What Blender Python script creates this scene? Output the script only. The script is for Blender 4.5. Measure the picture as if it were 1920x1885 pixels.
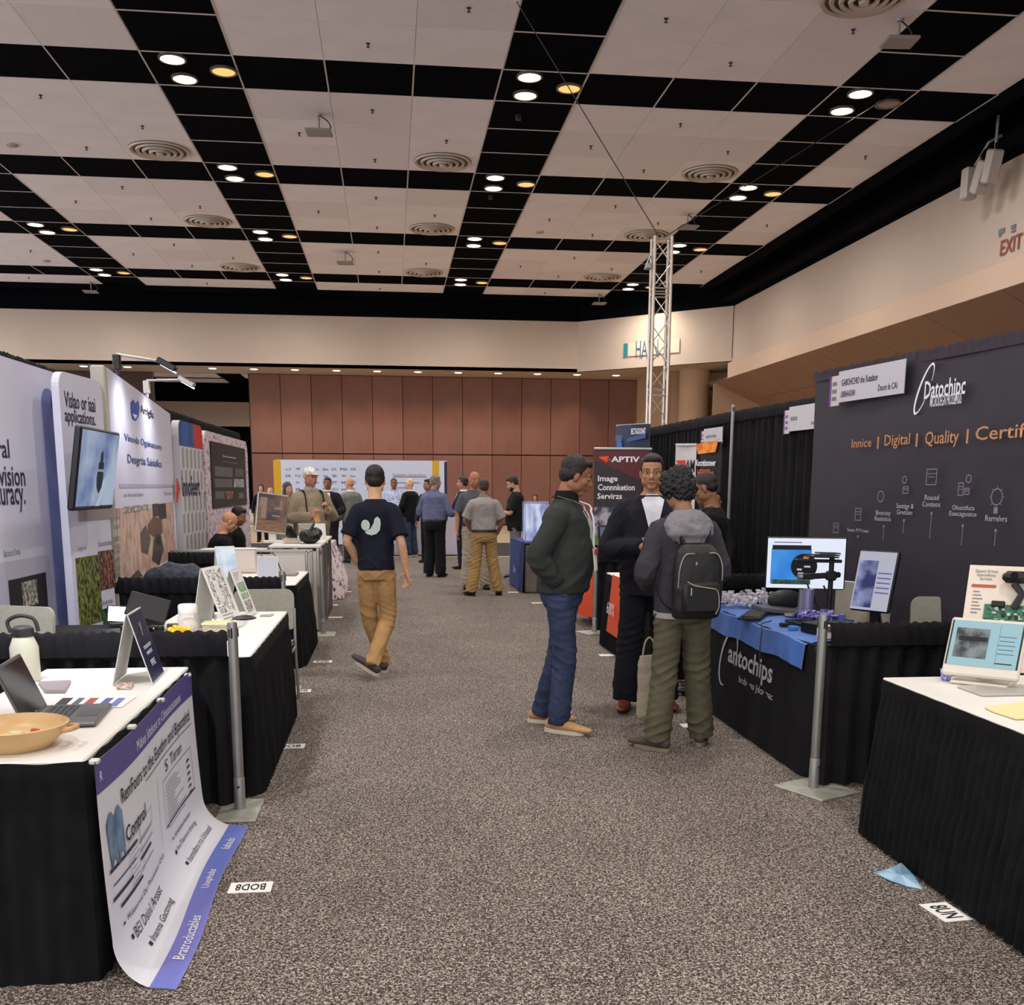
import bpy, math, random
import numpy as np
from mathutils import Vector, Matrix
SC = bpy.context.scene
for _o in list(bpy.data.objects): bpy.data.objects.remove(_o, do_unlink=True)
COL = SC.collection
PI = math.pi
rnd = random.Random(7)

# ---------------------------------------------------------------- camera, world, exposure
F, YAW, PITCH, ROLL, CX, CY, EYE = 1932.5, .11625, -.1803, .0046, 960.0, 1267.0, 1.6
_fw = Vector((math.sin(YAW)*math.cos(PITCH), math.cos(YAW)*math.cos(PITCH), math.sin(PITCH)))
_r0 = Vector((math.cos(YAW), -math.sin(YAW), 0)); _u0 = _r0.cross(_fw)
_R = _r0*math.cos(ROLL)+_u0*math.sin(ROLL); _U = -_r0*math.sin(ROLL)+_u0*math.cos(ROLL)
cam = bpy.data.cameras.new('camera'); camo = bpy.data.objects.new('camera', cam); COL.objects.link(camo)
mw = Matrix.Identity(4)
for i in range(3):
    mw[i][0] = _R[i]; mw[i][1] = _U[i]; mw[i][2] = -_fw[i]
mw[0][3], mw[1][3], mw[2][3] = 0, 0, EYE
camo.matrix_world = mw
cam.sensor_fit = 'HORIZONTAL'; cam.sensor_width = 36.0; cam.lens = F/1920*36
cam.shift_y = (CY-942.5)/1920; cam.clip_end = 200; cam.clip_start = .05
SC.camera = camo
SC.view_settings.view_transform = 'Standard'; SC.view_settings.look = 'None'
SC.view_settings.gamma = 1; SC.view_settings.use_curve_mapping = False
SC.view_settings.exposure = EXPOSURE = 0.0
w = bpy.data.worlds.new('hall_ambient'); SC.world = w; w.use_nodes = True
WORLD = w.node_tree.nodes['Background']; WORLD.inputs[0].default_value = (.97, .95, 1, 1); WORLD.inputs[1].default_value = 2.3
SC.cycles.max_bounces = 6; SC.cycles.diffuse_bounces = 4; SC.cycles.transparent_max_bounces = 12
SC.cycles.sample_clamp_indirect = 6

def ray(x, y):
    return _fw + _R*((x-CX)/F) - _U*((y-CY)/F)
def onz(x, y, z=0.0):
    d = ray(x, y); t = (z-EYE)/d.z; return Vector((d.x*t, d.y*t, z))
def ony(x, y, Y):
    d = ray(x, y); t = Y/d.y; return Vector((d.x*t, Y, EYE+d.z*t))
def onx(x, y, X):
    d = ray(x, y); t = X/d.x; return Vector((X, d.y*t, EYE+d.z*t))

# ---------------------------------------------------------------- materials
def lin(c):
    r = []
    for v in c[:3]:
        v = v/255.0; r.append(v/12.92 if v <= .04045 else ((v+.055)/1.055)**2.4)
    return (r[0], r[1], r[2], 1)
MATS = {}
def M(name, col=(128, 128, 128), rough=.6, metal=0., var=0., vs=4., bump=0., bs=60., spec=.5, stretch=(1, 1, 1), col2=None, ramp=(.4, .6),
      emit=0., alpha=1., trans=0., ior=1.45, coat=0., detail=3., voronoi=False, sheen=0., bdist=.01):
    if name in MATS: return MATS[name]
    m = bpy.data.materials.new(name); m.use_nodes = True; nt = m.node_tree; N = nt.nodes; L = nt.links
    b = N['Principled BSDF']
    b.inputs['Base Color'].default_value = lin(col); b.inputs['Roughness'].default_value = rough
    b.inputs['Metallic'].default_value = metal; b.inputs['IOR'].default_value = ior
    b.inputs['Specular IOR Level'].default_value = spec
    if coat: b.inputs['Coat Weight'].default_value = coat
    if sheen: b.inputs['Sheen Weight'].default_value = sheen; b.inputs['Sheen Roughness'].default_value = .5
    if trans: b.inputs['Transmission Weight'].default_value = trans
    if alpha < 1: b.inputs['Alpha'].default_value = alpha
    if var or col2 or bump:
        tc = N.new('ShaderNodeTexCoord'); mp = N.new('ShaderNodeMapping'); mp.inputs['Scale'].default_value = stretch
        L.new(tc.outputs['Object'], mp.inputs[0])
    csrc = None
    if var or col2:
        if voronoi:
            t = N.new('ShaderNodeTexVoronoi'); t.inputs['Scale'].default_value = vs; fac = t.outputs['Distance']
        else:
            t = N.new('ShaderNodeTexNoise'); t.inputs['Scale'].default_value = vs; t.inputs['Detail'].default_value = detail; fac = t.outputs['Fac']
        L.new(mp.outputs[0], t.inputs['Vector'])
        r = N.new('ShaderNodeValToRGB'); r.color_ramp.elements[0].position = ramp[0]; r.color_ramp.elements[1].position = ramp[1]
        c1 = lin(col)
        c2 = lin(col2) if col2 else tuple(min(1, v*(1+var)) for v in c1[:3])+(1,)
        if not col2: c1 = tuple(v*(1-var) for v in c1[:3])+(1,)
        r.color_ramp.elements[0].color = c1; r.color_ramp.elements[1].color = c2
        L.new(fac, r.inputs[0]); L.new(r.outputs[0], b.inputs['Base Color']); csrc = r.outputs[0]
    if bump:
        t = N.new('ShaderNodeTexNoise'); t.inputs['Scale'].default_value = bs; t.inputs['Detail'].default_value = 2
        bp = N.new('ShaderNodeBump'); bp.inputs['Strength'].default_value = bump; bp.inputs['Distance'].default_value = bdist
        L.new(mp.outputs[0], t.inputs['Vector']); L.new(t.outputs['Fac'], bp.inputs['Height']); L.new(bp.outputs[0], b.inputs['Normal'])
    if emit:
        b.inputs['Emission Strength'].default_value = emit
        if csrc: L.new(csrc, b.inputs['Emission Color'])
        else: b.inputs['Emission Color'].default_value = lin(col)
        b.inputs['Base Color'].default_value = (0, 0, 0, 1)
        if csrc:
            for l in list(b.inputs['Base Color'].links): L.remove(l)
            b.inputs['Base Color'].default_value = (.01, .01, .01, 1)
    MATS[name] = m
    return m

def carpet_material():
    m = bpy.data.materials.new('speckled_carpet'); m.use_nodes = True; N = m.node_tree.nodes; L = m.node_tree.links
    b = N['Principled BSDF']; b.inputs['Roughness'].default_value = .95; b.inputs['Specular IOR Level'].default_value = .15
    tc = N.new('ShaderNodeTexCoord')
    n1 = N.new('ShaderNodeTexNoise'); n1.inputs['Scale'].default_value = 118; n1.inputs['Detail'].default_value = 3; n1.inputs['Distortion'].default_value = 1.2
    L.new(tc.outputs['Object'], n1.inputs['Vector'])
    r1 = N.new('ShaderNodeValToRGB'); e = r1.color_ramp.elements
    e[0].position = .44; e[0].color = lin((58, 50, 46)); e[1].position = .60; e[1].color = lin((196, 184, 174))
    x = e.new(.52); x.color = lin((104, 95, 89))
    L.new(n1.outputs['Fac'], r1.inputs[0])
    n2 = N.new('ShaderNodeTexNoise'); n2.inputs['Scale'].default_value = 1.1; n2.inputs['Detail'].default_value = 4
    L.new(tc.outputs['Object'], n2.inputs['Vector'])
    r2 = N.new('ShaderNodeValToRGB'); r2.color_ramp.elements[0].position = .3; r2.color_ramp.elements[0].color = (.78, .78, .78, 1)
    r2.color_ramp.elements[1].position = .7; r2.color_ramp.elements[1].color = (1, 1, 1, 1)
    L.new(n2.outputs['Fac'], r2.inputs[0])
    # carpet roll seams every 3.66 m across and every 9 m along
    sp = N.new('ShaderNodeSeparateXYZ'); L.new(tc.outputs['Object'], sp.inputs[0])
    mul = N.new('ShaderNodeMix'); mul.data_type = 'RGBA'; mul.blend_type = 'MULTIPLY'; mul.inputs[0].default_value = 1
    L.new(r1.outputs[0], mul.inputs[6]); L.new(r2.outputs[0], mul.inputs[7])
    L.new(mul.outputs[2], b.inputs['Base Color'])
    bp = N.new('ShaderNodeBump'); bp.inputs['Strength'].default_value = .6; bp.inputs['Distance'].default_value = .004
    L.new(n1.outputs['Fac'], bp.inputs['Height']); L.new(bp.outputs[0], b.inputs['Normal'])
    return m

WHITE = M('white_laminate', (226, 222, 216), .55, var=.02, vs=2)
BLACKCLOTH = M('black_cloth', (15, 15, 18), .92, spec=.25, bump=.35, bs=220, var=.25, vs=9, bdist=.002)
RAILCLOTH = M('black_drape_cloth', (20, 19, 22), .9, spec=.3, bump=.3, bs=160, var=.2, vs=6, bdist=.002)
ALU = M('brushed_aluminium', (176, 174, 168), .38, metal=.85, var=.06, vs=40, stretch=(1, 1, .05))
GREYMETAL = M('grey_painted_metal', (150, 149, 146), .45, metal=.5, var=.05, vs=8)
PLATE = M('galvanised_plate', (178, 178, 166), .5, metal=.35, var=.12, vs=9)
CHROME = M('chrome', (210, 210, 212), .15, metal=1)
BLACKP = M('black_plastic', (16, 16, 18), .42, var=.1, vs=12)
DARKG = M('dark_grey_plastic', (48, 48, 50), .45)
PAPER = M('white_paper', (236, 234, 230), .7)
INK = M('black_ink', (20, 20, 26), .7)
NAVYINK = M('navy_ink', (38, 40, 66), .7)
GREYINK = M('grey_ink', (120, 122, 130), .7)
SILVER = M('silver_ink', (186, 186, 192), .6)
ORANGEINK = M('copper_orange_ink', (200, 140, 92), .6)
REDINK = M('red_ink', (204, 52, 40), .6)
BLUEINK = M('blue_ink', (52, 84, 160), .6)
CHAIRGREY = M('grey_green_chair_shell', (148, 145, 130), .6, var=.04, vs=30, bump=.15, bs=300)
CLEAR = M('clear_acrylic', (235, 240, 245), .05, alpha=.25, spec=.6)
TBAR = M('ceiling_tee_bar', (205, 198, 192), .6)

# ---------------------------------------------------------------- mesh helpers
class MB:
    def __init__(s): s.v = []; s.f = []
    def add(s, vs, fs):
        o = len(s.v); s.v += [tuple(p) for p in vs]; s.f += [tuple(i+o for i in f) for f in fs]; return s
    def box(s, c, d, rot=None, bev=0.):
        hx, hy, hz = d[0]/2, d[1]/2, d[2]/2
        if bev <= 0:
            vs = [(sx*hx, sy*hy, sz*hz) for sx in (-1, 1) for sy in (-1, 1) for sz in (-1, 1)]
            fs = [(0, 1, 3, 2), (4, 6, 7, 5), (0, 4, 5, 1), (2, 3, 7, 6), (0, 2, 6, 4), (1, 5, 7, 3)]
        else:
            bev = min(bev, hx*.95, hy*.95, hz*.95); vs = []; ix = {}
            for sx in (-1, 1):
                for sy in (-1, 1):
                    for sz in (-1, 1):
                        for a in range(3):
                            p = [sx*(hx-bev), sy*(hy-bev), sz*(hz-bev)]; p[a] = (sx*hx, sy*hy, sz*hz)[a]
                            ix[(sx, sy, sz, a)] = len(vs); vs.append(tuple(p))
            fs = []
            for a in range(3):
                b_, c_ = (a+1) % 3, (a+2) % 3
                for sg in (-1, 1):
                    q = []
                    for (u, v) in ((-1, -1), (1, -1), (1, 1), (-1, 1)):
                        k = [0, 0, 0]; k[a] = sg; k[b_] = u; k[c_] = v; q.append(ix[(k[0], k[1], k[2], a)])
                    fs.append(tuple(q if sg > 0 else q[::-1]))
                for u in (-1, 1):
                    for v in (-1, 1):
                        k1 = [0, 0, 0]; k1[a] = -1; k1[b_] = u; k1[c_] = v
                        k2 = list(k1); k2[a] = 1
                        q = [ix[(*k1, b_)], ix[(*k2, b_)], ix[(*k2, c_)], ix[(*k1, c_)]]
                        fs.append(tuple(q[::-1] if u*v > 0 else q))
            for sx in (-1, 1):
                for sy in (-1, 1):
                    for sz in (-1, 1):
                        q = [ix[(sx, sy, sz, a)] for a in range(3)]
                        fs.append(tuple(q if sx*sy*sz > 0 else q[::-1]))
        if rot is not None: vs = [rot @ Vector(p) for p in vs]
        return s.add([(p[0]+c[0], p[1]+c[1], p[2]+c[2]) for p in vs], fs)
    def grid(s, P, nu, nv, closeu=False):
        vs = [P(i, j) for j in range(nv) for i in range(nu)]
        fs = []
        for j in range(nv-1):
            for i in range(nu if closeu else nu-1):
                i2 = (i+1) % nu; fs.append((j*nu+i, j*nu+i2, (j+1)*nu+i2, (j+1)*nu+i))
        return s.add(vs, fs)
    def rings(s, R, cap=True):
        n = len(R[0]); vs = [p for r in R for p in r]; fs = []
        for j in range(len(R)-1):
            for i in range(n):
                i2 = (i+1) % n; fs.append((j*n+i, j*n+i2, (j+1)*n+i2, (j+1)*n+i))
        if cap:
            fs.append(tuple(range(n))[::-1]); fs.append(tuple((len(R)-1)*n+i for i in range(n)))
        return s.add(vs, fs)
    def lathe(s, prof, n=24, c=(0, 0, 0), cap=True, axis='z'):
        R = []
        for r, z in prof:
            ring = []
            for i in range(n):
                a = 2*PI*i/n; p = (r*math.cos(a), r*math.sin(a), z)
                if axis == 'y': p = (p[0], z, p[1])
                if axis == 'x': p = (z, p[0], p[1])
                ring.append((p[0]+c[0], p[1]+c[1], p[2]+c[2]))
            R.append(ring)
        return s.rings(R, cap)
    def tube(s, pts, rad, n=10, smooth=0, up=(0, 0, 1), cap=True, rnd_cap=False):
        pts = [Vector(p) for p in pts]
        rad = [(r, r) if not isinstance(r, (tuple, list)) else tuple(r) for r in (rad if isinstance(rad, (list, tuple)) else [rad]*len(pts))]
        if smooth and len(pts) > 2:
            q = []; qr = []
            for i in range(len(pts)-1):
                p0 = pts[max(i-1, 0)]; p1 = pts[i]; p2 = pts[i+1]; p3 = pts[min(i+2, len(pts)-1)]
                for k in range(smooth):
                    t = k/smooth
                    q.append(.5*((2*p1)+(p2-p0)*t+(2*p0-5*p1+4*p2-p3)*t*t+(3*p1-p0-3*p2+p3)*t**3))
                    qr.append(tuple(rad[i][a]*(1-t)+rad[i+1][a]*t for a in (0, 1)))
            q.append(pts[-1]); qr.append(rad[-1]); pts, rad = q, qr
        if rnd_cap:
            d0 = (pts[0]-pts[1]).normalized(); d1 = (pts[-1]-pts[-2]).normalized()
            a = [(pts[0]+d0*rad[0][0]*k, (rad[0][0]*r, rad[0][1]*r)) for k, r in ((.92, .38), (.6, .8))]
            z = [(pts[-1]+d1*rad[-1][0]*k, (rad[-1][0]*r, rad[-1][1]*r)) for k, r in ((.6, .8), (.92, .38))]
            pts = [p for p, _ in a]+pts+[p for p, _ in z]; rad = [r for _, r in a]+rad+[r for _, r in z]
        R = []; up = Vector(up); px_ = None
        for i, p in enumerate(pts):
            t = (pts[min(i+1, len(pts)-1)]-pts[max(i-1, 0)]).normalized()
            if px_ is None:
                x = up.cross(t)
                if x.length < 1e-3: x = Vector((1, 0, 0)).cross(t)
                if x.length < 1e-3: x = Vector((0, 1, 0)).cross(t)
            else:
                x = px_-t*px_.dot(t)
            x.normalize(); px_ = x; y = t.cross(x)
            R.append([p+x*(rad[i][0]*math.cos(2*PI*k/n))+y*(rad[i][1]*math.sin(2*PI*k/n)) for k in range(n)])
        return s.rings(R, cap)
    def ell(s, c, r, nu=16, nv=10, rot=None):
        R = []
        for j in range(1, nv):
            a = PI*j/nv; ring = []
            for i in range(nu):
                b = 2*PI*i/nu; p = Vector((r[0]*math.sin(a)*math.cos(b), r[1]*math.sin(a)*math.sin(b), -r[2]*math.cos(a)))
                if rot is not None: p = rot @ p
                ring.append((p[0]+c[0], p[1]+c[1], p[2]+c[2]))
            R.append(ring)
        return s.rings(R, True)
    def prism(s, poly, a0, a1, axis='y'):
        n = len(poly)
        def mk(p, a): return {'y': (p[0], a, p[1]), 'z': (p[0], p[1], a), 'x': (a, p[0], p[1])}[axis]
        vs = [mk(p, a0) for p in poly]+[mk(p, a1) for p in poly]
        fs = [tuple(range(n)), tuple(range(2*n-1, n-1, -1))]+[(i, n+i, n+(i+1) % n, (i+1) % n) for i in range(n)]
        return s.add(vs, fs)
    def build(s, name, mat, parent=None, smooth=False, fix=True, **kw):
        me = bpy.data.meshes.new(name); me.from_pydata(s.v, [], s.f); me.update()
        if fix:
            import bmesh
            bm = bmesh.new(); bm.from_mesh(me); bmesh.ops.recalc_face_normals(bm, faces=bm.faces); bm.to_mesh(me); bm.free()
        if mat is not None: me.materials.append(mat)
        if smooth:
            me.polygons.foreach_set('use_smooth', [True]*len(me.polygons))
            try: me.set_sharp_from_angle(angle=math.radians(40))
            except Exception: pass
        o = bpy.data.objects.new(name, me); COL.objects.link(o)
        if parent is not None: o.parent = parent
        for k, v_ in kw.items(): o[k] = v_
        return o

def thing(name, label, cat, loc=(0, 0, 0), rz=0., group=None, kind=None):
    o = bpy.data.objects.new(name, None); COL.objects.link(o); o.location = loc; o.rotation_euler = (0, 0, rz)
    o.empty_display_size = .1
    o['label'] = label; o['category'] = cat
    if group: o['group'] = group
    if kind: o['kind'] = kind
    return o
def tag(o, label, cat, group=None, kind=None):
    o['label'] = label; o['category'] = cat
    if group: o['group'] = group
    if kind: o['kind'] = kind
    return o
def struct(o, label, cat='room'):
    o['kind'] = 'structure'; o['label'] = label; o['category'] = cat; return o
def inst(src, name, parent, loc=(0, 0, 0), rz=0.):
    o = bpy.data.objects.new(name, src.data); COL.objects.link(o); o.parent = parent; o.location = loc; o.rotation_euler = (0, 0, rz); return o
def copy_tree(o, parent=None):
    c = o.copy(); COL.objects.link(c); c.parent = parent
    for ch in list(o.children): copy_tree(ch, c)
    return c

TEXTS = []
def text(s, u, v, wd, ht, mat, parent, y=-.003, name='lettering', bold=0., M3=None, mirror=False):
    """lettering standing in the parent's local x-z plane, centred on (u, v), fitted to wd x ht"""
    cu = bpy.data.curves.new(name, 'FONT'); cu.body = s; cu.align_x = 'CENTER'; cu.align_y = 'CENTER'; cu.resolution_u = 2
    cu.offset = bold; cu.space_line = .9
    cu.materials.append(mat)
    o = bpy.data.objects.new(name, cu); COL.objects.link(o); o.parent = parent
    TEXTS.append((o, u, v, wd, ht, y, M3, mat)); return o
def finish_texts():
    bpy.context.view_layer.update(); dg = bpy.context.evaluated_depsgraph_get()
    for o, u, v, wd, ht, y, M3, mat in TEXTS:
        me = bpy.data.meshes.new_from_object(o.evaluated_get(dg)); n = len(me.vertices)
        if n == 0: continue
        a = np.empty(n*3, np.float32); me.vertices.foreach_get('co', a); a = a.reshape(-1, 3)
        lo, hi = a.min(0), a.max(0); c = (lo+hi)/2; d = np.maximum(hi-lo, 1e-6)
        q = np.zeros_like(a); q[:, 0] = (a[:, 0]-c[0])/d[0]*wd+u; q[:, 1] = y; q[:, 2] = (a[:, 1]-c[1])/d[1]*ht+v
        if M3 is not None:
            q = np.array([tuple(M3(float(p[0]), float(p[2]))) for p in q], np.float32)
        me.vertices.foreach_set('co', q.ravel()); me.update()
        nm, pa, lab = o.name, o.parent, dict(o.items())
        new = bpy.data.objects.new('tmp_text', me); COL.objects.link(new); new.parent = pa
        if not me.materials: me.materials.append(mat)
        for k, v_ in lab.items(): new[k] = v_
        bpy.data.objects.remove(o, do_unlink=True); new.name = nm
    TEXTS.clear()

VOX = []; FOLD = {}
def voxel(mb, name, mat, parent, size, smooth=4, wr=0., wsize=.12, fold=None, **kw):
    o = mb.build(name, mat, parent, fix=False, **kw)
    FOLD[o.name] = fold
    o.data.polygons.foreach_set('use_smooth', [True]*len(o.data.polygons))
    m = o.modifiers.new('r', 'REMESH'); m.mode = 'VOXEL'; m.voxel_size = size; m.use_smooth_shade = True
    if smooth:
        m = o.modifiers.new('s', 'SMOOTH'); m.factor = .5; m.iterations = smooth
    if wr:
        key = 'folds%d' % int(wsize*1000)
        tx = bpy.data.textures.get(key) or bpy.data.textures.new(key, 'CLOUDS')
        tx.noise_scale = wsize; tx.noise_depth = 2
        m = o.modifiers.new('d', 'DISPLACE'); m.texture = tx; m.strength = wr; m.mid_level = .5; m.texture_coords = 'LOCAL'
    VOX.append(o); return o
def fold_cloth(me, kind, amp):
    n = len(me.vertices); p = np.empty(n*3, np.float32); me.vertices.foreach_get('co', p); p = p.reshape(-1, 3)
    nr = np.empty(n*3, np.float32); me.vertex_normals.foreach_get('vector', nr); nr = nr.reshape(-1, 3)
    rs = np.random.RandomState(n % 9973); x, y, z = p.T; a = rs.uniform(0, 6.28, 12)
    wp = .9*np.sin(9*x+7*z+a[0])+.7*np.sin(13*y-8*z+a[1])+.5*np.sin(17*z+11*x+a[2])
    mk = np.clip(.5+.8*np.sin(11*x+5*z+a[3])*np.sin(9*y-7*z+a[4]), 0, 1); mk2 = 1-mk
    rg = lambda t: (1-np.abs(np.sin(t)))**1.6
    if kind == 'legs':
        sg = np.sign(x+.001); f1 = rg(PI*(z*1.0+.35*x*sg+.25*y)/.055+wp); f2 = rg(PI*(z*.8-.6*x*sg-.3*y)/.075+wp*1.3+2)
        em = .25+.9*np.exp(-((z-.50)/.10)**2)+.9*np.exp(-((z-.14)/.08)**2)+.8*np.exp(-((z-.84)/.07)**2)
        d = (f1*mk+f2*mk2)*em
    else:
        f1 = rg(PI*(z*.7+.7*x)/.085+wp); f2 = rg(PI*(z*.7-.7*x+.3*y)/.095+wp*1.2+1); f3 = rg(PI*(x*.9+y*.6)/.08+wp*.8)
        em = .22+.8*np.exp(-((z-.98)/.09)**2)+.7*np.exp(-((z-1.14)/.07)**2)*np.clip((np.abs(x)-.16)/.05, 0, 1)+.35*np.exp(-((z-1.33)/.06)**2)
        d = (f1*mk+f2*mk2*.8+f3*.25)*em
    d = (d-d.mean())*amp; p += nr*d[:, None]; me.vertices.foreach_set('co', p.ravel()); me.update()
def finish_voxels():
    bpy.context.view_layer.update(); dg = bpy.context.evaluated_depsgraph_get()
    out = [(o, bpy.data.meshes.new_from_object(o.evaluated_get(dg))) for o in VOX]
    for o, me in out:
        if FOLD.get(o.name): fold_cloth(me, *FOLD[o.name])
        o.modifiers.clear(); me.polygons.foreach_set('use_smooth', [True]*len(me.polygons)); o.data = me
    VOX.clear()

class Board:
    """flat thing standing in its local x-z plane; front faces local -y; maps photo pixels on its plane to local (u, v)"""
    def __init__(s, name, label, cat, p0, p1, group=None, tilt=0.):
        p0 = Vector(p0); p1 = Vector(p1); d = p1-p0; s.w = math.hypot(d.x, d.y); rz = math.atan2(d.y, d.x)
        s.o = thing(name, label, cat, p0, rz, group); s.p0 = p0
        s.ex = Vector((math.cos(rz), math.sin(rz), 0)); s.tilt = tilt
        n = Vector((math.sin(rz), -math.cos(rz), 0))
        s.ez = (Vector((0, 0, 1))*math.cos(tilt)-n*math.sin(tilt)); s.n = n*math.cos(tilt)+Vector((0, 0, 1))*math.sin(tilt)
        s.o.rotation_euler = (-tilt, 0, rz)
    def uv(s, x, y):
        d = ray(x, y); o = Vector((0, 0, EYE)); t = (s.p0-o).dot(s.n)/d.dot(s.n); q = o+d*t-s.p0
        return q.dot(s.ex), q.dot(s.ez)
    def rect(s, u0, v0, u1, v1, mat, name='print', y=-.002, th=.001, parent=None):
        mb = MB(); mb.box(((u0+u1)/2, y-th/2, (v0+v1)/2), (abs(u1-u0), th, abs(v1-v0))); return mb.build(name, mat, parent or s.o, fix=False)
    def rp(s, x0, y0, x1, y1, mat, **k):
        a = s.uv(x0, y0); b = s.uv(x1, y1); return s.rect(min(a[0], b[0]), min(a[1], b[1]), max(a[0], b[0]), max(a[1], b[1]), mat, **k)
    def polyp(s, pts, mat, name='print', y=-.002, th=.001):
        mb = MB(); mb.prism([s.uv(*p) for p in pts], y-th, y); return mb.build(name, mat, s.o)
    def poly(s, pts, mat, name='print', y=-.002, th=.001):
        mb = MB(); mb.prism(pts, y-th, y); return mb.build(name, mat, s.o)
    def tp(s, st, x0, y0, x1, y1, mat, y=-.004, bold=0., name='lettering'):
        """text between the two photo points given as left-middle (x0,y0) and right-middle (x1,y1) with th as height in metres"""
        a = s.uv(x0, y0); b = s.uv(x1, y1)
        return text(st, (a[0]+b[0])/2, (a[1]+b[1])/2, abs(b[0]-a[0]), abs(b[1]-a[1]), mat, s.o, y, name, bold)
# ================================================================ SETTING
ZC = 8.745
TX0, TXP, TW = -10.146, 6.096, 1.519
TY0, TYP, TD = 13.308, 6.036, 1.473
GX = [TX0-TXP*3+TXP*k/4 for k in range(0, 40)]
def build_setting():
    fl = MB(); fl.box((0, 28, -.05), (46, 102, .1))
    o = fl.build('floor', carpet_material(), fix=False); struct(o, 'grey speckled hall carpet of the aisle and booths', 'floor')
    bf = MB(); bf.box((8.6, 34.3, .004), (30, 20.4, .008))
    o = bf.build('floor', M('beige_hall_floor', (170, 150, 124), .55, var=.06, vs=1.5)); struct(o, 'plain beige floor beyond the end of the carpet', 'floor')
    # ---- ceiling
    root = thing('ceiling', 'checkered ceiling of pale and black square tiles', 'ceiling', kind='structure')
    bk = MB(); bk.box((-3.5, 20, ZC+.035), (29.3, 70, .05)); bk.build('ceiling_grid', TBAR, root, fix=False)
    wt = [M('pale_ceiling_tile', (240, 233, 236), .8, var=.02, vs=1.2, spec=.1), M('perforated_ceiling_tile', (233, 225, 228), .85, var=.05, vs=55, spec=.1)]
    bt = M('black_ceiling_tile', (7, 7, 13), .9, var=.15, vs=.8, spec=.03)
    xs = []  # (x0, x1, isband)
    for c in range(-2, 4):
        b0 = TX0+TXP*c; xs.append((b0, b0+TW, True)); bay = (TXP-TW)/3
        for k in range(3):
            x0 = b0+TW+bay*k
            if x0 < 11.0: xs.append((x0, x0+bay, False))
    ys = []
    for r in range(0, 5):
        b0 = TY0+TYP*r; bay = (TYP-TD)/3
        for k in range(3): ys.append((b0-bay*(3-k), b0-bay*(2-k), False))
        ys.append((b0, b0+TD, True))
    ys.append((TY0+TYP*4+TD, 40.5, False))
    protos = {}; n = 0; extra = {0: MB(), 1: MB()}
    for (y0, y1, by) in ys:
        for (x0, x1, bx) in xs:
            dark = bx or by
            if x0 > 9.6 and y0 > 38: continue
            g = .018 if dark else .004
            a, b, c_, d = x0+g, x1-g, y0+g, y1-g
            if (bx and not by): a, b = x0+.03, x1-.03
            kind = 'black' if dark else 'white'
            vi = 0 if dark else (1 if rnd.random() < .33 else 0)
            key = (kind, vi, round(b-a, 3), round(d-c_, 3))
            # visible from the photo camera ?
            cx_, cy_ = (a+b)/2, (c_+d)/2; v = Vector((cx_, cy_, ZC-EYE)); dep = v.dot(_fw)
            px, py = CX+F*v.dot(_R)/dep, CY-F*v.dot(_U)/dep
            vis = -150 < px < 2070 and -160 < py
            if not vis or n >= 300:
                extra[0 if dark else 1].box((cx_, cy_, ZC), (b-a, d-c_, .02)); continue
            if key not in protos:
                mb = MB(); mb.box((0, 0, 0), (b-a, d-c_, .02))
                o = mb.build('ceiling_tile', bt if dark else wt[vi], root, fix=False); protos[key] = o
                o.location = (cx_, cy_, ZC)
            else: inst(protos[key], 'ceiling_tile', root, (cx_, cy_, ZC))
            n += 1
    for k, mt in ((0, bt), (1, wt[0])):
        if extra[k].v: extra[k].build('ceiling_tile', mt, root, fix=False, kind='stuff')
    tb = MB()
    for (x0, x1, bx) in xs:
        if bx:
            for xx in (x0, x1): tb.box((xx, 20, ZC-.012), (.028, 41, .008))
            for (y0, y1, by) in ys: tb.box(((x0+x1)/2, y1, ZC-.0135), (x1-x0-.03, .034, .008))
    for (y0, y1, by) in ys:
        if by:
            for (x0, x1, bx) in xs:
                if not bx: tb.box((x1, (y0+y1)/2, ZC-.0128), (.026, y1-y0, .008))
    tb.build('tee_bars', TBAR, root, fix=False, kind='stuff')
    near = MB(); near.box((-3.5, -.2, ZC), (29.3, 17.5, .02)); near.build('ceiling_field', wt[0], root, fix=False)
    # ---- black cove around the ceiling
    cove = MB(); BK = M('black_cove_paint', (8, 8, 13), .9, spec=.05)
    cove.box((-3.4, 41.0, ZC+.02), (30, 1.05, .05)); cove.box((11.72, 15, ZC+.02), (1.15, 60, .05))
    cove.box((-5.2, 41.5, 8.45), (26, .2, .96))
    cove.box((12.35, 10, 8.4), (.25, 55, 1.0)); cove.box((11.3, 15, ZC-.1), (.12, 46, .22)); cove.box((11.95, 12, 8.15), (.45, 51, .1))
    d = Vector((12.2-7.4, 37.1-41.45, 0)); L_ = d.length; a = math.atan2(d.y, d.x)
    cove.box((9.85, 39.35, 8.45), (L_+.3, .25, .96), Matrix.Rotation(a, 3, 'Z'))
    cove.box((-3.4, 40.46, ZC-.08), (30, .1, .2))
    struct(cove.build('trim_1', BK), 'black recessed cove band around the ceiling', 'cove')
    # ---- bulkhead, soffit and walls
    CREAM = M('cream_wall_paint', (198, 180, 164), .7, var=.02, vs=.6)
    TAN = M('tan_wall_paint', (186, 152, 122), .75, var=.03, vs=.5)
    blk = MB(); blk.box((-5.2, 41.5, 7.03), (25.3, .2, 1.88))
    struct(blk.build('wall_bulkhead_back', CREAM), 'cream bulkhead above the brown panelled wall', 'bulkhead')
    ch = MB(); ch.box((9.82, 39.3, 7.03), (L_, .2, 1.88), Matrix.Rotation(a, 3, 'Z'))
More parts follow.
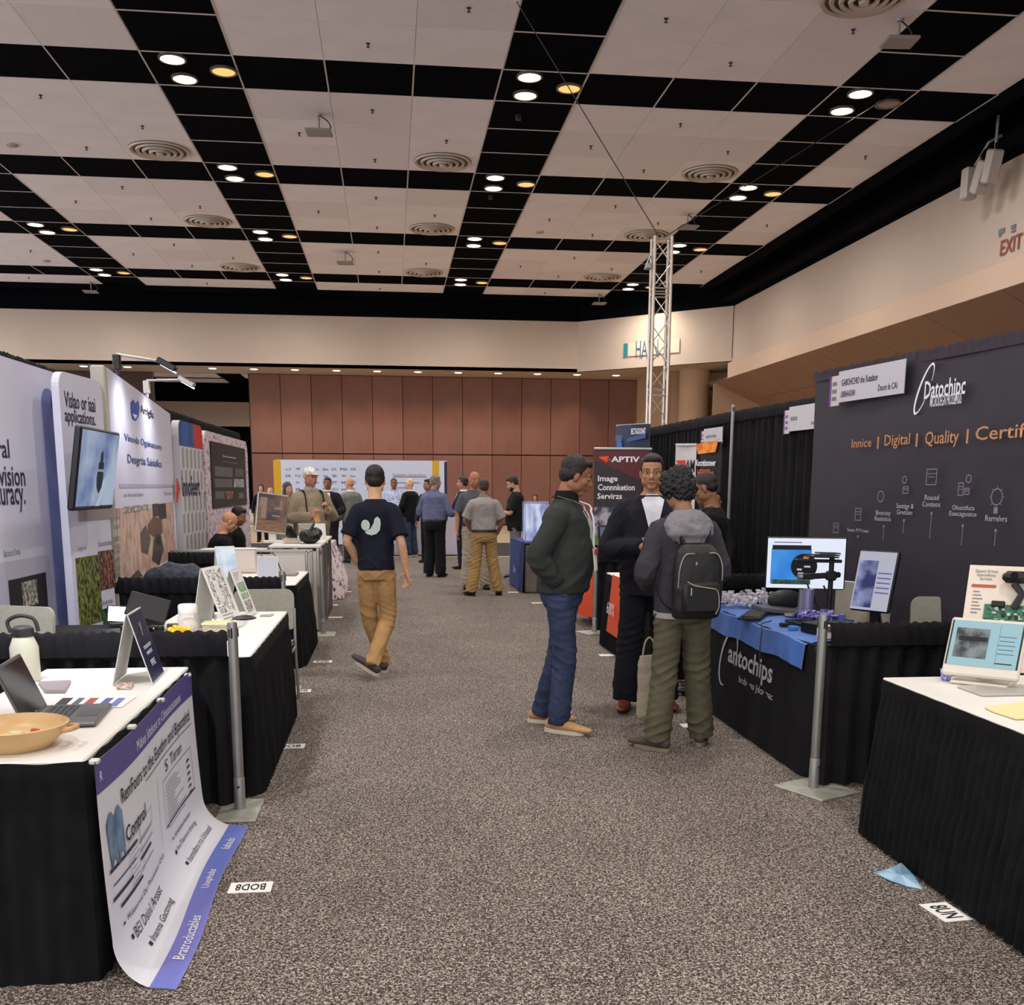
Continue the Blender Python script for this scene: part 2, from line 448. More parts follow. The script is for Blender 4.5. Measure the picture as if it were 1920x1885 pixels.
    struct(ch.build('wall_bulkhead_corner', CREAM), 'angled cream bulkhead corner carrying the hall sign', 'bulkhead')
    rb = MB(); rb.box((12.3, 10.2, 7.0), (.2, 54, 1.95))
    struct(rb.build('wall_bulkhead_right', CREAM), 'cream upper wall on the right with EXIT lettering', 'bulkhead')
    fa = MB(); fa.prism([(12.05, 6.02), (12.05, 5.5), (12.45, 5.5), (12.45, 6.08), (12.2, 6.08)], -16, 37.1, 'y')
    struct(fa.build('trim_2', M('pinkish_cream_fascia', (208, 180, 158), .65)), 'pinkish cream fascia band below the right upper wall', 'fascia')
    so = MB(); so.prism([(-18, 41.4), (7.42, 41.4), (12.2, 37.02), (17, 37.02), (17, 44.2), (-18, 44.2)], 6.09, 6.2, 'z')
    struct(so.build('ceiling_soffit', M('soffit_paint', (196, 178, 156), .8)), 'flat soffit with small downlights at the back wall', 'soffit')
    # sloped underside of the right gallery, in panels
    sl = thing('ceiling_gallery_underside', 'brown sloping gallery underside of large panels behind the right booths', 'soffit', kind='structure')
    SLM = M('brown_gallery_underside', (150, 116, 92), .8, var=.04, vs=.7)
    DRP, RUN = 1.9, 4.2; ang = math.atan2(-DRP, RUN); wln = math.hypot(DRP, RUN)/3
    base = MB(); base.box((12.1+RUN/2+.04, 13.5, 5.5-DRP/2+.06), (wln*3, 54, .04), Matrix.Rotation(-ang, 3, 'Y')); base.build('backing', SLM, sl, fix=False)
    for j in range(9):
        for i in range(3):
            t = (i+.5)/3; mb = MB(); off = 1.3*(i % 2)
            yy = 38.5-(j+.5)*3.05-off
            mb.box((12.1+RUN*t, yy, 5.5-DRP*t), (wln-.03, 3.02, .03), Matrix.Rotation(-ang, 3, 'Y')); mb.build('soffit_panel', SLM, sl, fix=False)
    tw = MB(); tw.box((14.8, 40.9, 3.05), (9.0, .2, 6.1)); tw.box((10.7, 42.4, 3.05), (.3, 3.4, 6.1)); tw.box((10.55, 43, 3.1), (.3, 2.2, 6.2)); tw.box((14.35, 39.0, 2.75), (4.4, .15, 5.5)); tw.box((16.2, 12, 3), (.2, 60, 6))
    struct(tw.build('wall_right', TAN), 'tan side wall behind the right booths', 'wall')
    co = MB(); co.lathe([(.58, 0), (.58, 6.09)], 40, (11.75, 40.2, 0)); struct(co.build('column', TAN, smooth=True), 'round tan column right of the brown wall', 'column')
    # brown panelled wall, panel by panel
    bw = thing('wall_back', 'brown panelled back wall of tall rectangular panels', 'wall', kind='structure')
    bb = MB(); bb.box((2.55, 44.2, 3.05), (16.4, .2, 6.1)); bb.build('backing', M('dark_joint', (60, 34, 28), .8), bw, fix=False)
    BR = [M('brown_wall_panel_%d' % k, c, .55, var=.06, vs=1.5, stretch=(1, 1, .3), spec=.3) for k, c in enumerate(((132, 92, 80), (137, 95, 82), (128, 88, 76)))]
    pr = {}
    x = -5.62; k = 0
    zr = ((.25, 2.93), (2.96, 6.08))
    while x < 10.5:
        wd = 1.235
        for z0, z1 in zr:
            wi = min(wd, 10.72-x)-.022; key = (round(wi, 2), z0, k % 3)
            if key not in pr:
                mb = MB(); mb.box((0, 0, 0), (wi, .05, z1-z0-.02), None, .006); o = mb.build('wall_panel', BR[k % 3], bw); pr[key] = o
            else: o = inst(pr[key], 'wall_panel', bw)
            o.location = (x+wd/2, 44.06, (z0+z1)/2)
        x += wd; k += 1
    bs = MB(); bs.box((2.55, 44.02, .12), (16.3, .08, .24)); struct(bs.build('baseboard_back', M('dark_brown_base', (60, 38, 32), .5), bw), '', ''); 
    # left part: dark pier and the opening to the next hall
    dp = MB(); dp.box((-11.5, 44.2, 3.05), (4.2, .4, 6.1)); dp.box((-16.5, 44.2, 3.05), (5, .4, 6.1))
    struct(dp.build('wall_left_pier', M('dark_brown_pier', (72, 44, 38), .6)), 'dark brown pier left of the opening to the next hall', 'wall')
    nh = thing('ceiling_next_hall', 'pale and black ceiling of the next hall seen through the opening', 'ceiling', kind='structure')
    mb = MB(); mb.box((-9, 62, 8.9), (26, 36, .1)); mb.box((-9, 78.2, 2.9), (30, .1, 5.9)); mb.build('backing', BK, nh, fix=False)
    for j in range(3):
        for i in range(3):
            mb = MB(); mb.box((-12.6+i*6.1, 48.5+j*6.2, 8.82), (4.5, 4.4, .04)); mb.build('ceiling_tile', wt[0], nh, fix=False)
    for j in range(4):
        for i in range(3):
            mb = MB(); mb.box((-13.4+i*6.1, 65.2+j*3.5, 8.79), (4.5, 2.5, .04)); mb.build('ceiling_tile', wt[0], nh, fix=False)
    sw = MB(); sw.box((-22, 62, 4.4), (.3, 34, 8.8)); sw.box((5, 62, 4.4), (.3, 34, 8.8)); sw.box((-20.4, 44.6, 4.4), (3.4, .3, 8.8)); sw.build('light_block_wall', CREAM, nh, fix=False)  # walls added to keep world light out of the next hall
    bw3 = MB(); bw3.box((-9, 78, 8.2), (30, .3, 1.3)); bw3.build('black_band', BK, nh, fix=False); bw2 = MB(); bw2.box((-9, 78.1, 6.8), (30, .3, 1.9)); struct(bw2.build('wall_next_hall', CREAM), 'cream far wall of the next hall', 'wall')
    # EXIT lettering and small marks on the right upper wall: local frame facing -X
    ex = Board('exit_sign', 'red EXIT lettering on the cream upper right wall', 'sign', (12.185, onx(1872, 480, 12.185).y, 6.0), (12.185, onx(1872, 480, 12.185).y-1.2, 6.0))
    a_ = ex.uv(1877, 452); b_ = ex.uv(1877, 480); c_ = ex.uv(1918, 460)
    text('EXIT', (a_[0]+c_[0])/2-.015, (a_[1]+b_[1])/2, (c_[0]-a_[0])*.94, (a_[1]-b_[1]), M('exit_red', (150, 66, 60), .6), ex.o, -.01, bold=.01)
    for (x0, y0, x1, y1) in ((1873, 431, 1883, 436), (1896, 423, 1904, 427), (1873, 440, 1877, 443), (1896, 433, 1904, 434)): ex.rp(x0, y0, x1, y1, GREYINK, y=-.006)
    hs = Board('hall_sign', 'hall name plate with teal bar on the angled bulkhead', 'sign', ony(1169, 670, 39.78) if 0 else (8.72, 40.14, 6.5), (10.75, 38.30, 6.5))
    HP = M('sign_face', (216, 196, 172), .5)
    hs.rp(1170, 669, 1275, 635, HP, y=-.012, th=.012, name='sign_plate')
    hs.rp(1170, 669, 1178, 644, M('teal', (30, 128, 136), .5), y=-.03, th=.012, name='colour_bar')
    hs.tp('HALN  X', 1193, 640, 1257, 666, M('slate_letter', (70, 96, 120), .6), y=-.03, bold=.01)
build_setting()

# ================================================================ CEILING FITTINGS
WLAMP = M('white_lamp_glow', (255, 248, 236), emit=9.0); WARML = M('warm_lamp_glow', (255, 190, 110), emit=1.3); RIM = M('lamp_trim', (120, 110, 100), .4, metal=.6)
def lamp_proto(mat, lit, label):
    t = thing('downlight', label, 'ceiling light', (0, 0, 0))
    mb = MB(); mb.lathe([(.235, 0), (.235, -.035), (.2, -.04), (.2, 0)], 28); mb.build('trim_ring', RIM, t, True)
    mb = MB(); mb.lathe([(.2, -.006), (.19, -.03), (.12, -.036), (.0001, -.038)], 28); mb.build('lens', mat, t, True)
    return t
import itertools
lp_w = lamp_proto(WLAMP, True, ''); lp_o = lamp_proto(WARML, True, ''); lp_d = lamp_proto(M('unlit_lens', (150, 132, 122), .4), False, '')
used = set()
def place_lamp(proto, x, y, label, group):
    o = proto if id(proto) not in used else copy_tree(proto); used.add(id(proto))
    o.location = (x, y, ZC-.011); o['label'] = label; o['group'] = group; return o
COLN = ['far left', 'left', 'middle', 'right']; ROWN = ['first', 'second', 'third', 'fourth', 'fifth']
def spot(loc, power, size, col, cone=150, blend=.6, name='light_source', parent=None, aim=None, r=.2):
    l = bpy.data.lights.new(name, 'SPOT'); l.energy = power; l.color = col; l.spot_size = math.radians(cone); l.spot_blend = blend; l.shadow_soft_size = r
    o = bpy.data.objects.new(name, l); COL.objects.link(o); o.location = loc
    if aim is not None: o.rotation_euler = (Vector(aim)-Vector(loc)).to_track_quat('-Z', 'Y').to_euler()
    if parent is not None: o.parent = parent
    return o
LAMPW = 740
for r in range(-3, 5):
    for c in range(-1, 4):
        bx, by = TX0+TXP*c, TY0+TYP*r
        vis = r >= 1 and c >= 0 and not (c == 0 and r < 3)
        if vis:
            rn, cn = ROWN[r-1], COLN[c]
            lab = '%s black ceiling column, %s crossing from the camera' % (cn, rn if c != 0 else ROWN[r-3])
            a1 = place_lamp(lp_w, bx+.50, by+.22, 'nearer white downlight in the '+lab, 'white ceiling downlights')
            place_lamp(lp_w, bx+.54, by+1.09, 'farther white downlight in the '+lab, 'white ceiling downlights')
            if c == 3 and r == 1: place_lamp(lp_d, bx+1.25, by+.66, 'unlit grey downlight in the right black ceiling column', 'warm ceiling downlights')
            else: place_lamp(lp_o, bx+1.28, by+.66, 'amber downlight in the '+lab, 'warm ceiling downlights')
        if (r < 5):
            spot((bx+.7, by+.6, ZC-.12), LAMPW, .5, (1, .945, .875), 172, 1.0, 'ceiling_lamp_light', None, (bx+.7, by+.6, 0), .35)
DIFM = M('diffuser_metal', (196, 182, 168), .5, var=.05, vs=3)
def make_diffuser():
    t = thing('air_diffuser', '', 'air vent'); m = MB(); m.lathe([(.64, 0), (.64, -.012), (.60, -.02), (.0001, -.02)], 40); m.build('backplate', M('diffuser_shadow_gap', (92, 80, 70), .8), t)  # dark disc colours in the shade between the rings
    for k in range(4):
        r0 = .635-.135*k; m = MB(); m.lathe([(r0, -.012-.012*k), (r0-.015, -.045-.018*k), (r0-.075, -.028-.018*k), (r0-.07, -.02-.012*k)], 40, cap=False); m.build('ring', DIFM, t, True)
    m = MB(); m.lathe([(.085, -.05), (.07, -.11), (.0001, -.115)], 24); m.build('centre_cone', DIFM, t, True); return t
dif = make_diffuser(); first = True
dl = [(x, y) for y in (18.6, 24.62, 30.66, 36.7) for x in (-4.83, 1.27, 7.4)]; first = True
dl = [(-4.83, 24.62), (1.27, 24.62), (7.4, 24.66), (-4.83, 30.66), (1.27, 30.7), (7.39, 30.63), (-4.82, 36.7), (1.24, 36.72), (7.35, 36.68), (7.04, 16.0)]
nm = ['left, nearest row', 'middle, nearest row', 'right, nearest row', 'left, second row', 'middle, second row', 'right, second row behind the truss top', 'left, third row', 'middle, third row', 'right, third row', 'right, cut by the top edge']
for (x, y), n_ in zip(dl, nm):
    o = dif if first else copy_tree(dif)
    first = False; o.location = (x, y, ZC-.012); tag(o, 'round ringed air diffuser in the pale ceiling: '+n_, 'air vent', 'round ceiling diffusers')
def make_ap():
    t = thing('ceiling_panel_device', '', 'ceiling device'); mb = MB()
    mb.box((0, 0, -.34), (.5, .42, .05), None, .015); mb.build('panel', M('light_grey_plastic', (150, 142, 138), .5), t)
    mb = MB(); mb.tube([(0, .05, 0), (0, .05, -.32)], .018); mb.lathe([(.06, 0), (.05, -.03)], 12, (0, .05, 0)); mb.build('stem', GREYMETAL, t, True)
    mb = MB(); mb.tube([(.02, .05, -.02), (.16, .1, -.1), (.22, .1, -.22), (.12, .08, -.3)], .012, 8, 6); mb.build('cable', DARKG, t, True)
    return t
ap0 = make_ap(); first = True
for (px, py, lab) in ((597, 212, 'flat grey device hung below the pale ceiling, upper left of centre'), (1690, 32, 'flat grey device hung near the top right corner of the ceiling'), (1291, 400, 'flat grey device hung above the truss on the right'),
                      (647, 471, 'small flat device in the third row of pale tiles'), (1124, 551, 'small flat device at the far ceiling edge by the truss'), (169, 528, 'small flat device at the far left ceiling edge')):
    o = ap0 if first else copy_tree(ap0); first = False; p = onz(px, py, ZC); o.location = (p.x, p.y, ZC-.01); o['label'] = lab; o['group'] = 'flat devices hung from the ceiling'; o.rotation_euler = (0, 0, rnd.uniform(-.1, .1))
spm = MB(); spm.lathe([(.035, 0), (.035, -.012), (.012, -.02), (.012, -.05), (.03, -.055), (.03, -.06)], 10); spr = spm.build('sprinkler_head', M('sprinkler_dark', (70, 50, 44), .5), None, True)
first = True
for i, (px, py) in enumerate([(690, 80), (879, 13), (1249, 33), (1370, 116), (1600, 54), (76, 177), (162, 275), (267, 235), (698, 205), (837, 262), (703, 298), (561, 248), (1108, 273), (1207, 318), (1276, 231), (1365, 283), (1623, 292), (229, 349), (142, 376), (375, 386), (283, 408),
                             (705, 369), (815, 402), (707, 425), (597, 395), (1030, 410), (1111, 439), (1154, 385), (1234, 417), (1438, 421), (326, 457), (250, 475), (437, 482), (360, 497), (709, 471), (799, 493), (711, 508), (1077, 482), (976, 498), (1147, 503), (1047, 517), (57, 469), (54, 519), (388, 530), (712, 540), (1022, 548), (1315, 507)]):
    o = spr if first else bpy.data.objects.new('sprinkler_head', spr.data)
    if not first: COL.objects.link(o)
    first = False; p = onz(px, py, ZC); o.location = (p.x, p.y, ZC-.01); tag(o, 'tiny dark sprinkler head in a pale ceiling tile', 'sprinkler', 'sprinkler heads in the pale tiles')
for (px, py, lab) in ((22, 270, 'white smoke detector disc at the left edge of the ceiling'), (1012, 434, 'white smoke detector disc above the truss, left of it'), (87, 488, 'small smoke detector disc at the far left of the ceiling')):
    mb = MB(); mb.lathe([(.13, 0), (.12, -.03), (.06, -.05), (.0001, -.05)], 20); o = mb.build('smoke_detector', M('detector_plastic', (176, 162, 152), .5), None, True); p = onz(px, py, ZC); o.location = (p.x, p.y, ZC-.01); tag(o, lab, 'detector')
for (px, py, lab) in ((972, 214, 'small grey camera on the middle black ceiling column'), (920, 365, 'tiny grey sensor on the middle black ceiling column, second bay')):
    mb = MB(); mb.box((0, 0, -.05), (.1, .1, .1), None, .01); mb.tube([(0, 0, 0), (0, -.12, -.12)], .02); o = mb.build('ceiling_camera', DARKG, None); p = onz(px, py, ZC); o.location = (p.x, p.y, ZC-.01); tag(o, lab, 'camera')
# soffit downlights at the back wall
SP = [(233, 'second'), (394, 'third'), (473, 'fourth'), (551, 'fifth'), (630, 'sixth'), (707, 'seventh'), (784, 'eighth'), (860, 'ninth'), (935, 'tenth'), (1009, 'eleventh'), (1083, 'twelfth'), (1156, 'thirteenth')]
pm = MB(); pm.lathe([(.15, 0), (.13, -.015), (.0001, -.016)], 20); pot = None
for i, (px, n_) in enumerate([(150, 'first')]+SP):
    x = -11.55+1.607*i if i < 2 else onz(px, 690+(px-473)*.0205, 6.08).x
    if pot is None: o = pot = pm.build('soffit_downlight', M('soffit_lamp_glow', (255, 240, 215), emit=3.0), None, True)
    else: o = bpy.data.objects.new('soffit_downlight', pot.data); COL.objects.link(o)
    o.location = (x, 42.4, 6.085); tag(o, n_+' small round downlight from the left in the back soffit', 'ceiling light', 'small downlights in the back soffit')
    if 3 <= i <= 11: spot((x, 42.75, 6.0), 95, .2, (1, .80, .64), 100, .8, 'soffit_lamp_light', None, (x, 43.5, 0), .08)
spot((9.4, 38.2, 8.3), 90, .2, (1, .76, .42), 120, .9, 'bulkhead_wash_light', None, (10.2, 39.4, 6.3), .1)

for xx, yy in ((-12, 54), (-6, 54), (-12, 68), (-6, 68)): spot((xx, yy, 8.6), 5200, .5, (1, .94, .87), 165, 1., 'next_hall_fill_light', None, (xx, yy, 0), .3)  # unseen spots added to brighten the closed-off next hall
# thin suspension wires down to the truss top
TRX, TRY = 4.33, 16.9
p1 = onz(968, 2, ZC); q = Vector((TRX-.05, TRY, 5.52))
mb = MB(); mb.tube([p1, q], .008, 6); tag(mb.build('support_wire', DARKG, None), 'thin dark wire from the ceiling down to the left of the truss top', 'wire')
p1 = onz(1672, 178, ZC); mb = MB(); mb.tube([p1, (TRX+.05, TRY, 5.52)], .008, 6); tag(mb.build('support_wire', DARKG, None), 'thin dark wire from the unlit downlight to the right of the truss top', 'wire')
# ================================================================ BOOTH HELPERS
def drape(name, label, cat, pts, z0, z1, amp=.03, wl=.14, mat=None, tunnel=True, group=None, parent=None, nz=10):
    mat = mat or RAILCLOTH
    P = [Vector((p[0], p[1], 0)) for p in pts]; segs = [(P[i+1]-P[i]).length for i in range(len(P)-1)]; tot = sum(segs)
    n = max(8, int(tot/wl*8)); r_ = random.Random(len(label)*7+int(tot*10)); ph = 0; phs = []
    for i in range(n+1): phs.append(ph); ph += 2*PI/8*(.75+.5*r_.random())
    def at(s_):
        s_ = min(max(s_, 0), tot)
        for i, L_ in enumerate(segs):
            if s_ <= L_+1e-6: d = (P[i+1]-P[i]).normalized(); return P[i]+d*s_, Vector((d.y, -d.x, 0))
            s_ -= L_
        d = (P[-1]-P[-2]).normalized(); return P[-1], Vector((d.y, -d.x, 0))
    zs = [z0+(z1-z0)*j/nz for j in range(nz+1)]
    if tunnel: zs = [z0+(z1-.15-z0)*j/nz for j in range(nz+1)]+[z1-.13, z1-.12, z1-.06, z1-.015, z1, z1-.01]
    m = MB(); amps = [.6+.8*r_.random() for _ in range(n+1)]
    def Pt(i, j):
        p, nn = at(tot*i/n); z = zs[j]; fr = (z-z0)/(z1-z0)
        a = amp*(1.15-.45*fr)*amps[i]
        o = a*math.sin(phs[i]+.5*math.sin(3*fr+i*.05))
        if tunnel and j > nz:
            k = j-nz-1; o = (.010, .030, .036, .026, .008, -.02)[k]+.008*math.sin(phs[i]*1.7+k)
            if k >= 3: z += .006*math.sin(phs[i]*2.3)
        return (p.x+nn.x*o, p.y+nn.y*o, z)
    m.grid(Pt, n+1, len(zs))
    if parent is not None: return m.build(name, mat, parent, True, fix=False)
    t = thing(name, label, cat, (0, 0, 0), 0, group); m.build('cloth', mat, t, True, fix=False); return t
def rail(label, x0, y0, x1, y1, z=.91, group='low black booth divider drapes'):
    t = drape('divider_drape', label, 'drape', [(x0, y0), (x1, y1)], .03, z, .022, .12, group=group)
    m = MB(); m.tube([(x0, y0, z-.035), (x1, y1, z-.035)], .016, 8); m.build('rod', GREYMETAL, t, True); return t
def post(label, x, y, h=.95, plate=(.22, .36), rz=0., group='short grey booth posts', r=.025):
    t = thing('booth_post', label, 'post', (x, y, 0), rz, group)
    m = MB(); m.lathe([(r, .01), (r, h-.02), (r*.92, h), (r*.6, h)], 18); m.build('pole', GREYMETAL if h > 1 else M('grey_post_metal', (150, 150, 146), .38, metal=.6, var=.05, vs=6), t, True)
    m = MB(); m.lathe([(r*1.12, .012), (r*1.12, .17), (r*.98, .175)], 18); m.build('sleeve', GREYMETAL, t, True)
    m = MB(); m.box((0, -.02, .006), (plate[0], plate[1], .012), None, .003); m.build('base_plate', PLATE, t)
    m = MB()
    for k in range(3): m.box((0, -r, h-.05-.0), (.006, .006, .05)); m.box((r*math.cos(k*2.1), r*math.sin(k*2.1), h-.05), (.008, .008, .04))
    m.lathe([(.007, -.006), (.007, .006)], 8, (0, -r*1.1, .13), axis='y'); m.build('slot', DARKG, t); return t
def table(label, x0, y0, x1, y1, z=.745, top=None, skirt=None, flare=.05, name='skirted_table', wave=.0, amp=.012, wl=.07, z0=.01, group=None):
    cx_, cy_ = (x0+x1)/2, (y0+y1)/2; W_, D_ = abs(x1-x0), abs(y1-y0)
    t = thing(name, label, 'table', (cx_, cy_, 0), 0, group)
    m = MB(); m.box((0, 0, z-.012), (W_+.012, D_+.012, .024), None, .006); m.build('tabletop', top or WHITE, t)
    for sx in (-1, 1):
        for sy in (-1, 1):
            m = MB(); m.tube([(sx*(W_/2-.08), sy*(D_/2-.12), 0), (sx*(W_/2-.08), sy*(D_/2-.12), z-.03)], .014, 8); m.build('leg', GREYMETAL, t, True)
    per = [(-W_/2, -D_/2), (W_/2, -D_/2), (W_/2, D_/2), (-W_/2, D_/2)]
    tot = 2*(W_+D_); n = int(tot/wl*6); r_ = random.Random(int(x0*100+y0*10)); ph = [0]
    for i in range(n): ph.append(ph[-1]+2*PI/6*(.7+.6*r_.random()))
    rr = .04
    def at(s_):
        s_ %= tot
        for k in range(4):
            a = per[k]; b = per[(k+1) % 4]; L_ = math.hypot(b[0]-a[0], b[1]-a[1])
            if s_ <= L_:
                d = ((b[0]-a[0])/L_, (b[1]-a[1])/L_); p = [a[0]+d[0]*s_, a[1]+d[1]*s_]; nn = [d[1], -d[0]]
                # rounded corner normals
                for (e, s2) in ((s_, -1), (L_-s_, 1)):
                    if e < rr:
                        q = (1-e/rr)*.5; pd = ((a[0]-per[k-1][0]), (a[1]-per[k-1][1])) if s2 < 0 else ((per[(k+2) % 4][0]-b[0]), (per[(k+2) % 4][1]-b[1]))
                        l2 = math.hypot(*pd); n2 = (pd[1]/l2, -pd[0]/l2); nn = [nn[0]*(1-q)+n2[0]*q, nn[1]*(1-q)+n2[1]*q]
                return p, nn
            s_ -= L_
    zs = [z-.006, z-.03, z-.075, z-.085, z-.2, z-.4, z0+.25, z0+.08, z0]
    fz = [.002, .006, .006, .003, .3, .55, .8, .95, 1.0]; m = MB()
    def Pt(i, j):
        p, nn = at(tot*i/n); k = fz[j]
        o = (k if j < 4 else flare*k+.005)+(amp*(.0 if j < 3 else min(1, .35+k))*math.sin(ph[i % n]+.4*math.sin(j)))*(1 if j > 2 else .15)+.012
        return (p[0]+nn[0]*o, p[1]+nn[1]*o, zs[j]+((.003 if flare < .06 else .0006)*math.sin(ph[i % n]*.37) if j == 0 else 0))
    m.grid(Pt, n, len(zs), closeu=True); m.build('skirt', skirt or BLACKCLOTH, t, True, fix=False)
    return t
def chair(label, x, y, rz, h=.84):
    """moulded grey chair facing local +y (seat front), backrest at -y"""
    t = thing('side_chair', label, 'chair', (x, y, 0), rz, 'grey moulded side chairs')
    m = MB(); m.grid(lambda i, j: ((i/8-.5)*.44, (j/8-.45)*.42, .45+.02*abs(i/4-1)**2-.02*max(0, (j-6)/2)), 9, 9)
    m.grid(lambda i, j: ((i/8-.5)*.44, (j/8-.45)*.42, .425+.02*abs(i/4-1)**2-.02*max(0, (j-6)/2)), 9, 9); m.box((0, .01, .435), (.43, .41, .028), None, .012); m.build('seat', CHAIRGREY, t, True)
    m = MB(); n = 12; out = []
    W2, H0, H1 = .225, .54, h
    poly = []
    for k in range(4):
        cxx, czz, a0 = ((W2-.06, H1-.06, 0), (-W2+.06, H1-.06, PI/2), (-W2+.04, H0+.04, PI), (W2-.04, H0+.04, 1.5*PI))[k]; rr = .06 if k < 2 else .04
        for q in range(5): a = a0+PI/2*q/4; poly.append((cxx+rr*math.cos(a), czz+rr*math.sin(a)))
    def curve(pt, off): return (pt[0], -.23+off-.05*(pt[1]-H0)/(H1-H0)+.04*(1-(abs(pt[0])/W2)**2)*-1, pt[1])
    R = [[curve(p, 0) for p in poly], [curve(p, .022) for p in poly]]
    inner = []
    m.rings(R, cap=True); m.build('backrest', CHAIRGREY, t, True)
    for sx in (-1, 1):
        m = MB(); m.tube([(sx*.235, .2, 0), (sx*.225, .17, .42)], .011, 8); m.build('leg', GREYMETAL, t, True)
        m = MB(); m.tube([(sx*.235, -.25, 0), (sx*.228, -.21, .42), (sx*.226, -.24, .70)], .011, 8, 4); m.build('leg', GREYMETAL, t, True)
        m = MB(); m.tube([(sx*.228, .17, .415), (sx*.228, -.21, .415)], .01, 8); m.build('seat_frame', GREYMETAL, t, True)
    return t
def picture(name, c1, c2, vs=6, ramp=(.4, .6), emit=0., stretch=(1, 1, 1), detail=5, rough=.5):
    return M(name, c1, rough, col2=c2, vs=vs, ramp=ramp, emit=emit, stretch=stretch, detail=detail)

# ================================================================ BACK DRAPES
drape('back_drape', 'tall black drape behind the left row of booths', 'drape', [(-2.5, 3.2), (-2.52, 10), (-2.52, 14.5), (-2.47, 17.7)], .05, 2.46, .03, .15)
drape('back_drape', 'tall black pleated drape behind the right row of booths', 'drape', [(3.74, 15.1), (3.86, 11.62), (4.03, 9.48), (4.1, 6.6), (4.2, 3.0)], .05, 2.46, .035, .16)
for (x, y, lab) in ((3.70, 14.85, 'tall thin grey drape post in front of the truss foot'), (3.80, 11.45, 'tall thin grey drape post with bare top right of the small hanging banners')):
    post(lab, x, y, 2.52, (.3, .3), 0, 'tall drape posts', .02)
# booth dividers and their posts
rail('low black divider drape behind the near left table', -2.45, 5.1, -.80, 5.1)
rail('low black divider drape between the second and third left booths', -2.45, 8.2, -.86, 8.2)
rail('low black divider drape left of the seated bald man', -2.45, 11.3, -1.75, 11.3)
rail('low black divider drape right of the blue-topped table', 2.27, 5.14, 3.95, 5.14)
rail('low black divider drape behind the black-haired visitor', 2.28, 8.25, 3.95, 8.25)
rail('low black divider drape below the dark red-and-grey banner', 2.27, 11.3, 3.8, 11.3)
post('grey post with square plate beside the draped poster', -.775, 5.09, .95, (.2, .36))
post('grey post top behind the grey chair on the left', -.85, 8.2, .95)
post('grey post with plate at the third left booth corner', -.76, 11.4, .95, (.26, .36))
post('grey post with diamond plate at the corner of the logo table', 2.25, 5.16, .95, (.3, .34), .45)
post('grey post behind the white tote bag', 2.2, 8.3, .95, (.3, .3))
post('grey post beside the orange tablecloth', 2.25, 11.3, .95, (.34, .3), .3)

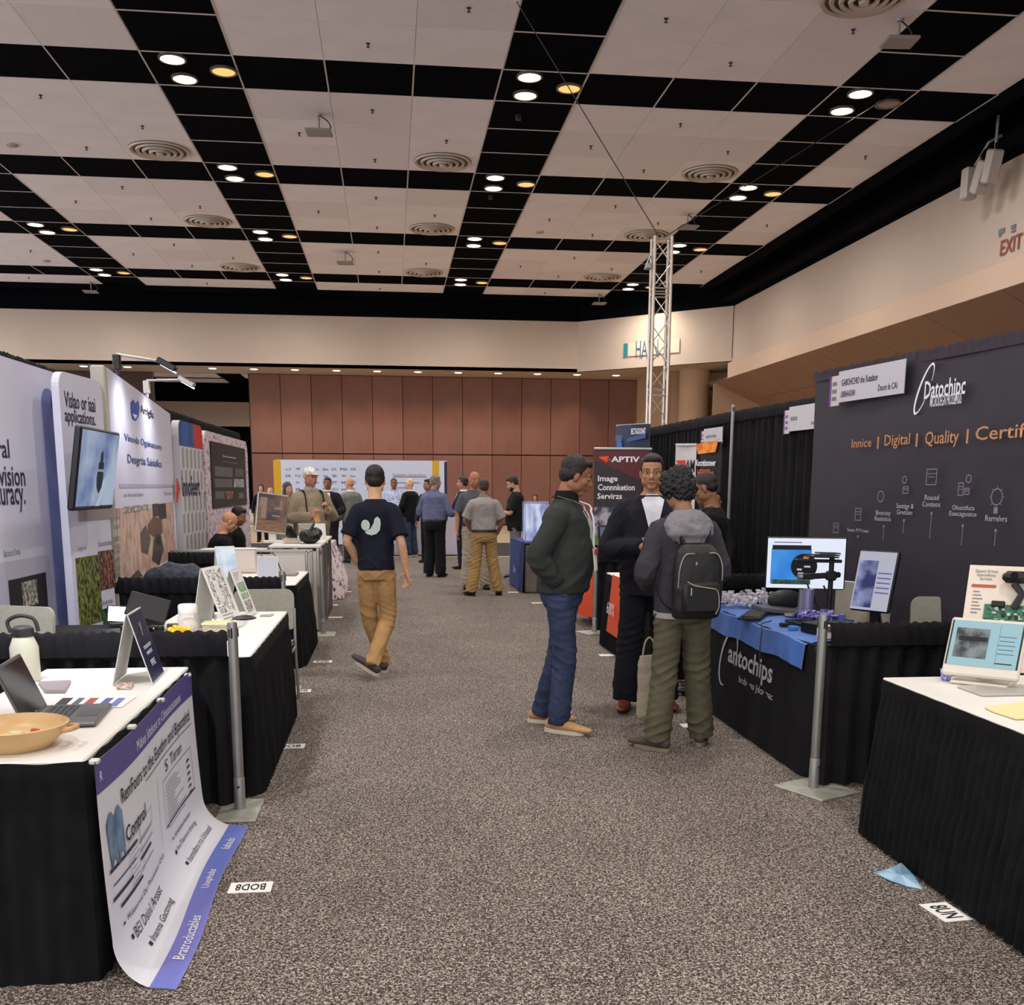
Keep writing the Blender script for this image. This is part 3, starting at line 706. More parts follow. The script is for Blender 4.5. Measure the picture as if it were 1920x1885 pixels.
# ================================================================ LEFT BOOTH 1
table('near left white table with black skirt', -1.63, 3.30, -.985, 5.03, z0=.0, flare=.008, amp=.005)
def poster():
    t = thing('draped_poster', 'white poster with purple header hanging off the near left table onto the floor', 'poster', (-.948, 3.27, 0), 0)
    W_, H_ = 1.60, 1.10
    def S(u, v, off=0.):
        # u along +Y, v = distance from the bottom edge (0) to the top edge (H_)
        d = (H_-v)*.815
        zt = .745-.012*math.sin(u*3.6)
        if d < .60: x, z = .008+.05*d*d, zt-d; nx, nz = 1, .1
        elif d < .84:
            a = (d-.60)/.24*PI/2; r = .153; x = .026+r*(1-math.cos(a)); z = zt-.6-r*math.sin(a)+.008; nx, nz = math.cos(a), math.sin(a)
        else: x = .026+.153+(d-.84); z = max(.004, zt-.6-.153+.008-(d-.84)*.1); nx, nz = 0, 1
        yy = u+(d-.6)*(.0 if d < .6 else -.28)*(1-u/W_*.5) if d > .6 else u
        x += .012*math.sin(u*5)*min(1, d)
        return (x+nx*off, yy, max(z, .003)+nz*off)
    m = MB(); nu, nv = 40, 44
    m.grid(lambda i, j: S(W_*i/(nu-1), H_*j/(nv-1)), nu, nv); m.build('sheet', M('poster_vinyl', (226, 226, 236), .35, var=.01), t, True, fix=False)
    def strip(u0, v0, u1, v1, mat, n1=16, n2=8, off=.002, name='print'):
        mm = MB(); mm.grid(lambda i, j: S(u0+(u1-u0)*i/(n1-1), v0+(v1-v0)*j/(n2-1), off), n1, n2); return mm.build(name, mat, t, True, fix=False)
    strip(0, H_-.135, W_, H_, M('purple_band', (84, 78, 148), .4), 40, 8, name='header_band')
    strip(.0, 0, W_, .11, M('violet_blue_band', (128, 118, 196), .4, col2=(92, 128, 208), vs=.6, ramp=(.35, .65)), 40, 5, name='footer_band')
    def tx(s_, u, v, wd, ht, mat, rot=0., bold=0.): return text(s_, u, v, wd, ht, mat, t, 0, M3=lambda a, b: S(a, b, .004), bold=bold)
    WH = M('white_ink', (236, 236, 244), .5)
    tx('Midsea Sdtdsont to Cdoasescascaaons', .92, H_-.085, .80, .05, WH)
    tx('RemFours to the Eaothm and Bipsotshtd', .87, H_-.235, 1.22, .085, INK, bold=.01); strip(.62, H_-.285, 1.5, H_-.281, INK, 16, 2, .004, 'rule')
    tx('Control', .42, H_-.40, .30, .07, INK, bold=.01); tx('Taran', 1.16, H_-.345, .22, .06, INK); tx('S', .98, H_-.345, .05, .06, NAVYINK)
    tx('Midseamot Dsy Prostatets Ghds', .48, .37, .62, .045, NAVYINK); tx('BEI Dsinl Arssst', .42, .285, .42, .045, NAVYINK); tx('Inanna Gactnvag', .47, .2, .36, .045, NAVYINK)
    tx('Ameatsoratoesr', 1.16, .36, .30, .035, NAVYINK); tx('InuTlasmnt bnamg', 1.18, .285, .34, .035, NAVYINK); tx('Insmsdstns tra Ushasead', 1.24, .2, .42, .035, NAVYINK)
    for (u, v) in ((.12, .37), (.17, .285), (.25, .2), (.97, .36), (.97, .285), (.99, .2)): strip(u, v-.01, u+.02, v+.01, INK, 2, 2, .004, 'bullet')
    tx('Bratroductables', .38, .055, .36, .05, WH, bold=.01); tx('Usephabs', .93, .055, .2, .05, WH, bold=.01); tx('Iabads', 1.33, .055, .14, .045, WH, bold=.01)
    tx('R', .05, H_-.07, .03, .04, WH)
    # winged W logo: two leaf shapes
    LB = M('slate_blue_logo', (72, 104, 140), .4, col2=(120, 150, 180), vs=8)
    for (u0, du) in ((.06, 1), (.15, 1)):
        mm = MB(); mm.grid(lambda i, j: S(u0+.10*(i/5)*(1-.2*j/9)+.02*j/9, H_-.23-.20*j/9-(.05*abs(i/2.5-1)), .004), 6, 10); mm.build('logo', LB, t, False, fix=False)
    # framed document on the right
    def frame(u0, v0, u1, v1, mat, w=.006):
        for a in ((u0, v0, u1, v0+w), (u0, v1-w, u1, v1), (u0, v0, u0+w, v1), (u1-w, v0, u1, v1)): strip(*a, mat, 10, 10, .0035, 'frame_line')
    frame(.90, .46, 1.45, H_-.40, GREYINK, .004); strip(.90, .455, 1.45, .465, NAVYINK, 12, 3, .004, 'frame_line')
    r_ = random.Random(3)
    for k in range(13): v = H_-.44-.0185*k; strip(.94, v, .94+r_.uniform(.14, .34), v+.004, GREYINK, 6, 2, .004, 'text_line')
    for k in range(6): strip(1.34, H_-.46-.036*k, 1.34+.05, H_-.46-.036*k+.012, NAVYINK, 3, 2, .004, 'text_line')
    for (u0, v0, u1, v1) in ((.05, .62, .40, .635), (.07, .56, .36, .566), (.05, .50, .30, .515), (.42, .60, .64, .604), (.42, .56, .64, .564), (.42, .52, .60, .535), (.42, .48, .62, .484), (.12, .445, .42, .46)):
        strip(u0, v0, u1, v1, NAVYINK, 8, 2, .004, 'diagram_line')
    frame(.28, .47, .46, .66, GREYINK, .003); frame(.44, .61, .66, .68, GREYINK, .003)
    for k in range(7): strip(.30, .49+.022*k, .30+r_.uniform(.05, .14), .493+.022*k, GREYINK, 4, 2, .004, 'text_line')
    strip(.80, .42, .803, H_-.34, GREYINK, 2, 12, .0035, 'rule')
    for k in range(4):
        m = MB(); yy = (.02, .50, .98, 1.55)[k]; m.box((.004, yy, .742), (.03, .03, .016), None, .004); m.build('clip', M('clip_white', (210, 208, 200), .4), t)
poster()
def laptop():
    t = thing('laptop', 'open grey laptop with dark screen on the near left table', 'laptop', (-1.20, 3.92, .748), math.radians(95))
    # local: +y is the hinge side away from the typist, x along the hinge
    LG = M('laptop_grey', (104, 102, 104), .4, metal=.4)
    m = MB(); m.box((0, 0, .009), (.345, .24, .016), None, .005); m.build('base', LG, t)
    K = MB()
    for r in range(5):
        for c in range(14): K.box((-.151+c*.0215, .085-r*.021, .019), (.018, .0175, .003))
    K.build('keyboard', M('key_grey', (70, 70, 72), .5), t)
    m = MB(); m.box((.0, -.07, .0178), (.12, .075, .001)); m.build('touchpad', M('touchpad_grey', (86, 85, 88), .3), t)
    A = Matrix.Rotation(math.radians(-22), 3, 'X')
    m = MB(); m.box((0, .125+.1*math.sin(math.radians(22)), .015+.11*math.cos(math.radians(22))), (.345, .009, .225), A, .003); m.build('lid', LG, t)
    m = MB(); m.box((0, .1205+.1*math.sin(math.radians(22)), .0165+.11*math.cos(math.radians(22))), (.325, .002, .2), A); m.build('screen', M('dark_glossy_screen', (26, 24, 26), .12, spec=.7), t)
    m = MB(); m.lathe([(.008, 0), (.008, .0012)], 12, (0, .1195, .03)); m.build('logo', CHROME, t)
laptop()
def bowl():
    t = thing('bowl', 'tan shallow bowl with side handle holding small sweets', 'bowl', (-1.255, 3.50, .747))
    m = MB(); m.lathe([(.0001, .004), (.115, 0), (.12, .006), (.165, .05), (.172, .075), (.166, .078), (.158, .052), (.11, .014), (.0001, .012)], 48, cap=False)
    m.build('body', M('tan_ceramic', (206, 172, 122), .35, var=.05, vs=10), t, True)
    for sgn in (1, -1):
        m = MB(); m.tube([(sgn*.160, -.035, .055), (sgn*.19, -.03, .06), (sgn*.2, 0, .06), (sgn*.19, .03, .06), (sgn*.160, .035, .055)], .009, 8, 4); m.build('handle', M('tan_handle', (196, 150, 104), .4), t, True)
    cs = [(60, 76, 150), (214, 214, 216), (196, 90, 70), (226, 220, 180), (200, 196, 200)]
    for k in range(14):
        a, r = rnd.uniform(0, 6.28), rnd.uniform(.01, .085); c = cs[k % 5]
        m = MB(); m.tube([(-.022, 0, 0), (-.014, 0, 0), (.014, 0, 0), (.022, 0, 0)], [.002, .008, .008, .002], 8)
        o = m.build('wrapped_sweet', M('wrapper_%d' % (k % 5), c, .3), None, True); o.location = (-1.255+r*math.cos(a), 3.5+r*math.sin(a), .775+rnd.uniform(0, .01)); o.rotation_euler = (rnd.uniform(-.3, .3), rnd.uniform(-.3, .3), rnd.uniform(0, 3))
        tag(o, 'small %s wrapped sweet inside the tan bowl' % ('blue', 'white', 'red', 'pale yellow', 'grey')[k % 5], 'sweet', 'wrapped sweets in the tan bowl')
bowl()
def flat(name, label, cat, pts, z, th, mat, bev=0.):
    q = [onz(*p, z) for p in pts]; c = sum((Vector(p) for p in q), Vector())/len(q)
    m = MB(); m.prism([(p.x-c.x, p.y-c.y) for p in q], 0, th, 'z'); o = m.build(name, mat); o.location = (c.x, c.y, z); return tag(o, label, cat)
flat('notebook', 'closed lilac-grey notebook on the near left table', 'notebook', [(72, 1284), (133, 1281), (122, 1300), (84, 1300)], .747, .014, M('lilac_cover', (150, 138, 142), .5))
br = flat('brochure', 'colour-printed brochure strip behind the laptop', 'brochure', [(115, 1307), (256, 1307), (228, 1327), (98, 1324)], .747, .002, PAPER)
for a, b, c in ((118, 138, (50, 30, 34)), (170, 186, (170, 70, 60)), (200, 214, (80, 90, 150)), (222, 236, (110, 120, 190)), (148, 160, (90, 90, 110))):
    flat('print', '', '', [(a, 1309), (b, 1309), (b-18, 1325), (a-18, 1324)], .7492, .0006, M('brochure_ink_%d' % a, c, .5))
for o in [o for o in COL.objects if o.name.startswith('print') and o.parent is None]:
    o.parent = br; o.location = o.location-br.location
    for k in ('label', 'category'): del o[k]
cd = flat('business_card_holder', 'small card pack on the near left table near the navy tent sign', 'card', [(220, 1286), (250, 1284), (246, 1293), (219, 1293)], .747, .012, M('card_brown', (150, 110, 90), .5, col2=(220, 210, 196), vs=60))
def tent(name, label, a, b, h, lean, mat_face, mats_back=WHITE, depth=.1, build=None):
    """A-frame table sign. a,b = left and right lower corners of the face as the viewer sees them"""
    B = Board(name, label, 'sign', a, b, tilt=lean)
    B.rect(0, 0, B.w, h, M('sign_card', (214, 214, 208), .6), name='front_panel', y=0, th=.004)
    B.rect(.006, .006, B.w-.006, h-.006, mat_face, name='printed_face', y=-.004, th=.001)
    m = MB(); top = h*math.cos(lean); ty = h*math.sin(lean)
    # rear leg built in the un-tilted frame, then turned into the board's frame
    R_ = Matrix.Rotation(lean, 3, 'X')
    q = [R_ @ Vector(p) for p in ((0.004, ty+.004, top-.002), (B.w-.004, ty+.004, top-.002), (B.w-.004, ty+.075, .002), (.004, ty+.075, .002))]
    m.add(q+[p+Vector((0, .004, 0)) for p in q], [(0, 1, 2, 3), (7, 6, 5, 4), (0, 4, 5, 1), (1, 5, 6, 2), (2, 6, 7, 3), (3, 7, 4, 0)]); m.build('rear_panel', M('sign_card', (214, 214, 208), .6), B.o)
    return B
B = tent('tent_sign', 'navy tent sign standing at the far end of the near left table', (-1.045, 4.56, .748), (-1.06, 4.86, .748), .32, .28, M('navy_print', (42, 50, 92), .4, col2=(26, 30, 58), vs=3))
text('y', .15, .235, .05, .06, SILVER, B.o, -.006); text('nsmanction\nnenetrat', .15, .145, .17, .05, M('white_ink', (236, 236, 244), .5), B.o, -.006, bold=.02); text('9PRE', .15, .08, .10, .03, M('white_ink', (236, 236, 244)), B.o, -.006, bold=.02)
def thermos():
    p = onz(10, 1262, .75); t = thing('thermos_jug', 'cream jug with black carrying loop at the left edge', 'jug', (-1.62, 4.72, .747))
    m = MB(); m.lathe([(.055, 0), (.06, .01), (.06, .15), (.045, .19), (.04, .2)], 28); m.build('body', M('cream_enamel', (200, 200, 180), .35), t, True)
    m = MB(); m.lathe([(.042, .198), (.046, .205), (.046, .235), (.03, .245)], 24); m.build('lid', DARKG, t, True)
    m = MB(); m.tube([(-.05, 0, .215), (-.06, 0, .265), (-.01, 0, .29), (.05, 0, .275), (.066, 0, .22)], .009, 8, 5); m.build('handle', DARKG, t, True)
thermos()
chair('grey chair behind the low black drape at the left edge', -2.12, 5.62, math.radians(160), .95)

# ================================================================ LEFT DISPLAY WALLS
PW = M('display_white_fabric', (206, 204, 220), .65, var=.01, vs=2)
LIL = M('display_lilac_print', (150, 158, 208), .5, col2=(112, 120, 168), vs=1.2)
def display(name, label, p0, p1, outline, th=.09, mat=PW, edge=None, cat='display wall'):
    B = Board(name, label, cat, p0, p1); m = MB(); m.prism([B.uv(*p) if isinstance(p, tuple) and len(p) == 2 and p[0] > 5 else p[1:] for p in outline], .002, th)
    m.build('panel', mat, B.o); return B
def rounded(B, w, h, r=.12, top=True, x0=0.):
    pts = [(x0, .03), (w, .03)]
    for k in range(7): a = PI/2*k/6; pts.append((w-r+r*math.cos(a), h-r+r*math.sin(a)))
    for k in range(7): a = PI/2+PI/2*k/6; pts.append((x0+r+r*math.cos(a), h-r+r*math.sin(a)))
    return pts
def panelwall(name, label, p0, p1, h, h2=None, th=.09, r=0., mat=PW):
    B = Board(name, label, 'display wall', p0, p1)
    if r: pts = rounded(B, B.w, h, r)
    else: pts = [(0, .03), (B.w, .03), (B.w, h2 or h), (0, h)]
    m = MB(); m.prism(pts, 0, th); m.build('panel', mat, B.o); return B
def post_feet(B, xs, d=.45):
    for x in xs:
        m = MB(); m.box((x, .04, .015), (.07, d, .03), None, .008); m.build('foot', GREYMETAL, B.o)
# wall 1
B = panelwall('display_wall', 'white fabric display wall at the left edge reading ral vision accuracy', (-2.39, 4.1, 0), (-2.30, 7.69, 0), 2.37, 2.37, .1)
post_feet(B, (.2, B.w-.2))
for s_, x0, y0, x1, y1 in (('general', -58, 829, 17, 866), ('vision', 2, 881, 46, 907), ('accuracy.', -38, 930, 47, 945)):
    a = B.uv(x1, (y0+y1)/2); wd = {'general': .60, 'vision': .42, 'accuracy.': .62}[s_]; text(s_, a[0]-wd/2, a[1], wd, .15 if s_ != 'vision' else .12, NAVYINK, B.o, -.003, bold=.012)
a = B.uv(78, 770); b = B.uv(112, 905)
def rr(u0, v0, u1, v1, r):
    pts = []
    for (cx_, cz_, a0) in ((u1-r, v1-r, 0), (u0+r, v1-r, PI/2), (u0+r, v0+r, PI), (u1-r, v0+r, 1.5*PI)):
        for k in range(7): q = a0+PI/2*k/6; pts.append((cx_+r*math.cos(q), cz_+r*math.sin(q)))
    return pts
B.poly(rr(a[0], .6, B.w-.01, B.uv(85, 728)[1], .12), LIL, name='device_picture')
c_ = B.uv(97, 755); m = MB(); m.lathe([(.05, -.003), (.05, -.005)], 20, (c_[0]+.02, 0, c_[1]), axis='y'); m.build('lens_picture', M('dark_lens', (24, 26, 50), .2), B.o)
B.poly(rr(B.uv(2, 1060)[0]-.2, .5, B.uv(88, 1000)[0], B.uv(60, 1045)[1], .08), M('pale_lilac_print', (186, 184, 200), .5), name='print', y=-.0025)
B.rp(22, 1188, 84, 1073, M('dark_print', (34, 32, 38), .5), y=-.005); B.rp(42, 1140, 66, 1086, picture('garden_photo', (70, 90, 60), (200, 190, 180), 40), y=-.007, name='photo')
text('Bactcors Osmp', B.uv(22, 1038)[0], B.uv(22, 1038)[1], .26, .05, GREYINK, B.o, -.004)
m = MB(); m.prism([(B.w+.004, .05), (B.w+.42, .05), (B.w+.42, 2.30), (B.w+.004, 2.35)], .02, .06); m.build('return_panel', M('shaded_lilac_fabric', (112, 114, 138), .7), B.o)  # darker colour paints in the shade on the wall's side segment
# narrow panel 2 with the screen
B = panelwall('display_stand', 'narrow white panel with rounded corners reading applications, carrying a screen', (-2.14, 7.25, 0), (-2.06, 7.98, 0), 2.34, None, .05, .10)
B2 = B; post_feet(B, (.15, B.w-.15), .16)
text('Vislao or iaai', *B.uv(150, 754)[:1], B.uv(150, 754)[1], B.uv(178, 754)[0]-B.uv(121, 754)[0], .105, NAVYINK, B.o, -.003, bold=.012)
text('applications.', B.uv(151, 786)[0], B.uv(151, 786)[1], B.uv(180, 786)[0]-B.uv(123, 786)[0], .115, NAVYINK, B.o, -.003, bold=.012)
B.rp(147, 978, 208, 862, M('warm_grey_print', (150, 140, 142), .6), name='grey_block')
B.rp(150, 1178, 184, 1040, picture('ivy_photo', (24, 34, 20), (130, 140, 70), 45, stretch=(1, 1, .5)), name='photo'); B.rp(188, 1108, 212, 1030, picture('red_squirrel_photo', (40, 36, 34), (150, 96, 76), 26), name='photo')
B.rp(195, 1195, 218, 1135, picture('green_field_photo', (20, 50, 30), (60, 106, 60), 20), name='photo')
text('Segerel', B.uv(153, 1029)[0], B.uv(153, 1029)[1], .15, .04, GREYINK, B.o); text('Eaunontsinal', B.uv(197, 1018)[0], B.uv(197, 1018)[1], .26, .04, GREYINK, B.o); text('Elvunrunas', B.uv(200, 1128)[0], B.uv(200, 1128)[1], .22, .04, GREYINK, B.o)
# wall-mounted screen
def screen_on_arm():
    B = Board('wall_screen', 'large black-framed screen with a blue picture, mounted on the narrow white panel', 'screen', (-1.93, 6.68, 1.46), (-1.93, 7.56, 1.46), tilt=-.16)
    m = MB(); m.box((.44, .022, .245), (.90, .044, .52), None, .010); m.build('casing', BLACKP, B.o)
    m = MB(); m.box((.44, -.001, .25), (.86, .004, .475)); sc = m.build('screen', picture('blue_screen_picture', (96, 120, 170), (176, 190, 214), 2.2, emit=.75), B.o)
    DS = M('screen_dark_shape', (40, 46, 66), emit=.5)
    m = MB(); m.prism([(.40, .20), (.42, .13), (.47, .09), (.53, .13), (.55, .20), (.54, .235), (.41, .235)], -.006, -.004); m.build('onscreen_device', DS, sc)
    m = MB(); m.prism([(.42, .25), (.54, .25), (.54, .29), (.51, .30), (.505, .35), (.48, .37), (.455, .35), (.45, .30), (.42, .29)], -.006, -.004); m.build('onscreen_device', DS, sc)
    m = MB(); m.prism([(.43, .01), (.52, .01), (.64, .20), (.57, .18), (.55, .1)], -.005, -.003); m.build('onscreen_beam', M('screen_pale_shape', (190, 206, 230), emit=.7), sc)
    m = MB(); m.box((.42, .075, .22), (.34, .07, .26), None, .015); m.build('mount', BLACKP, B.o)
screen_on_arm()
# wall 3
B = panelwall('display_wall', 'white display wall with blue logo and two arm lamps on top', (-2.09, 8.28, 0), (-2.42, 12.15, 0), 2.47, 2.39, .12)
B3 = B; post_feet(B, (.25, B.w-.25))
m = MB(); m.box((-.06, .05, 1.24), (.10, .1, 2.47), None, .01); m.build('end_post', M('cream_extrusion', (176, 172, 158), .5), B.o)
WH2 = M('slate_blue_letter', (66, 88, 136), .5)
B.polyp([(244, 755), (249, 749), (253, 757), (258, 751), (261, 765), (259, 781), (254, 789), (248, 786), (245, 774)], M('logo_blue', (52, 88, 176), .5), 'logo', -.004); B.polyp([(247, 776), (256, 779), (252, 786)], M('white_ink', (236, 236, 244)), 'logo', -.006)
B.tp('Arrlgila', 262, 758, 288, 790, NAVYINK, bold=.01); B.tp('Vinods Oguinatoors', 232, 812, 303, 848, WH2, bold=.01); B.tp('Desgrtia Saisiafics', 238, 851, 303, 881, WH2, bold=.01)
B.rp(223, 915, 327, 909, M('lilac_bar', (172, 174, 196), .5), name='divider_bar')
B.rp(226, 1098, 324, 941, picture('brown_art_photo', (206, 178, 160), (176, 140, 124), 6, (.45, .6)), name='photo')
B.rp(229, 962, 283, 948, M('photo_label', (206, 196, 186), .5), name='print', y=-.004)
for (x0, y0, x1, y1, c) in ((298, 944, 310, 975, (44, 34, 40)), (286, 944, 296, 970, (60, 52, 56))): B.rp(x0, y1, x1, y0, M('art_ink_%d' % x0, c, .5), name='print', y=-.004)
for pts, c in ((((276, 985), (287, 968), (302, 975), (304, 1000), (290, 1008), (278, 1000)), (104, 74, 60)), (((262, 1000), (272, 985), (282, 1010), (276, 1040), (264, 1035)), (90, 78, 74)), (((288, 1010), (300, 1002), (306, 1030), (298, 1060), (284, 1050)), (64, 56, 52)), (((290, 1000), (299, 1003), (302, 1024), (292, 1020)), (40, 116, 90)), (((246, 1080), (258, 1068), (268, 1082), (262, 1098), (246, 1098)), (70, 56, 50))):
    B.polyp(pts, M('art_%d' % c[0], c, .5, var=.2, vs=20), y=-.005)
B.tp('GRE NNC DOAA T.NJ', 231, 950, 277, 960, GREYINK, y=-.007)
for k in range(8): B.tp(('gruss', 'Tnecsc', 'mms', 'tnmus', 'ptonnss', 'astsseres', 'tttss', 'uscht')[k], 210, (970, 984, 1008, 1022, 1034, 1047, 1062, 1075)[k], 225, (976, 990, 1014, 1028, 1040, 1053, 1068, 1081)[k], GREYINK)
B.tp('uvr blo-awes bassas', 231, 924, 268, 930, GREYINK); B.tp('ffhrosls ssssi', 308, 922, 322, 928, GREYINK)
def arm_lamp(label, base, tip, warm=False, power=30, aim=None):
    b = Vector(base); t_ = Vector(tip); t = thing('arm_lamp', label, 'lamp', base)
    d = t_-b; m = MB(); m.box((0, 0, .03), (.06, .05, .12), None, .008); m.tube([(0, 0, -.06), (0, 0, .06)], .012); m.build('bracket', BLACKP if not warm else ALU, t)
    m = MB(); m.tube([(0, 0, .09), d*.96+Vector((0, 0, .02))], .011, 8); m.build('arm', ALU, t, True)
    m = MB(); m.box(d+Vector((0, 0, 0)), (.16, .09, .05), Matrix.Rotation(.5, 3, 'Y'), .01); m.build('head', BLACKP if not warm else ALU, t)
    m = MB(); m.box(d+Vector((.01, 0, -.032)), (.12, .07, .008), Matrix.Rotation(.5, 3, 'Y')); m.build('lens', M('cool_lamp_glow', (240, 240, 255), emit=6), t)
    spot(t_+Vector((-.02, 0, -.05)), power, .05, (.88, .9, 1), 150, 1., 'lamp_light', None, aim or (b.x+.0, b.y+.1, 1.2), .06)
pa = ony(213, 700, 8.3); pb = ony(314, 683, 8.1)
arm_lamp('black-headed arm lamp over the white display wall, left one', (-2.13, 8.75, 2.53), tuple(ony(313, 684, 8.75)))
arm_lamp('silver-headed arm lamp over the white display wall, right one', (-2.25, 10.3, 2.48), tuple(ony(350, 716, 10.3)), True)
arm_lamp('unseen arm lamp added to brighten the left-edge display wall', (-2.40, 4.4, 2.42), (-1.50, 4.15, 2.6), False, 230, (-2.3, 6.9, 1.3))  # added lamp out of view, there to brighten the left-edge wall
# wall 4: checkered
B = panelwall('display_wall', 'grey checker-patterned display panel with blue and red top band', (-2.37, 12.3, 0), (-2.35, 13.68, 0), 2.34, None, .08, .12, M('checker_white', (204, 202, 206), .6))
post_feet(B, (.2, B.w-.2))
CG = M('checker_grey', (160, 156, 160), .6); cw = B.w/12; pr_ = None
for i in range(12):
    for j in range(8):
        if (i+j) % 2 == 0:
            if pr_ is None: m = MB(); m.prism([(0, 0), (cw*.9, .02), (cw*.95, .24), (cw*.05, .22)], -.003, -.002); pr_ = m.build('print', CG, B.o); o = pr_
            else: o = inst(pr_, 'print', B.o)
            o.location = (i*cw+.01, 0, .06+j*.249)
B.poly([(0, 2.06), (B.w*.6, 2.06), (B.w*.6, 2.34), (.12, 2.34), (.03, 2.3), (0, 2.22)], M('top_band_blue', (40, 96, 168), .5, col2=(36, 66, 130), vs=2), y=-.004)
B.poly([(B.w*.6, 2.06), (B.w, 2.06), (B.w, 2.22), (B.w-.03, 2.3), (B.w-.12, 2.34), (B.w*.6, 2.34)], M('top_band_red', (196, 50, 52), .5), y=-.004)
a = B.uv(342, 905); B.tp('innofeert', 340, 892, 375, 930, NAVYINK, bold=.02); B.polyp([(332, 897), (337, 917), (332, 943), (330, 943), (330, 897)], REDINK, y=-.004)
# wall 5: pink patterned with black poster
B = panelwall('display_wall', 'pink marbled display panel with a black poster of small pictures', (-2.36, 13.85, 0), (-2.30, 17.5, 0), 2.31, None, .08, .2, M('marbled_pink', (222, 206, 214), .6, col2=(110, 92, 116), vs=14, ramp=(.52, .62), detail=8))
post_feet(B, (.25, B.w-.25))
DKP = M('black_poster', (28, 26, 28), .5)
B.rp(398, 953, 457, 842, DKP, name='poster_panel', y=-.01, th=.008)
B.tp('Inncumat', 415, 853, 440, 861, M('white_ink', (236, 236, 244)), y=-.021); B.tp('nnssisinne istunnnes', 415, 866, 442, 868, SILVER, y=-.021)
for (x0, y0, x1, y1, mt) in ((400, 893, 433, 878, 'mixed_grey_photo'), (438, 893, 453, 880, 'dark_grid_photo'), (400, 914, 433, 899, 'mixed_grey_photo'), (436, 914, 455, 899, 'pale_teal_photo'), (401, 936, 418, 921, 'mixed_grey_photo'), (421, 936, 434, 921, 'brown_photo'), (445, 935, 454, 924, 'mixed_grey_photo')):
    B.rp(x0, y0, x1, y1, {'mixed_grey_photo': picture('mixed_grey_photo', (120, 118, 116), (70, 68, 66), 40), 'dark_grid_photo': picture('dark_grid_photo', (40, 38, 40), (110, 108, 108), 30), 'pale_teal_photo': picture('pale_teal_photo', (190, 190, 190), (70, 100, 100), 14), 'brown_photo': picture('brown_photo', (60, 44, 36), (180, 120, 90), 14)}[mt], name='photo', y=-.020)
B.rp(440, 972, 455, 962, DKP, name='print', y=-.004)

# ================================================================ LEFT BOOTH 2
table('white table with black skirt behind the draped poster', -1.45, 5.36, -.735, 7.28, flare=.03)
table('black-clothed side table behind the low drape on the left', -2.2, 6.05, -1.6, 6.65, top=M('black_table_cover', (18, 18, 20), .8), flare=.02)
def jar():
    t = thing('candy_jar', 'clear round jar with white lid and light sweets', 'jar', (-1.19, 6.18, .747))
    m = MB(); m.lathe([(.05, 0), (.062, .01), (.068, .05), (.06, .1), (.05, .12)], 26); m.build('body', M('jar_glass', (225, 225, 220), .06, alpha=.35, spec=.8), t, True)
    m = MB(); m.ell((0, 0, .05), (.056, .056, .045)); m.build('sweets', M('pale_sweets', (214, 180, 150), .5, col2=(240, 226, 210), vs=60), t, True, kind='stuff')
    m = MB(); m.lathe([(.052, .118), (.056, .125), (.056, .165), (.048, .175), (.0001, .176)], 26); m.build('lid', M('white_plastic', (232, 230, 222), .35), t, True)
jar()
t = thing('sweet_tray', 'low tray heaped with yellow sweets in front of the jar', 'sweets', (-1.21, 6.0, .747)); m = MB(); m.box((0, 0, .012), (.15, .09, .02), None, .006); m.build('tray', CLEAR, t)
m = MB()
for k in range(34): m.ell((rnd.uniform(-.06, .06), rnd.uniform(-.035, .035), .03+rnd.uniform(0, .035)), (.014, .012, .01), 8, 5)
m.build('yellow_sweets', M('yellow_sweets', (238, 190, 24), .4), t, True, kind='stuff')
def clear_box(name, label, x, y, z, d, lidc, fill=None):
    t = thing(name, label, 'box', (x, y, z)); m = MB(); m.box((0, 0, d[2]/2), d, None, .004); m.build('body', M('wrinkled_clear', (214, 206, 186), .1, alpha=.4, bump=.6, bs=30, spec=.8), t)
    m = MB(); m.box((0, 0, d[2]+.004), (d[0]+.01, d[1]+.01, .012), None, .003); m.build('lid', lidc, t)
    if fill: m = MB(); m.box((0, 0, d[2]*.4), (d[0]*.8, d[1]*.8, d[2]*.7), None, .01); m.build('contents', fill, t)
    return t
clear_box('sweet_box', 'clear box with yellow-green lid beside the tent sign with black grid print', -1.0, 6.05, .747, (.16, .11, .075), M('yellow_green_card', (206, 206, 150), .5), M('foil', (200, 186, 150), .3, metal=.3, bump=1, bs=60))
B = tent('tent_sign', 'white tent sign with dense black block print on the second left table', (-.985, 6.22, .748), (-.92, 6.52, .748), .40, .34, PAPER)
r_ = random.Random(11)
# dense block print: groups of small strokes, leaves and pale blobs
mk = MB()
for gx in range(4):
    for gy in range(8):
        if gx in (1,) and gy in (3, 4, 5): continue
        for q in range(9):
            x = .03+gx*.062+(q % 3)*.018; z = .115+gy*.034+(q//3)*.011
            if r_.random() < .8: mk.box((x, -.0056, z), (.011 if r_.random() < .5 else .006, .0008, .005 if r_.random() < .6 else .010))
mk.build('block_print', INK, B.o, fix=False)
mk = MB()
for (x, z, r) in ((.10, .27, .022), (.11, .235, .018), (.105, .20, .024)): mk.lathe([(r, -.0064), (r, -.0056)], 16, (x, 0, z), axis='y')
mk.build('pale_blob_print', M('cream_ink', (226, 224, 206), .6), B.o)
for z in (.095, .075, .055): B.rect(.03, z, .2-.3*(.095-z), z+.003, INK, y=-.0056)
B = tent('tent_sign', 'narrow white tent sign with green blocks behind the black-printed one', (-.95, 6.92, .748), (-.92, 7.14, .748), .33, .34, PAPER)
for k in range(4): B.rect(.03, .30-.014*k, .03+.13-.02*k, .303-.014*k, GREYINK, y=-.0056)
GP = picture('green_mosaic_print', (110, 160, 110), (186, 200, 176), 60)
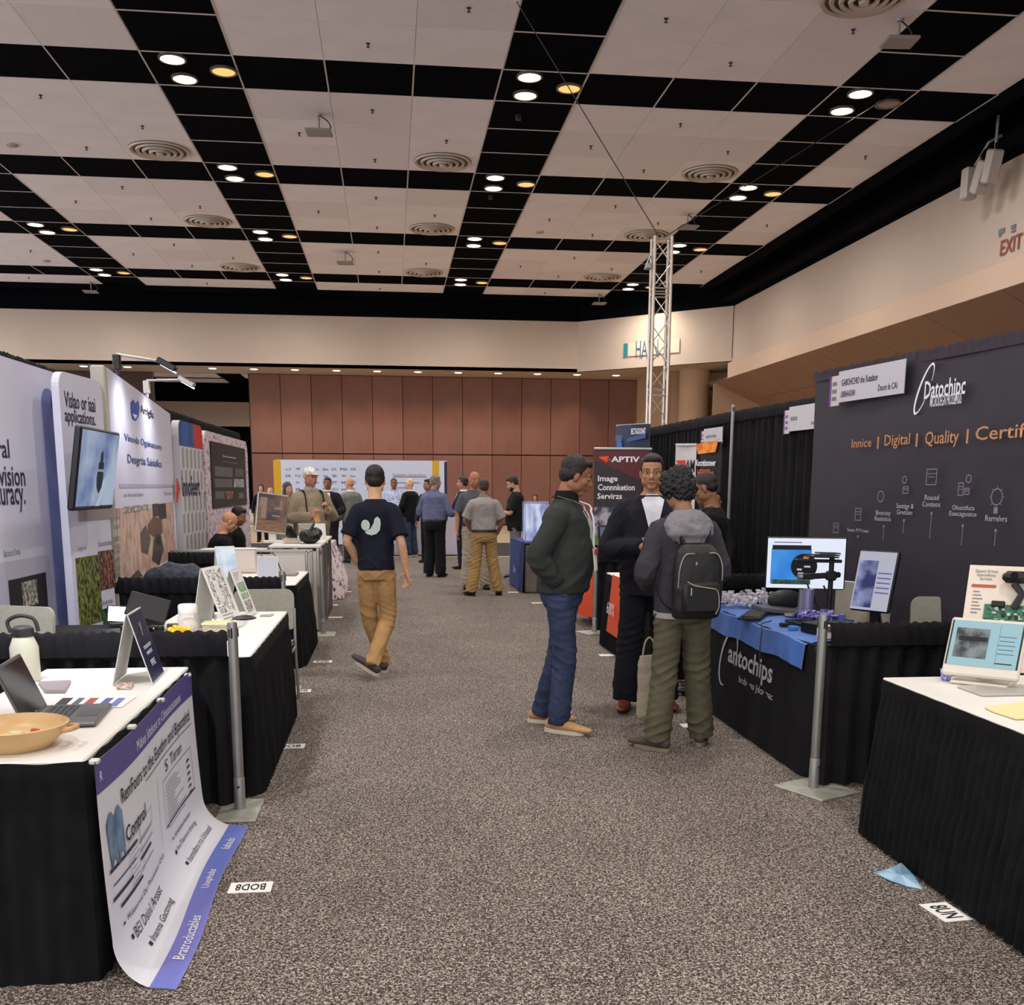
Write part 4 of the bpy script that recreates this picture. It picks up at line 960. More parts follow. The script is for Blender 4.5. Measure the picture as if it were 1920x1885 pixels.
for (z0, z1) in ((.17, .235), (.12, .16)): B.rect(.03, z0, .19, z1, GP, y=-.0056)
B.rect(.04, .03, .18, .11, picture('grey_mosaic_print', (80, 84, 80), (210, 210, 204), 80), y=-.0056)
flat('booklet', 'stack of blue-grey booklets behind the jar on the second left table', 'booklet', [(372, 1150), (402, 1149), (402, 1158), (366, 1158)], .76, .03, M('booklet_blue', (96, 106, 120), .5))
flat('booklet', 'white booklet with red print beside the jar', 'booklet', [(368, 1160), (402, 1159), (400, 1168), (366, 1168)], .748, .004, PAPER)
flat('card', 'small grey printed card at the far end of the second left table', 'card', [(490, 1153), (514, 1152), (508, 1156), (486, 1156)], .748, .002, M('grey_card_print', (110, 108, 106), .5, col2=(180, 178, 174), vs=80))
def tablet():
    t = thing('tablet_device', 'dark tablet propped up with a lit green-grey screen', 'tablet', (-1.47, 6.42, .747), math.radians(18)); A = Matrix.Rotation(math.radians(-35), 3, 'X') @ Matrix.Rotation(.35, 3, 'Y')
    m = MB(); m.box((0, 0, .13), (.24, .014, .17), A, .006); m.build('casing', BLACKP, t)
    m = MB(); m.box((.0, -.008, .125), (.215, .002, .145), A); m.build('screen', M('tablet_screen', (52, 70, 64), emit=.35, col2=(90, 110, 100), vs=8), t)
    m = MB(); m.box((.02, .04, .045), (.14, .12, .09), None, .02); m.build('stand', BLACKP, t)
tablet()
def gadget(label, x, y, z, s, mat, seed, name='camera_module', cat='gadget'):
    r_ = random.Random(seed); t = thing(name, label, cat, (x, y, z), r_.uniform(-.5, .5))
    m = MB(); m.box((0, 0, s*.3), (s, s*.7, s*.6), None, s*.08); m.build('body', mat, t)
    m = MB(); m.lathe([(s*.22, 0), (s*.24, -s*.25), (s*.16, -s*.3), (s*.15, -s*.22), (.0001, -s*.2)], 18, (0, -s*.33, s*.32), axis='y'); m.build('lens', M('lens_black', (10, 10, 12), .15), t, True)
    m = MB(); m.tube([(s*.4, .1*s, s*.2), (s*.8, .3*s, s*.3), (s*1.1, 0, .02), (s*1.5, .1, .01)], s*.05, 6, 5); m.build('cable', BLACKP, t, True); return t
gadget('black camera module with white case on the side table', -1.52, 6.15, .747, .09, BLACKP, 2); gadget('black module in front of the propped tablet', -1.38, 6.2, .747, .08, BLACKP, 4); gadget('dark box module left of the candy jar', -1.30, 6.3, .747, .075, DARKG, 6)
flat('plastic_case', 'white rounded plastic case lying below the propped tablet', 'case', [(268, 1156), (300, 1152), (308, 1172), (276, 1176)], .76, .05, M('white_plastic', (232, 230, 222), .35))
t = thing('light_panel', 'small glaring white light panel behind the navy tent sign', 'lamp', (-1.68, 6.55, .76), .5); m = MB(); m.box((0, 0, .065), (.13, .02, .10), Matrix.Rotation(.12, 3, 'Y'), .004); m.build('housing', DARKG, t)
m = MB(); m.box((0, -.012, .065), (.12, .004, .088), Matrix.Rotation(.12, 3, 'Y')); m.build('lit_panel', M('light_panel_glow', (250, 250, 255), emit=7), t); m = MB(); m.box((0, 0, .006), (.12, .08, .012), None, .004); m.build('foot', DARKG, t)
chair('grey chair between the second and third left tables', -.96, 7.62, PI, .84)
t = thing('handheld_scanner', 'dark flat handle resting on the grey post top', 'gadget', (-.74, 5.12, .955), .2); m = MB(); m.ell((.02, 0, .012), (.06, .035, .011), 16, 8); m.build('body', DARKG, t, True); m = MB(); m.ell((.02, 0, .018), (.045, .022, .009), 14, 8); m.build('inset', BLACKP, t, True)
# ================================================================ LEFT BOOTH 3
table('white table with long black skirt behind the grey chair', -1.66, 9.3, -.86, 10.78, flare=.06)
t = thing('partition', 'low white partition with aluminium frame behind the third left table', 'partition', (-1.6, 11.45, 0))
m = MB(); m.box((0, 0, .45), (1.46, .02, .86)); m.build('panel', M('white_partition', (222, 216, 206), .5), t)
m = MB(); m.box((0, 0, .915), (1.5, .05, .03), None, .005); m.build('top_rail', ALU, t)
for x in (-.73, -.16, .0, .68, .73): m = MB(); m.box((x, 0, .46), (.03, .05, .92), None, .005); m.build('upright', ALU, t)
t = thing('display_box', 'translucent white box standing on the third left table', 'box', (-1.50, 10.62, .747)); m = MB(); m.box((0, 0, .12), (.30, .12, .235), None, .01); m.build('body', M('translucent_white', (226, 214, 204), .3, alpha=.85), t)
m = MB(); m.box((0, 0, .242), (.31, .13, .012), None, .004); m.build('lid', WHITE, t)
B = tent('tent_sign', 'light blue leaflet stand on the third left table', (-1.52, 9.38, .748), (-1.36, 9.46, .748), .34, .3, picture('pale_blue_print', (176, 204, 230), (220, 232, 242), 9))
B = tent('acrylic_stand', 'clear acrylic leaflet stand with grey card on the third left table', (-1.24, 9.75, .748), (-1.05, 9.75, .748), .22, .3, M('grey_leaflet', (176, 180, 190), .4))
for (x, y, lab) in ((-1.33, 10.2, 'thin black cable with plug hanging by the white partition, left'), (-1.20, 10.2, 'thin black cable curving behind the leaflet stand, right')):
    m = MB(); m.tube([(x, y+.6, .93), (x+.06, y+.3, .9), (x+.12, y+.1, .8), (x+.16, y, .752)], .006, 6, 6); tag(m.build('cable', BLACKP, None, True), lab, 'cable')
flat('tablet_device', 'thin grey tablet lying on the third left table', 'tablet', [(518, 1073), (560, 1076), (553, 1080), (512, 1079)], .75, .02, GREYMETAL)
t = thing('folded_jacket', 'dark jacket heaped over a chair behind the second left drape', 'jacket', (-1.76, 8.8, 0)); 
m = MB(); m.ell((0, 0, .86), (.22, .14, .12)); m.ell((.12, -.02, .82), (.16, .12, .14)); m.ell((-.16, .02, .8), (.14, .12, .14)); m.ell((.02, .05, .72), (.2, .1, .18))
voxel(m, 'fabric', M('dark_slate_cloth', (48, 52, 62), .8), t, .012, 3, .05, .09)
chair('grey chair under the heaped dark jacket', -1.78, 8.82, 0, .84); chair('grey-green chair half hidden left of the heaped jacket', -2.05, 9.4, .3, .84)
# seated man's desk behind partition
table('white counter in front of the seated bald man', -2.15, 11.7, -1.42, 12.3, z=.9, flare=.01)
# ================================================================ LEFT BOOTH 4
t = thing('frame_counter', 'aluminium-framed counter with black printed side panels on the left', 'counter', (-1.06, 12.75, 0))
for x in (-.25, .25):
    for y in (-1.12, 0, 1.12): m = MB(); m.box((x, y, .47), (.04, .04, .94), None, .006); m.build('upright', ALU, t)
m = MB(); m.box((0, 0, .95), (.56, 2.3, .03), None, .006); m.build('worktop', WHITE, t)
for y in (-.56, .56):
    m = MB(); m.box((.262, y, .46), (.008, 1.07, .88)); m.build('side_panel', M('black_graphic', (30, 29, 32), .4), t)
m = MB(); m.box((0, -1.132, .46), (.46, .008, .88)); m.build('front_panel', M('white_partition', (222, 216, 206), .5), t)
m = MB(); m.prism([(.1, .12), (.55, .52), (.35, .40), (.3, .52), (.25, .35)], .2675, .2685, 'x'); m.prism([(.3, .55), (.34, .62), (.36, .56), (.42, .64), (.40, .52)], .2675, .2685, 'x'); m.build('white_logo', SILVER, t)
def kiosk():
    t = thing('display_kiosk', 'tilted framed display on a white stand showing a brown collage', 'display', (-1.37, 12.3, .965), math.radians(10))
    m = MB(); m.box((0, 0, .01), (.22, .2, .02), None, .005); m.build('base', WHITE, t); m = MB(); m.box((0, .02, .12), (.09, .06, .24), None, .01); m.build('column', WHITE, t)
    A = Matrix.Rotation(-.18, 3, 'X') @ Matrix.Rotation(.13, 3, 'Y')
    def pl(x, y, z): q = A @ Vector((x, y, z)); return (q.x, q.y+.02, q.z+.33)
    m = MB(); m.box(pl(0, 0, 0), (.36, .05, .46), A, .008); m.build('frame', ALU, t); m = MB(); m.box(pl(.005, -.027, 0), (.33, .004, .43), A); m.build('screen', picture('brown_collage', (70, 50, 60), (150, 110, 84), 5, emit=.5), t)
    m = MB(); m.box(pl(.0, -.03, -.15), (.32, .002, .12), A); m.build('wood_strip', picture('wood_strip', (170, 122, 78), (140, 96, 62), 14, emit=.5, stretch=(1, 1, 5)), t)
    for (x, z, w_, h_) in ((-.1, .12, .08, .1), (-.09, 0, .06, .14), (.06, .06, .07, .03), (.05, -.03, .09, .02), (.1, .1, .02, .12)): m = MB(); m.box(pl(x, -.031, z), (w_, .002, h_), A); m.build('picture', M('collage_pale', (196, 168, 146), emit=.4), t)
kiosk()
clear_box('acrylic_case', 'clear acrylic case with black device on the framed counter', -1.0, 12.5, .965, (.17, .15, .2), CLEAR, BLACKP)
t = thing('shoulder_bag', 'black bag with straps lying at the counter corner', 'bag', (-.92, 12.0, .965)); m = MB(); m.ell((0, 0, .08), (.12, .17, .08)); m.ell((.06, .06, .12), (.07, .09, .06)); voxel(m, 'body', M('black_leatherette', (18, 18, 20), .4), t, .012, 2, .05, .06); m = MB(); m.tube([(.02, -.1, .14), (.05, 0, .22), (.0, .1, .15)], .012, 8, 5); m.build('strap', BLACKP, t, True)
clear_box('clear_bag', 'clear crumpled packet left of the black bag', -1.12, 12.02, .965, (.2, .14, .05), CLEAR, M('foil', (200, 186, 150), .3))
t = thing('black_speaker', 'small black ribbed speaker beside the tilted display', 'speaker', (-1.18, 12.45, .965), .5); m = MB(); m.box((0, 0, .09), (.09, .12, .2), Matrix.Rotation(-.5, 3, 'Y'), .02); m.build('body', BLACKP, t)
clear_box('navy_box', 'navy box behind the tilted display stand', -1.35, 12.8, .965, (.2, .12, .16), M('navy_card', (36, 42, 74), .5), M('navy_card', (36, 42, 74), .5))
B = Board('leaning_card', 'white card leaning at the back of the framed counter', 'card', (-.92, 12.8, .965), (-.78, 12.85, .965), tilt=.2); B.rect(0, 0, .14, .2, PAPER, name='sheet', y=0, th=.004)
# booth 5: patterned cloth
t = table('table with pink and black patterned cloth on the left', -1.45, 15.0, -.90, 17.0, z=.76, top=M('marbled_cloth', (228, 212, 214), .8, col2=(110, 70, 92), vs=13, ramp=(.53, .6), detail=8), skirt=M('marbled_cloth', (226, 210, 212)), flare=.16, amp=.03, wl=.2)
m = MB(); m.box((-1.2, 15.4, .80), (.2, .3, .08), None, .01); o = m.build('storage_box', M('grey_box', (150, 150, 160), .5)); tag(o, 'small grey box on the patterned table', 'box')
# ================================================================ RIGHT BOOTH 1
table('near right white table with long black pleated skirt', 2.25, 1.6, 3.4, 4.45, flare=.07, amp=.011, wl=.055)
B = Board('poster_board', 'leaning white board with red bars and a circuit board picture at the right edge', 'board', (2.72, 4.66, .747), (3.14, 4.34, .747), tilt=.42)
B.rect(0, 0, .66, .53, M('board_card', (222, 210, 194), .6), name='board', y=0, th=.008)
text('Expert Driven\nInsectoftvau\nServicas', .08, .48, .10, .055, GREYINK, B.o, -.012, bold=.01)
B.rect(.02, .415, .13, .43, M('brick_red_bar', (170, 84, 62), .5), y=-.010); B.rect(.02, .22, .10, .235, M('brick_red_bar', (170, 84, 62), .5), y=-.010); B.rect(.02, .02, .1, .04, BLUEINK, y=-.010)
for k in range(7): B.rect(.03, .39-.018*k, .06+.008*(k % 3), .395-.018*k, GREYINK, y=-.010)
for k in range(5): B.rect(.02, .195-.02*k, .08-.015*(k % 2), .2-.02*k, GREYINK, y=-.010)
def pcb():
    P0 = B.o.matrix_basis; t = thing('circuit_board', 'green circuit board with black parts fixed on the leaning board', 'circuit board', tuple(B.o.location), 0); t.rotation_euler = B.o.rotation_euler
    u0, u1, v0, v1 = .09, .33, .10, .33
    m = MB(); m.box(((u0+u1)/2, -.012, (v0+v1)/2), (u1-u0, .006, v1-v0)); m.build('substrate', picture('green_pcb', (30, 92, 66), (70, 130, 100), 90, detail=8), t)
    r_ = random.Random(5); mats = [BLACKP, SILVER, M('cream_chip', (200, 196, 170), .5), DARKG]
    for k in range(60):
        m = MB(); m.box((r_.uniform(u0+.01, u1-.01), -.018, r_.uniform(v0+.01, v1-.01)), (r_.uniform(.004, .02), .008, r_.uniform(.004, .016))); m.build('chip', mats[k % 4], t, fix=False)
    m = MB(); m.box((u0+.06, -.02, v1-.0), (.06, .02, .03), None, .004); m.build('connector', BLACKP, t); m = MB(); m.box((u1-.02, -.02, v1-.01), (.04, .02, .03), None, .004); m.build('connector', BLACKP, t)
    w_ = thing('webcam', 'black webcam on a bracket above the green circuit board', 'webcam', tuple(B.o.location)); w_.rotation_euler = B.o.rotation_euler
    m = MB(); m.box((u0+.14, -.05, v1+.13), (.15, .045, .06), None, .02); m.build('body', BLACKP, w_, True); m = MB(); m.lathe([(.018, -.074), (.018, -.07)], 16, (u0+.12, 0, v1+.13), axis='y'); m.build('lens', M('lens_black', (10, 10, 12), .15), w_)
    m = MB(); m.tube([(u0+.12, -.045, v1+.1), (u0+.16, -.04, v1+.05), (u0+.13, -.03, v1-.02)], (.018), 8); m.build('bracket', BLACKP, w_, True)
pcb()
def monitor(label, loc, rz, w_, h_, bezel, face, z0, bez=.02, tilt=0., stand='col', chin=.0, group=None, standmat=None):
    t = thing('monitor', label, 'monitor', loc, rz, group); A = Matrix.Rotation(-tilt, 3, 'X'); c = Vector((0, 0, z0+h_/2))
    def pl(x, y, z): q = A @ Vector((x, y, z)); return (q.x, q.y, q.z+c.z)
    m = MB(); m.box(pl(0, .02, -chin/2), (w_+2*bez, .035, h_+2*bez+chin), A, .008); m.build('casing', bezel, t)
    m = MB(); m.box(pl(0, 0.0, 0), (w_, .004, h_), A); sc = m.build('screen', face, t)
    sm = standmat or bezel
    m = MB(); m.box((0, .05, (z0+h_*.4)/2), (.06, .03, z0+h_*.4), None, .006); m.build('stand', sm, t); m = MB(); m.box((0, .04, .008), (.24, .2, .014), None, .005); m.build('foot', sm, t)
    def deco(x, z, dx, dz, mat, y=-.004, name='screen_area'):
        m = MB(); m.box(pl(x, y, z), (dx, .001, dz), A); return m.build(name, mat, sc, fix=False)
    return t, deco, pl, A
p = onz(1850, 1295, .747)
SW = M('screen_pale_cyan', (168, 208, 218), emit=.85)
t, deco, pl, A = monitor('white-framed monitor showing a grey close-up picture on the near right table', (2.60, 4.24, .747), math.radians(-44), .285, .21, M('cream_white_plastic', (214, 206, 194), .4), SW, .075, .016, .46, chin=.03)
deco(0, 0, .30, .21, BLACKP, .001, 'inner_bezel'); deco(-.055, 0, .14, .14, picture('grey_microscope_picture', (50, 54, 60), (160, 170, 172), 14, emit=.6)); deco(-.05, 0.02, .12, .02, M('sc_dark', (30, 34, 40), emit=.5), -.006)
for k in range(5): deco(.09, .04-.02*k, .07-.01*(k % 2), .003, M('sc_line', (90, 120, 130), emit=.5))
deco(.09, -.085, .07, .005, M('sc_dark', (30, 34, 40), emit=.5)); deco(.055, 0, .002, .19, M('sc_line2', (140, 180, 190), emit=.6))
m = MB(); m.box((2.60, 4.08, .752), (.3, .2, .01), None, .003); tag(m.build('acrylic_tray', M('frosted_acrylic', (200, 198, 190), .15, alpha=.7)), 'clear acrylic tray under the white-framed monitor', 'tray')
t = thing('pen_cup', 'small blue speckled cup beside the white-framed monitor', 'cup', (2.50, 4.36, .747)); m = MB(); m.lathe([(.02, 0), (.028, .05), (.026, .05), (.018, .004), (.0001, .004)], 18); m.build('body', M('blue_cup', (96, 96, 190), .3, col2=(190, 190, 230), vs=60), t, True)
m = MB(); m.ell((2.95, 4.05, .79), (.08, .05, .045)); o = m.build('computer_mouse', BLACKP, None, True); tag(o, 'black rounded mouse at the right edge of the near right table', 'mouse')
flat('paper_stack', 'pale yellow paper sheets at the right edge of the near right table', 'paper', [(1846, 1328), (1930, 1318), (1990, 1345), (1905, 1350), (1862, 1336)], .748, .006, M('yellow_paper', (232, 216, 160), .7))
flat('card', 'small white card behind the yellow paper', 'card', [(1908, 1292), (1935, 1290), (1935, 1300), (1902, 1300)], .748, .008, PAPER)
# plastic sheet and cardboard at the floor
t = thing('plastic_sheet', 'light blue plastic sheet poking out under the near right skirt', 'plastic sheet', tuple(onz(1690, 1640)))
m = MB(); q = [(1638, 1637, 0), (1668, 1628, .02), (1690, 1618, .09), (1712, 1640, .03), (1730, 1668, 0), (1700, 1662, 0), (1672, 1652, .01)]; o0 = onz(1690, 1640)
vs = [onz(a_, b_, z_)-o0 for a_, b_, z_ in q]; cc = onz(1690, 1640, .035)-o0
m.add([cc]+vs, [(0, i+1, (i+1) % len(vs)+1) for i in range(len(vs))]); m.add([(cc.x, cc.y, cc.z-.003)]+[(v_.x, v_.y, max(0, v_.z-.003)) for v_ in vs], [(0, (i+1) % len(vs)+1, i+1) for i in range(len(vs))]); m.build('sheet', M('light_blue_plastic', (160, 196, 216), .25, col2=(120, 158, 190), vs=9), t, fix=False)
m = MB(); m.box((0, 0, .06), (.3, .4, .12)); o = m.build('cardboard_box', M('cardboard', (170, 120, 72), .8)); o.location = (2.42, 2.72, 0); tag(o, 'brown cardboard corner under the near right table', 'box')
# floor number stickers
def sticker(label, x, y, s_='', rz=PI, w_=.17, d_=.11):
    t = thing('floor_sticker', label, 'sticker', (x, y, 0), rz, 'white booth number stickers on the carpet'); m = MB(); m.box((0, 0, .0015), (w_, d_, .002)); m.build('sheet', PAPER, t, fix=False)
    if s_: text(s_, 0, 0, w_*.7, d_*.62, INK, t, 0, M3=lambda a, b: (a, b, .0035), bold=.015)
for px, py, s_, lab in ((470, 1665, 'BOD8', 'white floor number sticker beside the draped poster'), (546, 1400, '8O8', 'white floor sticker at the second left table skirt'), (563, 1296, '806', 'white floor sticker below the grey chair on the left'), (605, 1241, '804', 'white floor sticker at the third left table skirt'),
                        (629, 1158, '', 'white floor sticker beside the third left post'), (622, 1135, '', 'white floor sticker in front of the patterned cloth'), (648, 1110, '', 'white floor sticker under the patterned cloth hem'),
                        (1140, 1229, '', 'white floor sticker beyond the man in the green fleece'), (1008, 1131, '', 'white floor sticker by the green fleece elbow'), (962, 1111, '', 'white floor sticker left of the grey-clothed table'), (1300, 1361, '', 'white floor sticker between the visitor in olive trousers and the logo table')):
    p = onz(px, py); sticker(lab, p.x, p.y, s_, PI if px < 700 else 0.)
p = onz(1773, 1711); sticker('white floor number sticker at the near right skirt', p.x, p.y, '8UN', 1.5*PI+.1, .17, .12)

# ================================================================ RIGHT BOOTH 2 (logo table)
def logo_table():
    x0, x1, y0, y1, z = 2.33, 2.98, 5.42, 7.42, .745
    t = thing('logo_table', 'black-clothed table with a silver swoosh logo and a blue runner', 'table', ((x0+x1)/2, (y0+y1)/2, 0))
    W_, D_ = x1-x0, y1-y0; m = MB(); m.box((0, 0, z-.02), (W_, D_, .03), None, .005); m.build('tabletop', DARKG, t)
    for sx in (-1, 1):
        for sy in (-1, 1): m = MB(); m.tube([(sx*(W_/2-.08), sy*(D_/2-.12), 0), (sx*(W_/2-.08), sy*(D_/2-.12), z-.03)], .014, 8); m.build('leg', GREYMETAL, t, True)
    # fitted cloth: ring stack with rounded corners, slight flare
    def ring(o, zz, r=.03):
        pts = []
        for (cx_, cy_, a0) in ((W_/2-r, D_/2-r, 0), (-W_/2+r, D_/2-r, PI/2), (-W_/2+r, -D_/2+r, PI), (W_/2-r, -D_/2+r, 1.5*PI)):
            for k in range(5): a = a0+PI/2*k/4; pts.append((cx_+(r+o)*math.cos(a), cy_+(r+o)*math.sin(a), zz))
        # densify the long sides
        out = []
        for i in range(len(pts)):
            a = Vector(pts[i]); b = Vector(pts[(i+1) % len(pts)]); n = max(1, int((b-a).length/.06))
            for q in range(n):
                p = a+(b-a)*q/n; wv = math.sin((p.x+p.y*2.3)*9)*.012*max(0, (z-zz)/z); out.append((p.x*(1+wv*.6), p.y+0*wv, p.z))
        return out
    R = [ring(.004, z), ring(.008, z-.03), ring(.015, z-.2), ring(.03, .45), ring(.05, .2), ring(.06, .01)]
    n = min(len(r) for r in R); m = MB(); m.rings([r[:n] for r in R], cap=False); m.add(R[0], [tuple(range(len(R[0])))]); m.build('tablecloth', M('logo_black_cloth', (16, 16, 20), .8, spec=.3, bump=.2, bs=300, bdist=.001), t, True)
    # blue runner
    BL = M('royal_blue_cloth', (46, 104, 190), .55, var=.12, vs=6, bump=.5, bs=12, sheen=.2, bdist=.006); m = MB(); nu, nv = 50, 18
    def S(i, j):
        y = -D_/2+.10+(D_-.10)*i/(nu-1); k = j/(nv-1); w_ = .012*math.sin(y*17)+.008*math.sin(y*41+1)
        tot = W_+.15-.008*math.sin(y*9); d = k*tot
        if d < W_: return (W_/2-d, y, z+.008+.003*math.sin(y*30+d*20))
        return (-W_/2-.018-.02*(d-W_)/.2-w_*(d-W_)*2, y+.0, z+.006-(d-W_))
    m.grid(S, nu, nv); m.build('blue_runner', BL, t, True, fix=False)
    # logo on the aisle side (local frame: viewer looks along +x)
    L = bpy.data.objects.new('logo', None); COL.objects.link(L); L.parent = t; L.location = (-W_/2-.055, D_/2, 0); L.rotation_euler = (0, 0, -PI/2)
    def M3(a, b): return (a, -.045*(b/.75)-.002, b)   # follow the flare
    def wrap(mb): mb.v = [M3(p[0], p[2]) for p in mb.v]; return mb
    text('antochips', 1.03, .47, .84, .17, SILVER, t, 0, bold=.02, M3=lambda a, b: (-W_/2-.060+.045*(b/.75), D_/2-a, b))
    text('bcda nas Jdcaspac', 1.18, .345, .62, .06, SILVER, t, 0, bold=.01, M3=lambda a, b: (-W_/2-.060+.045*(b/.75), D_/2-a, b))
    m = MB(); n = 40; vs = []
    for k in range(n+1):
        a = math.radians(300-290*k/n-20); th = .006+.022*math.sin(PI*k/n)
        cu, cv = .62, .45; ex, ez = .16, .20
        for s_ in (1, -1):
            rx = ex+s_*th*.6; rz_ = ez+s_*th*.6; u = rx*math.cos(a); v = rz_*math.sin(a); u2 = u*math.cos(-.35)+v*math.sin(.35)*1.0; v2 = v
            vs.append((-W_/2-.062+.045*((cv+v2)/.75), D_/2-(cu+u2), cv+v2))
    m.add(vs, [(2*k, 2*k+1, 2*k+3, 2*k+2) for k in range(n)]); m.build('swoosh_emblem', SILVER, t, fix=False)
    bpy.data.objects.remove(L)
    return t
logo_table()
# items on the logo table
t, deco, pl, A = monitor('large monitor with a blue picture of a black wheel on the logo table', (2.74, 6.62, .757), math.radians(-17), .50, .33, BLACKP, M('screen_white', (226, 232, 248), emit=1.0), .19, .008, .0, standmat=ALU)
deco(-.095, -.02, .26, .235, M('screen_cobalt', (34, 120, 214), emit=.9, col2=(60, 150, 230), vs=4)); deco(-.095, .105, .25, .03, M('screen_black', (10, 10, 14), emit=.3), -.006); deco(-.09, -.125, .25, .03, M('screen_green_bar', (24, 60, 44), emit=.6, col2=(60, 110, 80), vs=60), -.006)
m = MB(); m.lathe([(.085, -.008), (.085, -.009)], 28, (-.01, 0, 0), axis='y'); o = m.build('wheel_picture', M('screen_black', (10, 10, 14)), t); o.location = (0, 0, .19+.165-.02)
for (x, z, dx, dz, c) in ((.0, .05, .035, .04, (230, 130, 60)), (.0, -.07, .03, .04, (230, 120, 50)), (-.04, -.02, .03, .012, (210, 214, 226)), (.01, 0, .04, .012, (200, 204, 226)), (-.03, -.045, .035, .01, (190, 210, 230))): deco(x, z-.02, dx, dz, M('wheel_spot_%d%d' % (c[0], c[1]), c, emit=.8), -.012, 'picture')
deco(-.12, .138, .18, .006, M('screen_text', (110, 116, 140), emit=.5), -.006)
def keyboard():
    t = thing('keyboard', 'black keyboard on the blue runner', 'keyboard', (2.40, 6.62, .757), math.radians(-118)); m = MB(); m.box((0, 0, .012), (.43, .15, .018), Matrix.Rotation(.05, 3, 'X'), .005); m.build('base', BLACKP, t); k_ = MB()
    for r in range(5):
        for c in range(18): k_.box((-.2+c*.0235, .052-r*.024, .025), (.019, .019, .006))
    k_.build('keys', M('key_black', (38, 38, 42), .45), t)
keyboard()
m = MB(); m.ell((0, 0, .02), (.035, .055, .022)); o = m.build('computer_mouse', BLACKP, None, True); o.location = (2.55, 6.98, .757); tag(o, 'black mouse beyond the keyboard on the blue runner', 'mouse')
def stage():
    t = thing('inspection_stand', 'black camera arm stand in front of the large monitor', 'camera stand', (2.78, 6.3, .757), math.radians(0))
    m = MB(); m.tube([(0, 0, 0), (0, 0, .42)], .016, 12); m.build('column', BLACKP, t, True); m = MB(); m.box((0, 0, .006), (.16, .14, .012), None, .004); m.build('foot', BLACKP, t)
    m = MB(); m.box((-.07, 0, .30), (.26, .04, .035), Matrix.Rotation(-.05, 3, 'Y'), .008); m.box((.0, 0, .30), (.06, .06, .06), None, .01); m.build('lower_arm', BLACKP, t); m = MB(); m.lathe([(.02, -.22), (.02, -.12), (.014, -.12)], 14, (0, 0, .295), axis='x'); m.build('lens_barrel', ALU, t, True)
    m = MB(); m.box((-.09, 0, .395), (.30, .05, .02), Matrix.Rotation(.02, 3, 'Y'), .005); m.build('upper_arm', BLACKP, t)
    for k in range(3): m = MB(); m.box((-.07+.02*k, 0, .42+.012*k), (.2-.03*k, .09, .008), Matrix.Rotation(.03, 3, 'Y'), .003); m.build('stacked_plate', BLACKP, t)
stage()
t2, deco, pl, A = monitor('portrait monitor with a grey-blue picture beside the stand', (2.93, 6.02, .757), math.radians(-58), .25, .36, BLACKP, M('screen_greylilac', (196, 196, 214), emit=.75), .11, .008, .22)
deco(-.05, -.02, .13, .29, picture('blue_haze_picture', (30, 40, 110), (180, 190, 240), 5, emit=.7)); 
for k in range(5): deco(.07, .05-.03*k, .09, .008, M('haze_line', (110, 110, 190), emit=.6))
m = MB(); m.lathe([(.035, 0), (.035, .20)], 18, (0, 0, 0)); o = m.build('pump_column', M('lilac_metal', (150, 150, 190), .3, metal=.4), None, True); o.location = (2.70, 6.45, .757); tag(o, 'shiny lilac metal cylinder under the large monitor', 'cylinder')
def blobpile(name, label, cat, x, y, z, d, n, mat, seed, s=.03, part='heap'):
    r_ = random.Random(seed); t = thing(name, label, cat, (x, y, z)); m = MB()
    for k in range(n):
        q = Matrix.Rotation(r_.uniform(0, 3), 3, 'Z') @ Matrix.Rotation(r_.uniform(0, 3), 3, 'X'); m.box((r_.uniform(-d[0], d[0])/2, r_.uniform(-d[1], d[1])/2, s*.6+r_.uniform(0, d[2])*(1-.5*abs(r_.uniform(-1, 1)))), (s*r_.uniform(.7, 1.6), s*r_.uniform(.7, 1.4), s*r_.uniform(.2, .6)), q, s*.1)
    m.build(part, mat, t, fix=False, kind='stuff'); return t
CW = M('crinkled_clear_wrap', (226, 222, 230), .08, alpha=.55, spec=1, bump=1, bs=40)
blobpile('bubble_wrap', 'heap of crinkled clear wrap at the far end of the logo table', 'bubble wrap', 2.55, 7.22, .757, (.38, .26, .10), 150, CW, 3, .03)
t = thing('parts_tray', 'black tray of wrapped lilac parts on the logo table', 'tray', (2.66, 6.18, .757), .2); m = MB(); m.box((0, 0, .015), (.3, .3, .02), None, .008); m.build('tray', BLACKP, t)
blobpile('wrapped_parts', 'lilac shiny wrapped parts heaped in the black tray', 'parts', 2.66, 6.18, .785, (.24, .24, .03), 46, M('lilac_foil', (130, 124, 190), .2, metal=.5, bump=.8, bs=40), 8, .035)
t = thing('device_box', 'black box device with two round ports at the front of the logo table', 'device', (2.54, 5.86, .757), .35); m = MB(); m.box((0, 0, .032), (.19, .14, .062), None, .005); m.build('body', BLACKP, t)
for x in (-.04, .04): m = MB(); m.lathe([(.02, -.076), (.022, -.07)], 16, (x, 0, .032), axis='y'); m.build('port', CHROME, t)
m = MB(); m.box((0, 0, .035), (.09, .10, .07), None, .003); o = m.build('white_carton', M('cream_carton', (214, 204, 184), .6)); o.location = (2.49, 5.63, .757); o.rotation_euler = (0, 0, .25); tag(o, 'small cream carton at the near corner of the logo table', 'box')
for (x, y, c, lab) in ((2.42, 5.98, (70, 130, 200), 'small light blue card beside the black box device'), (2.42, 6.12, (24, 24, 28), 'small black sample piece beside the light blue card')):
    m = MB(); m.box((0, 0, .012), (.06, .04, .024), None, .004); o = m.build('sample_block', M('sample_%d' % c[0], c, .4)); o.location = (x, y, .757); tag(o, lab, 'sample')
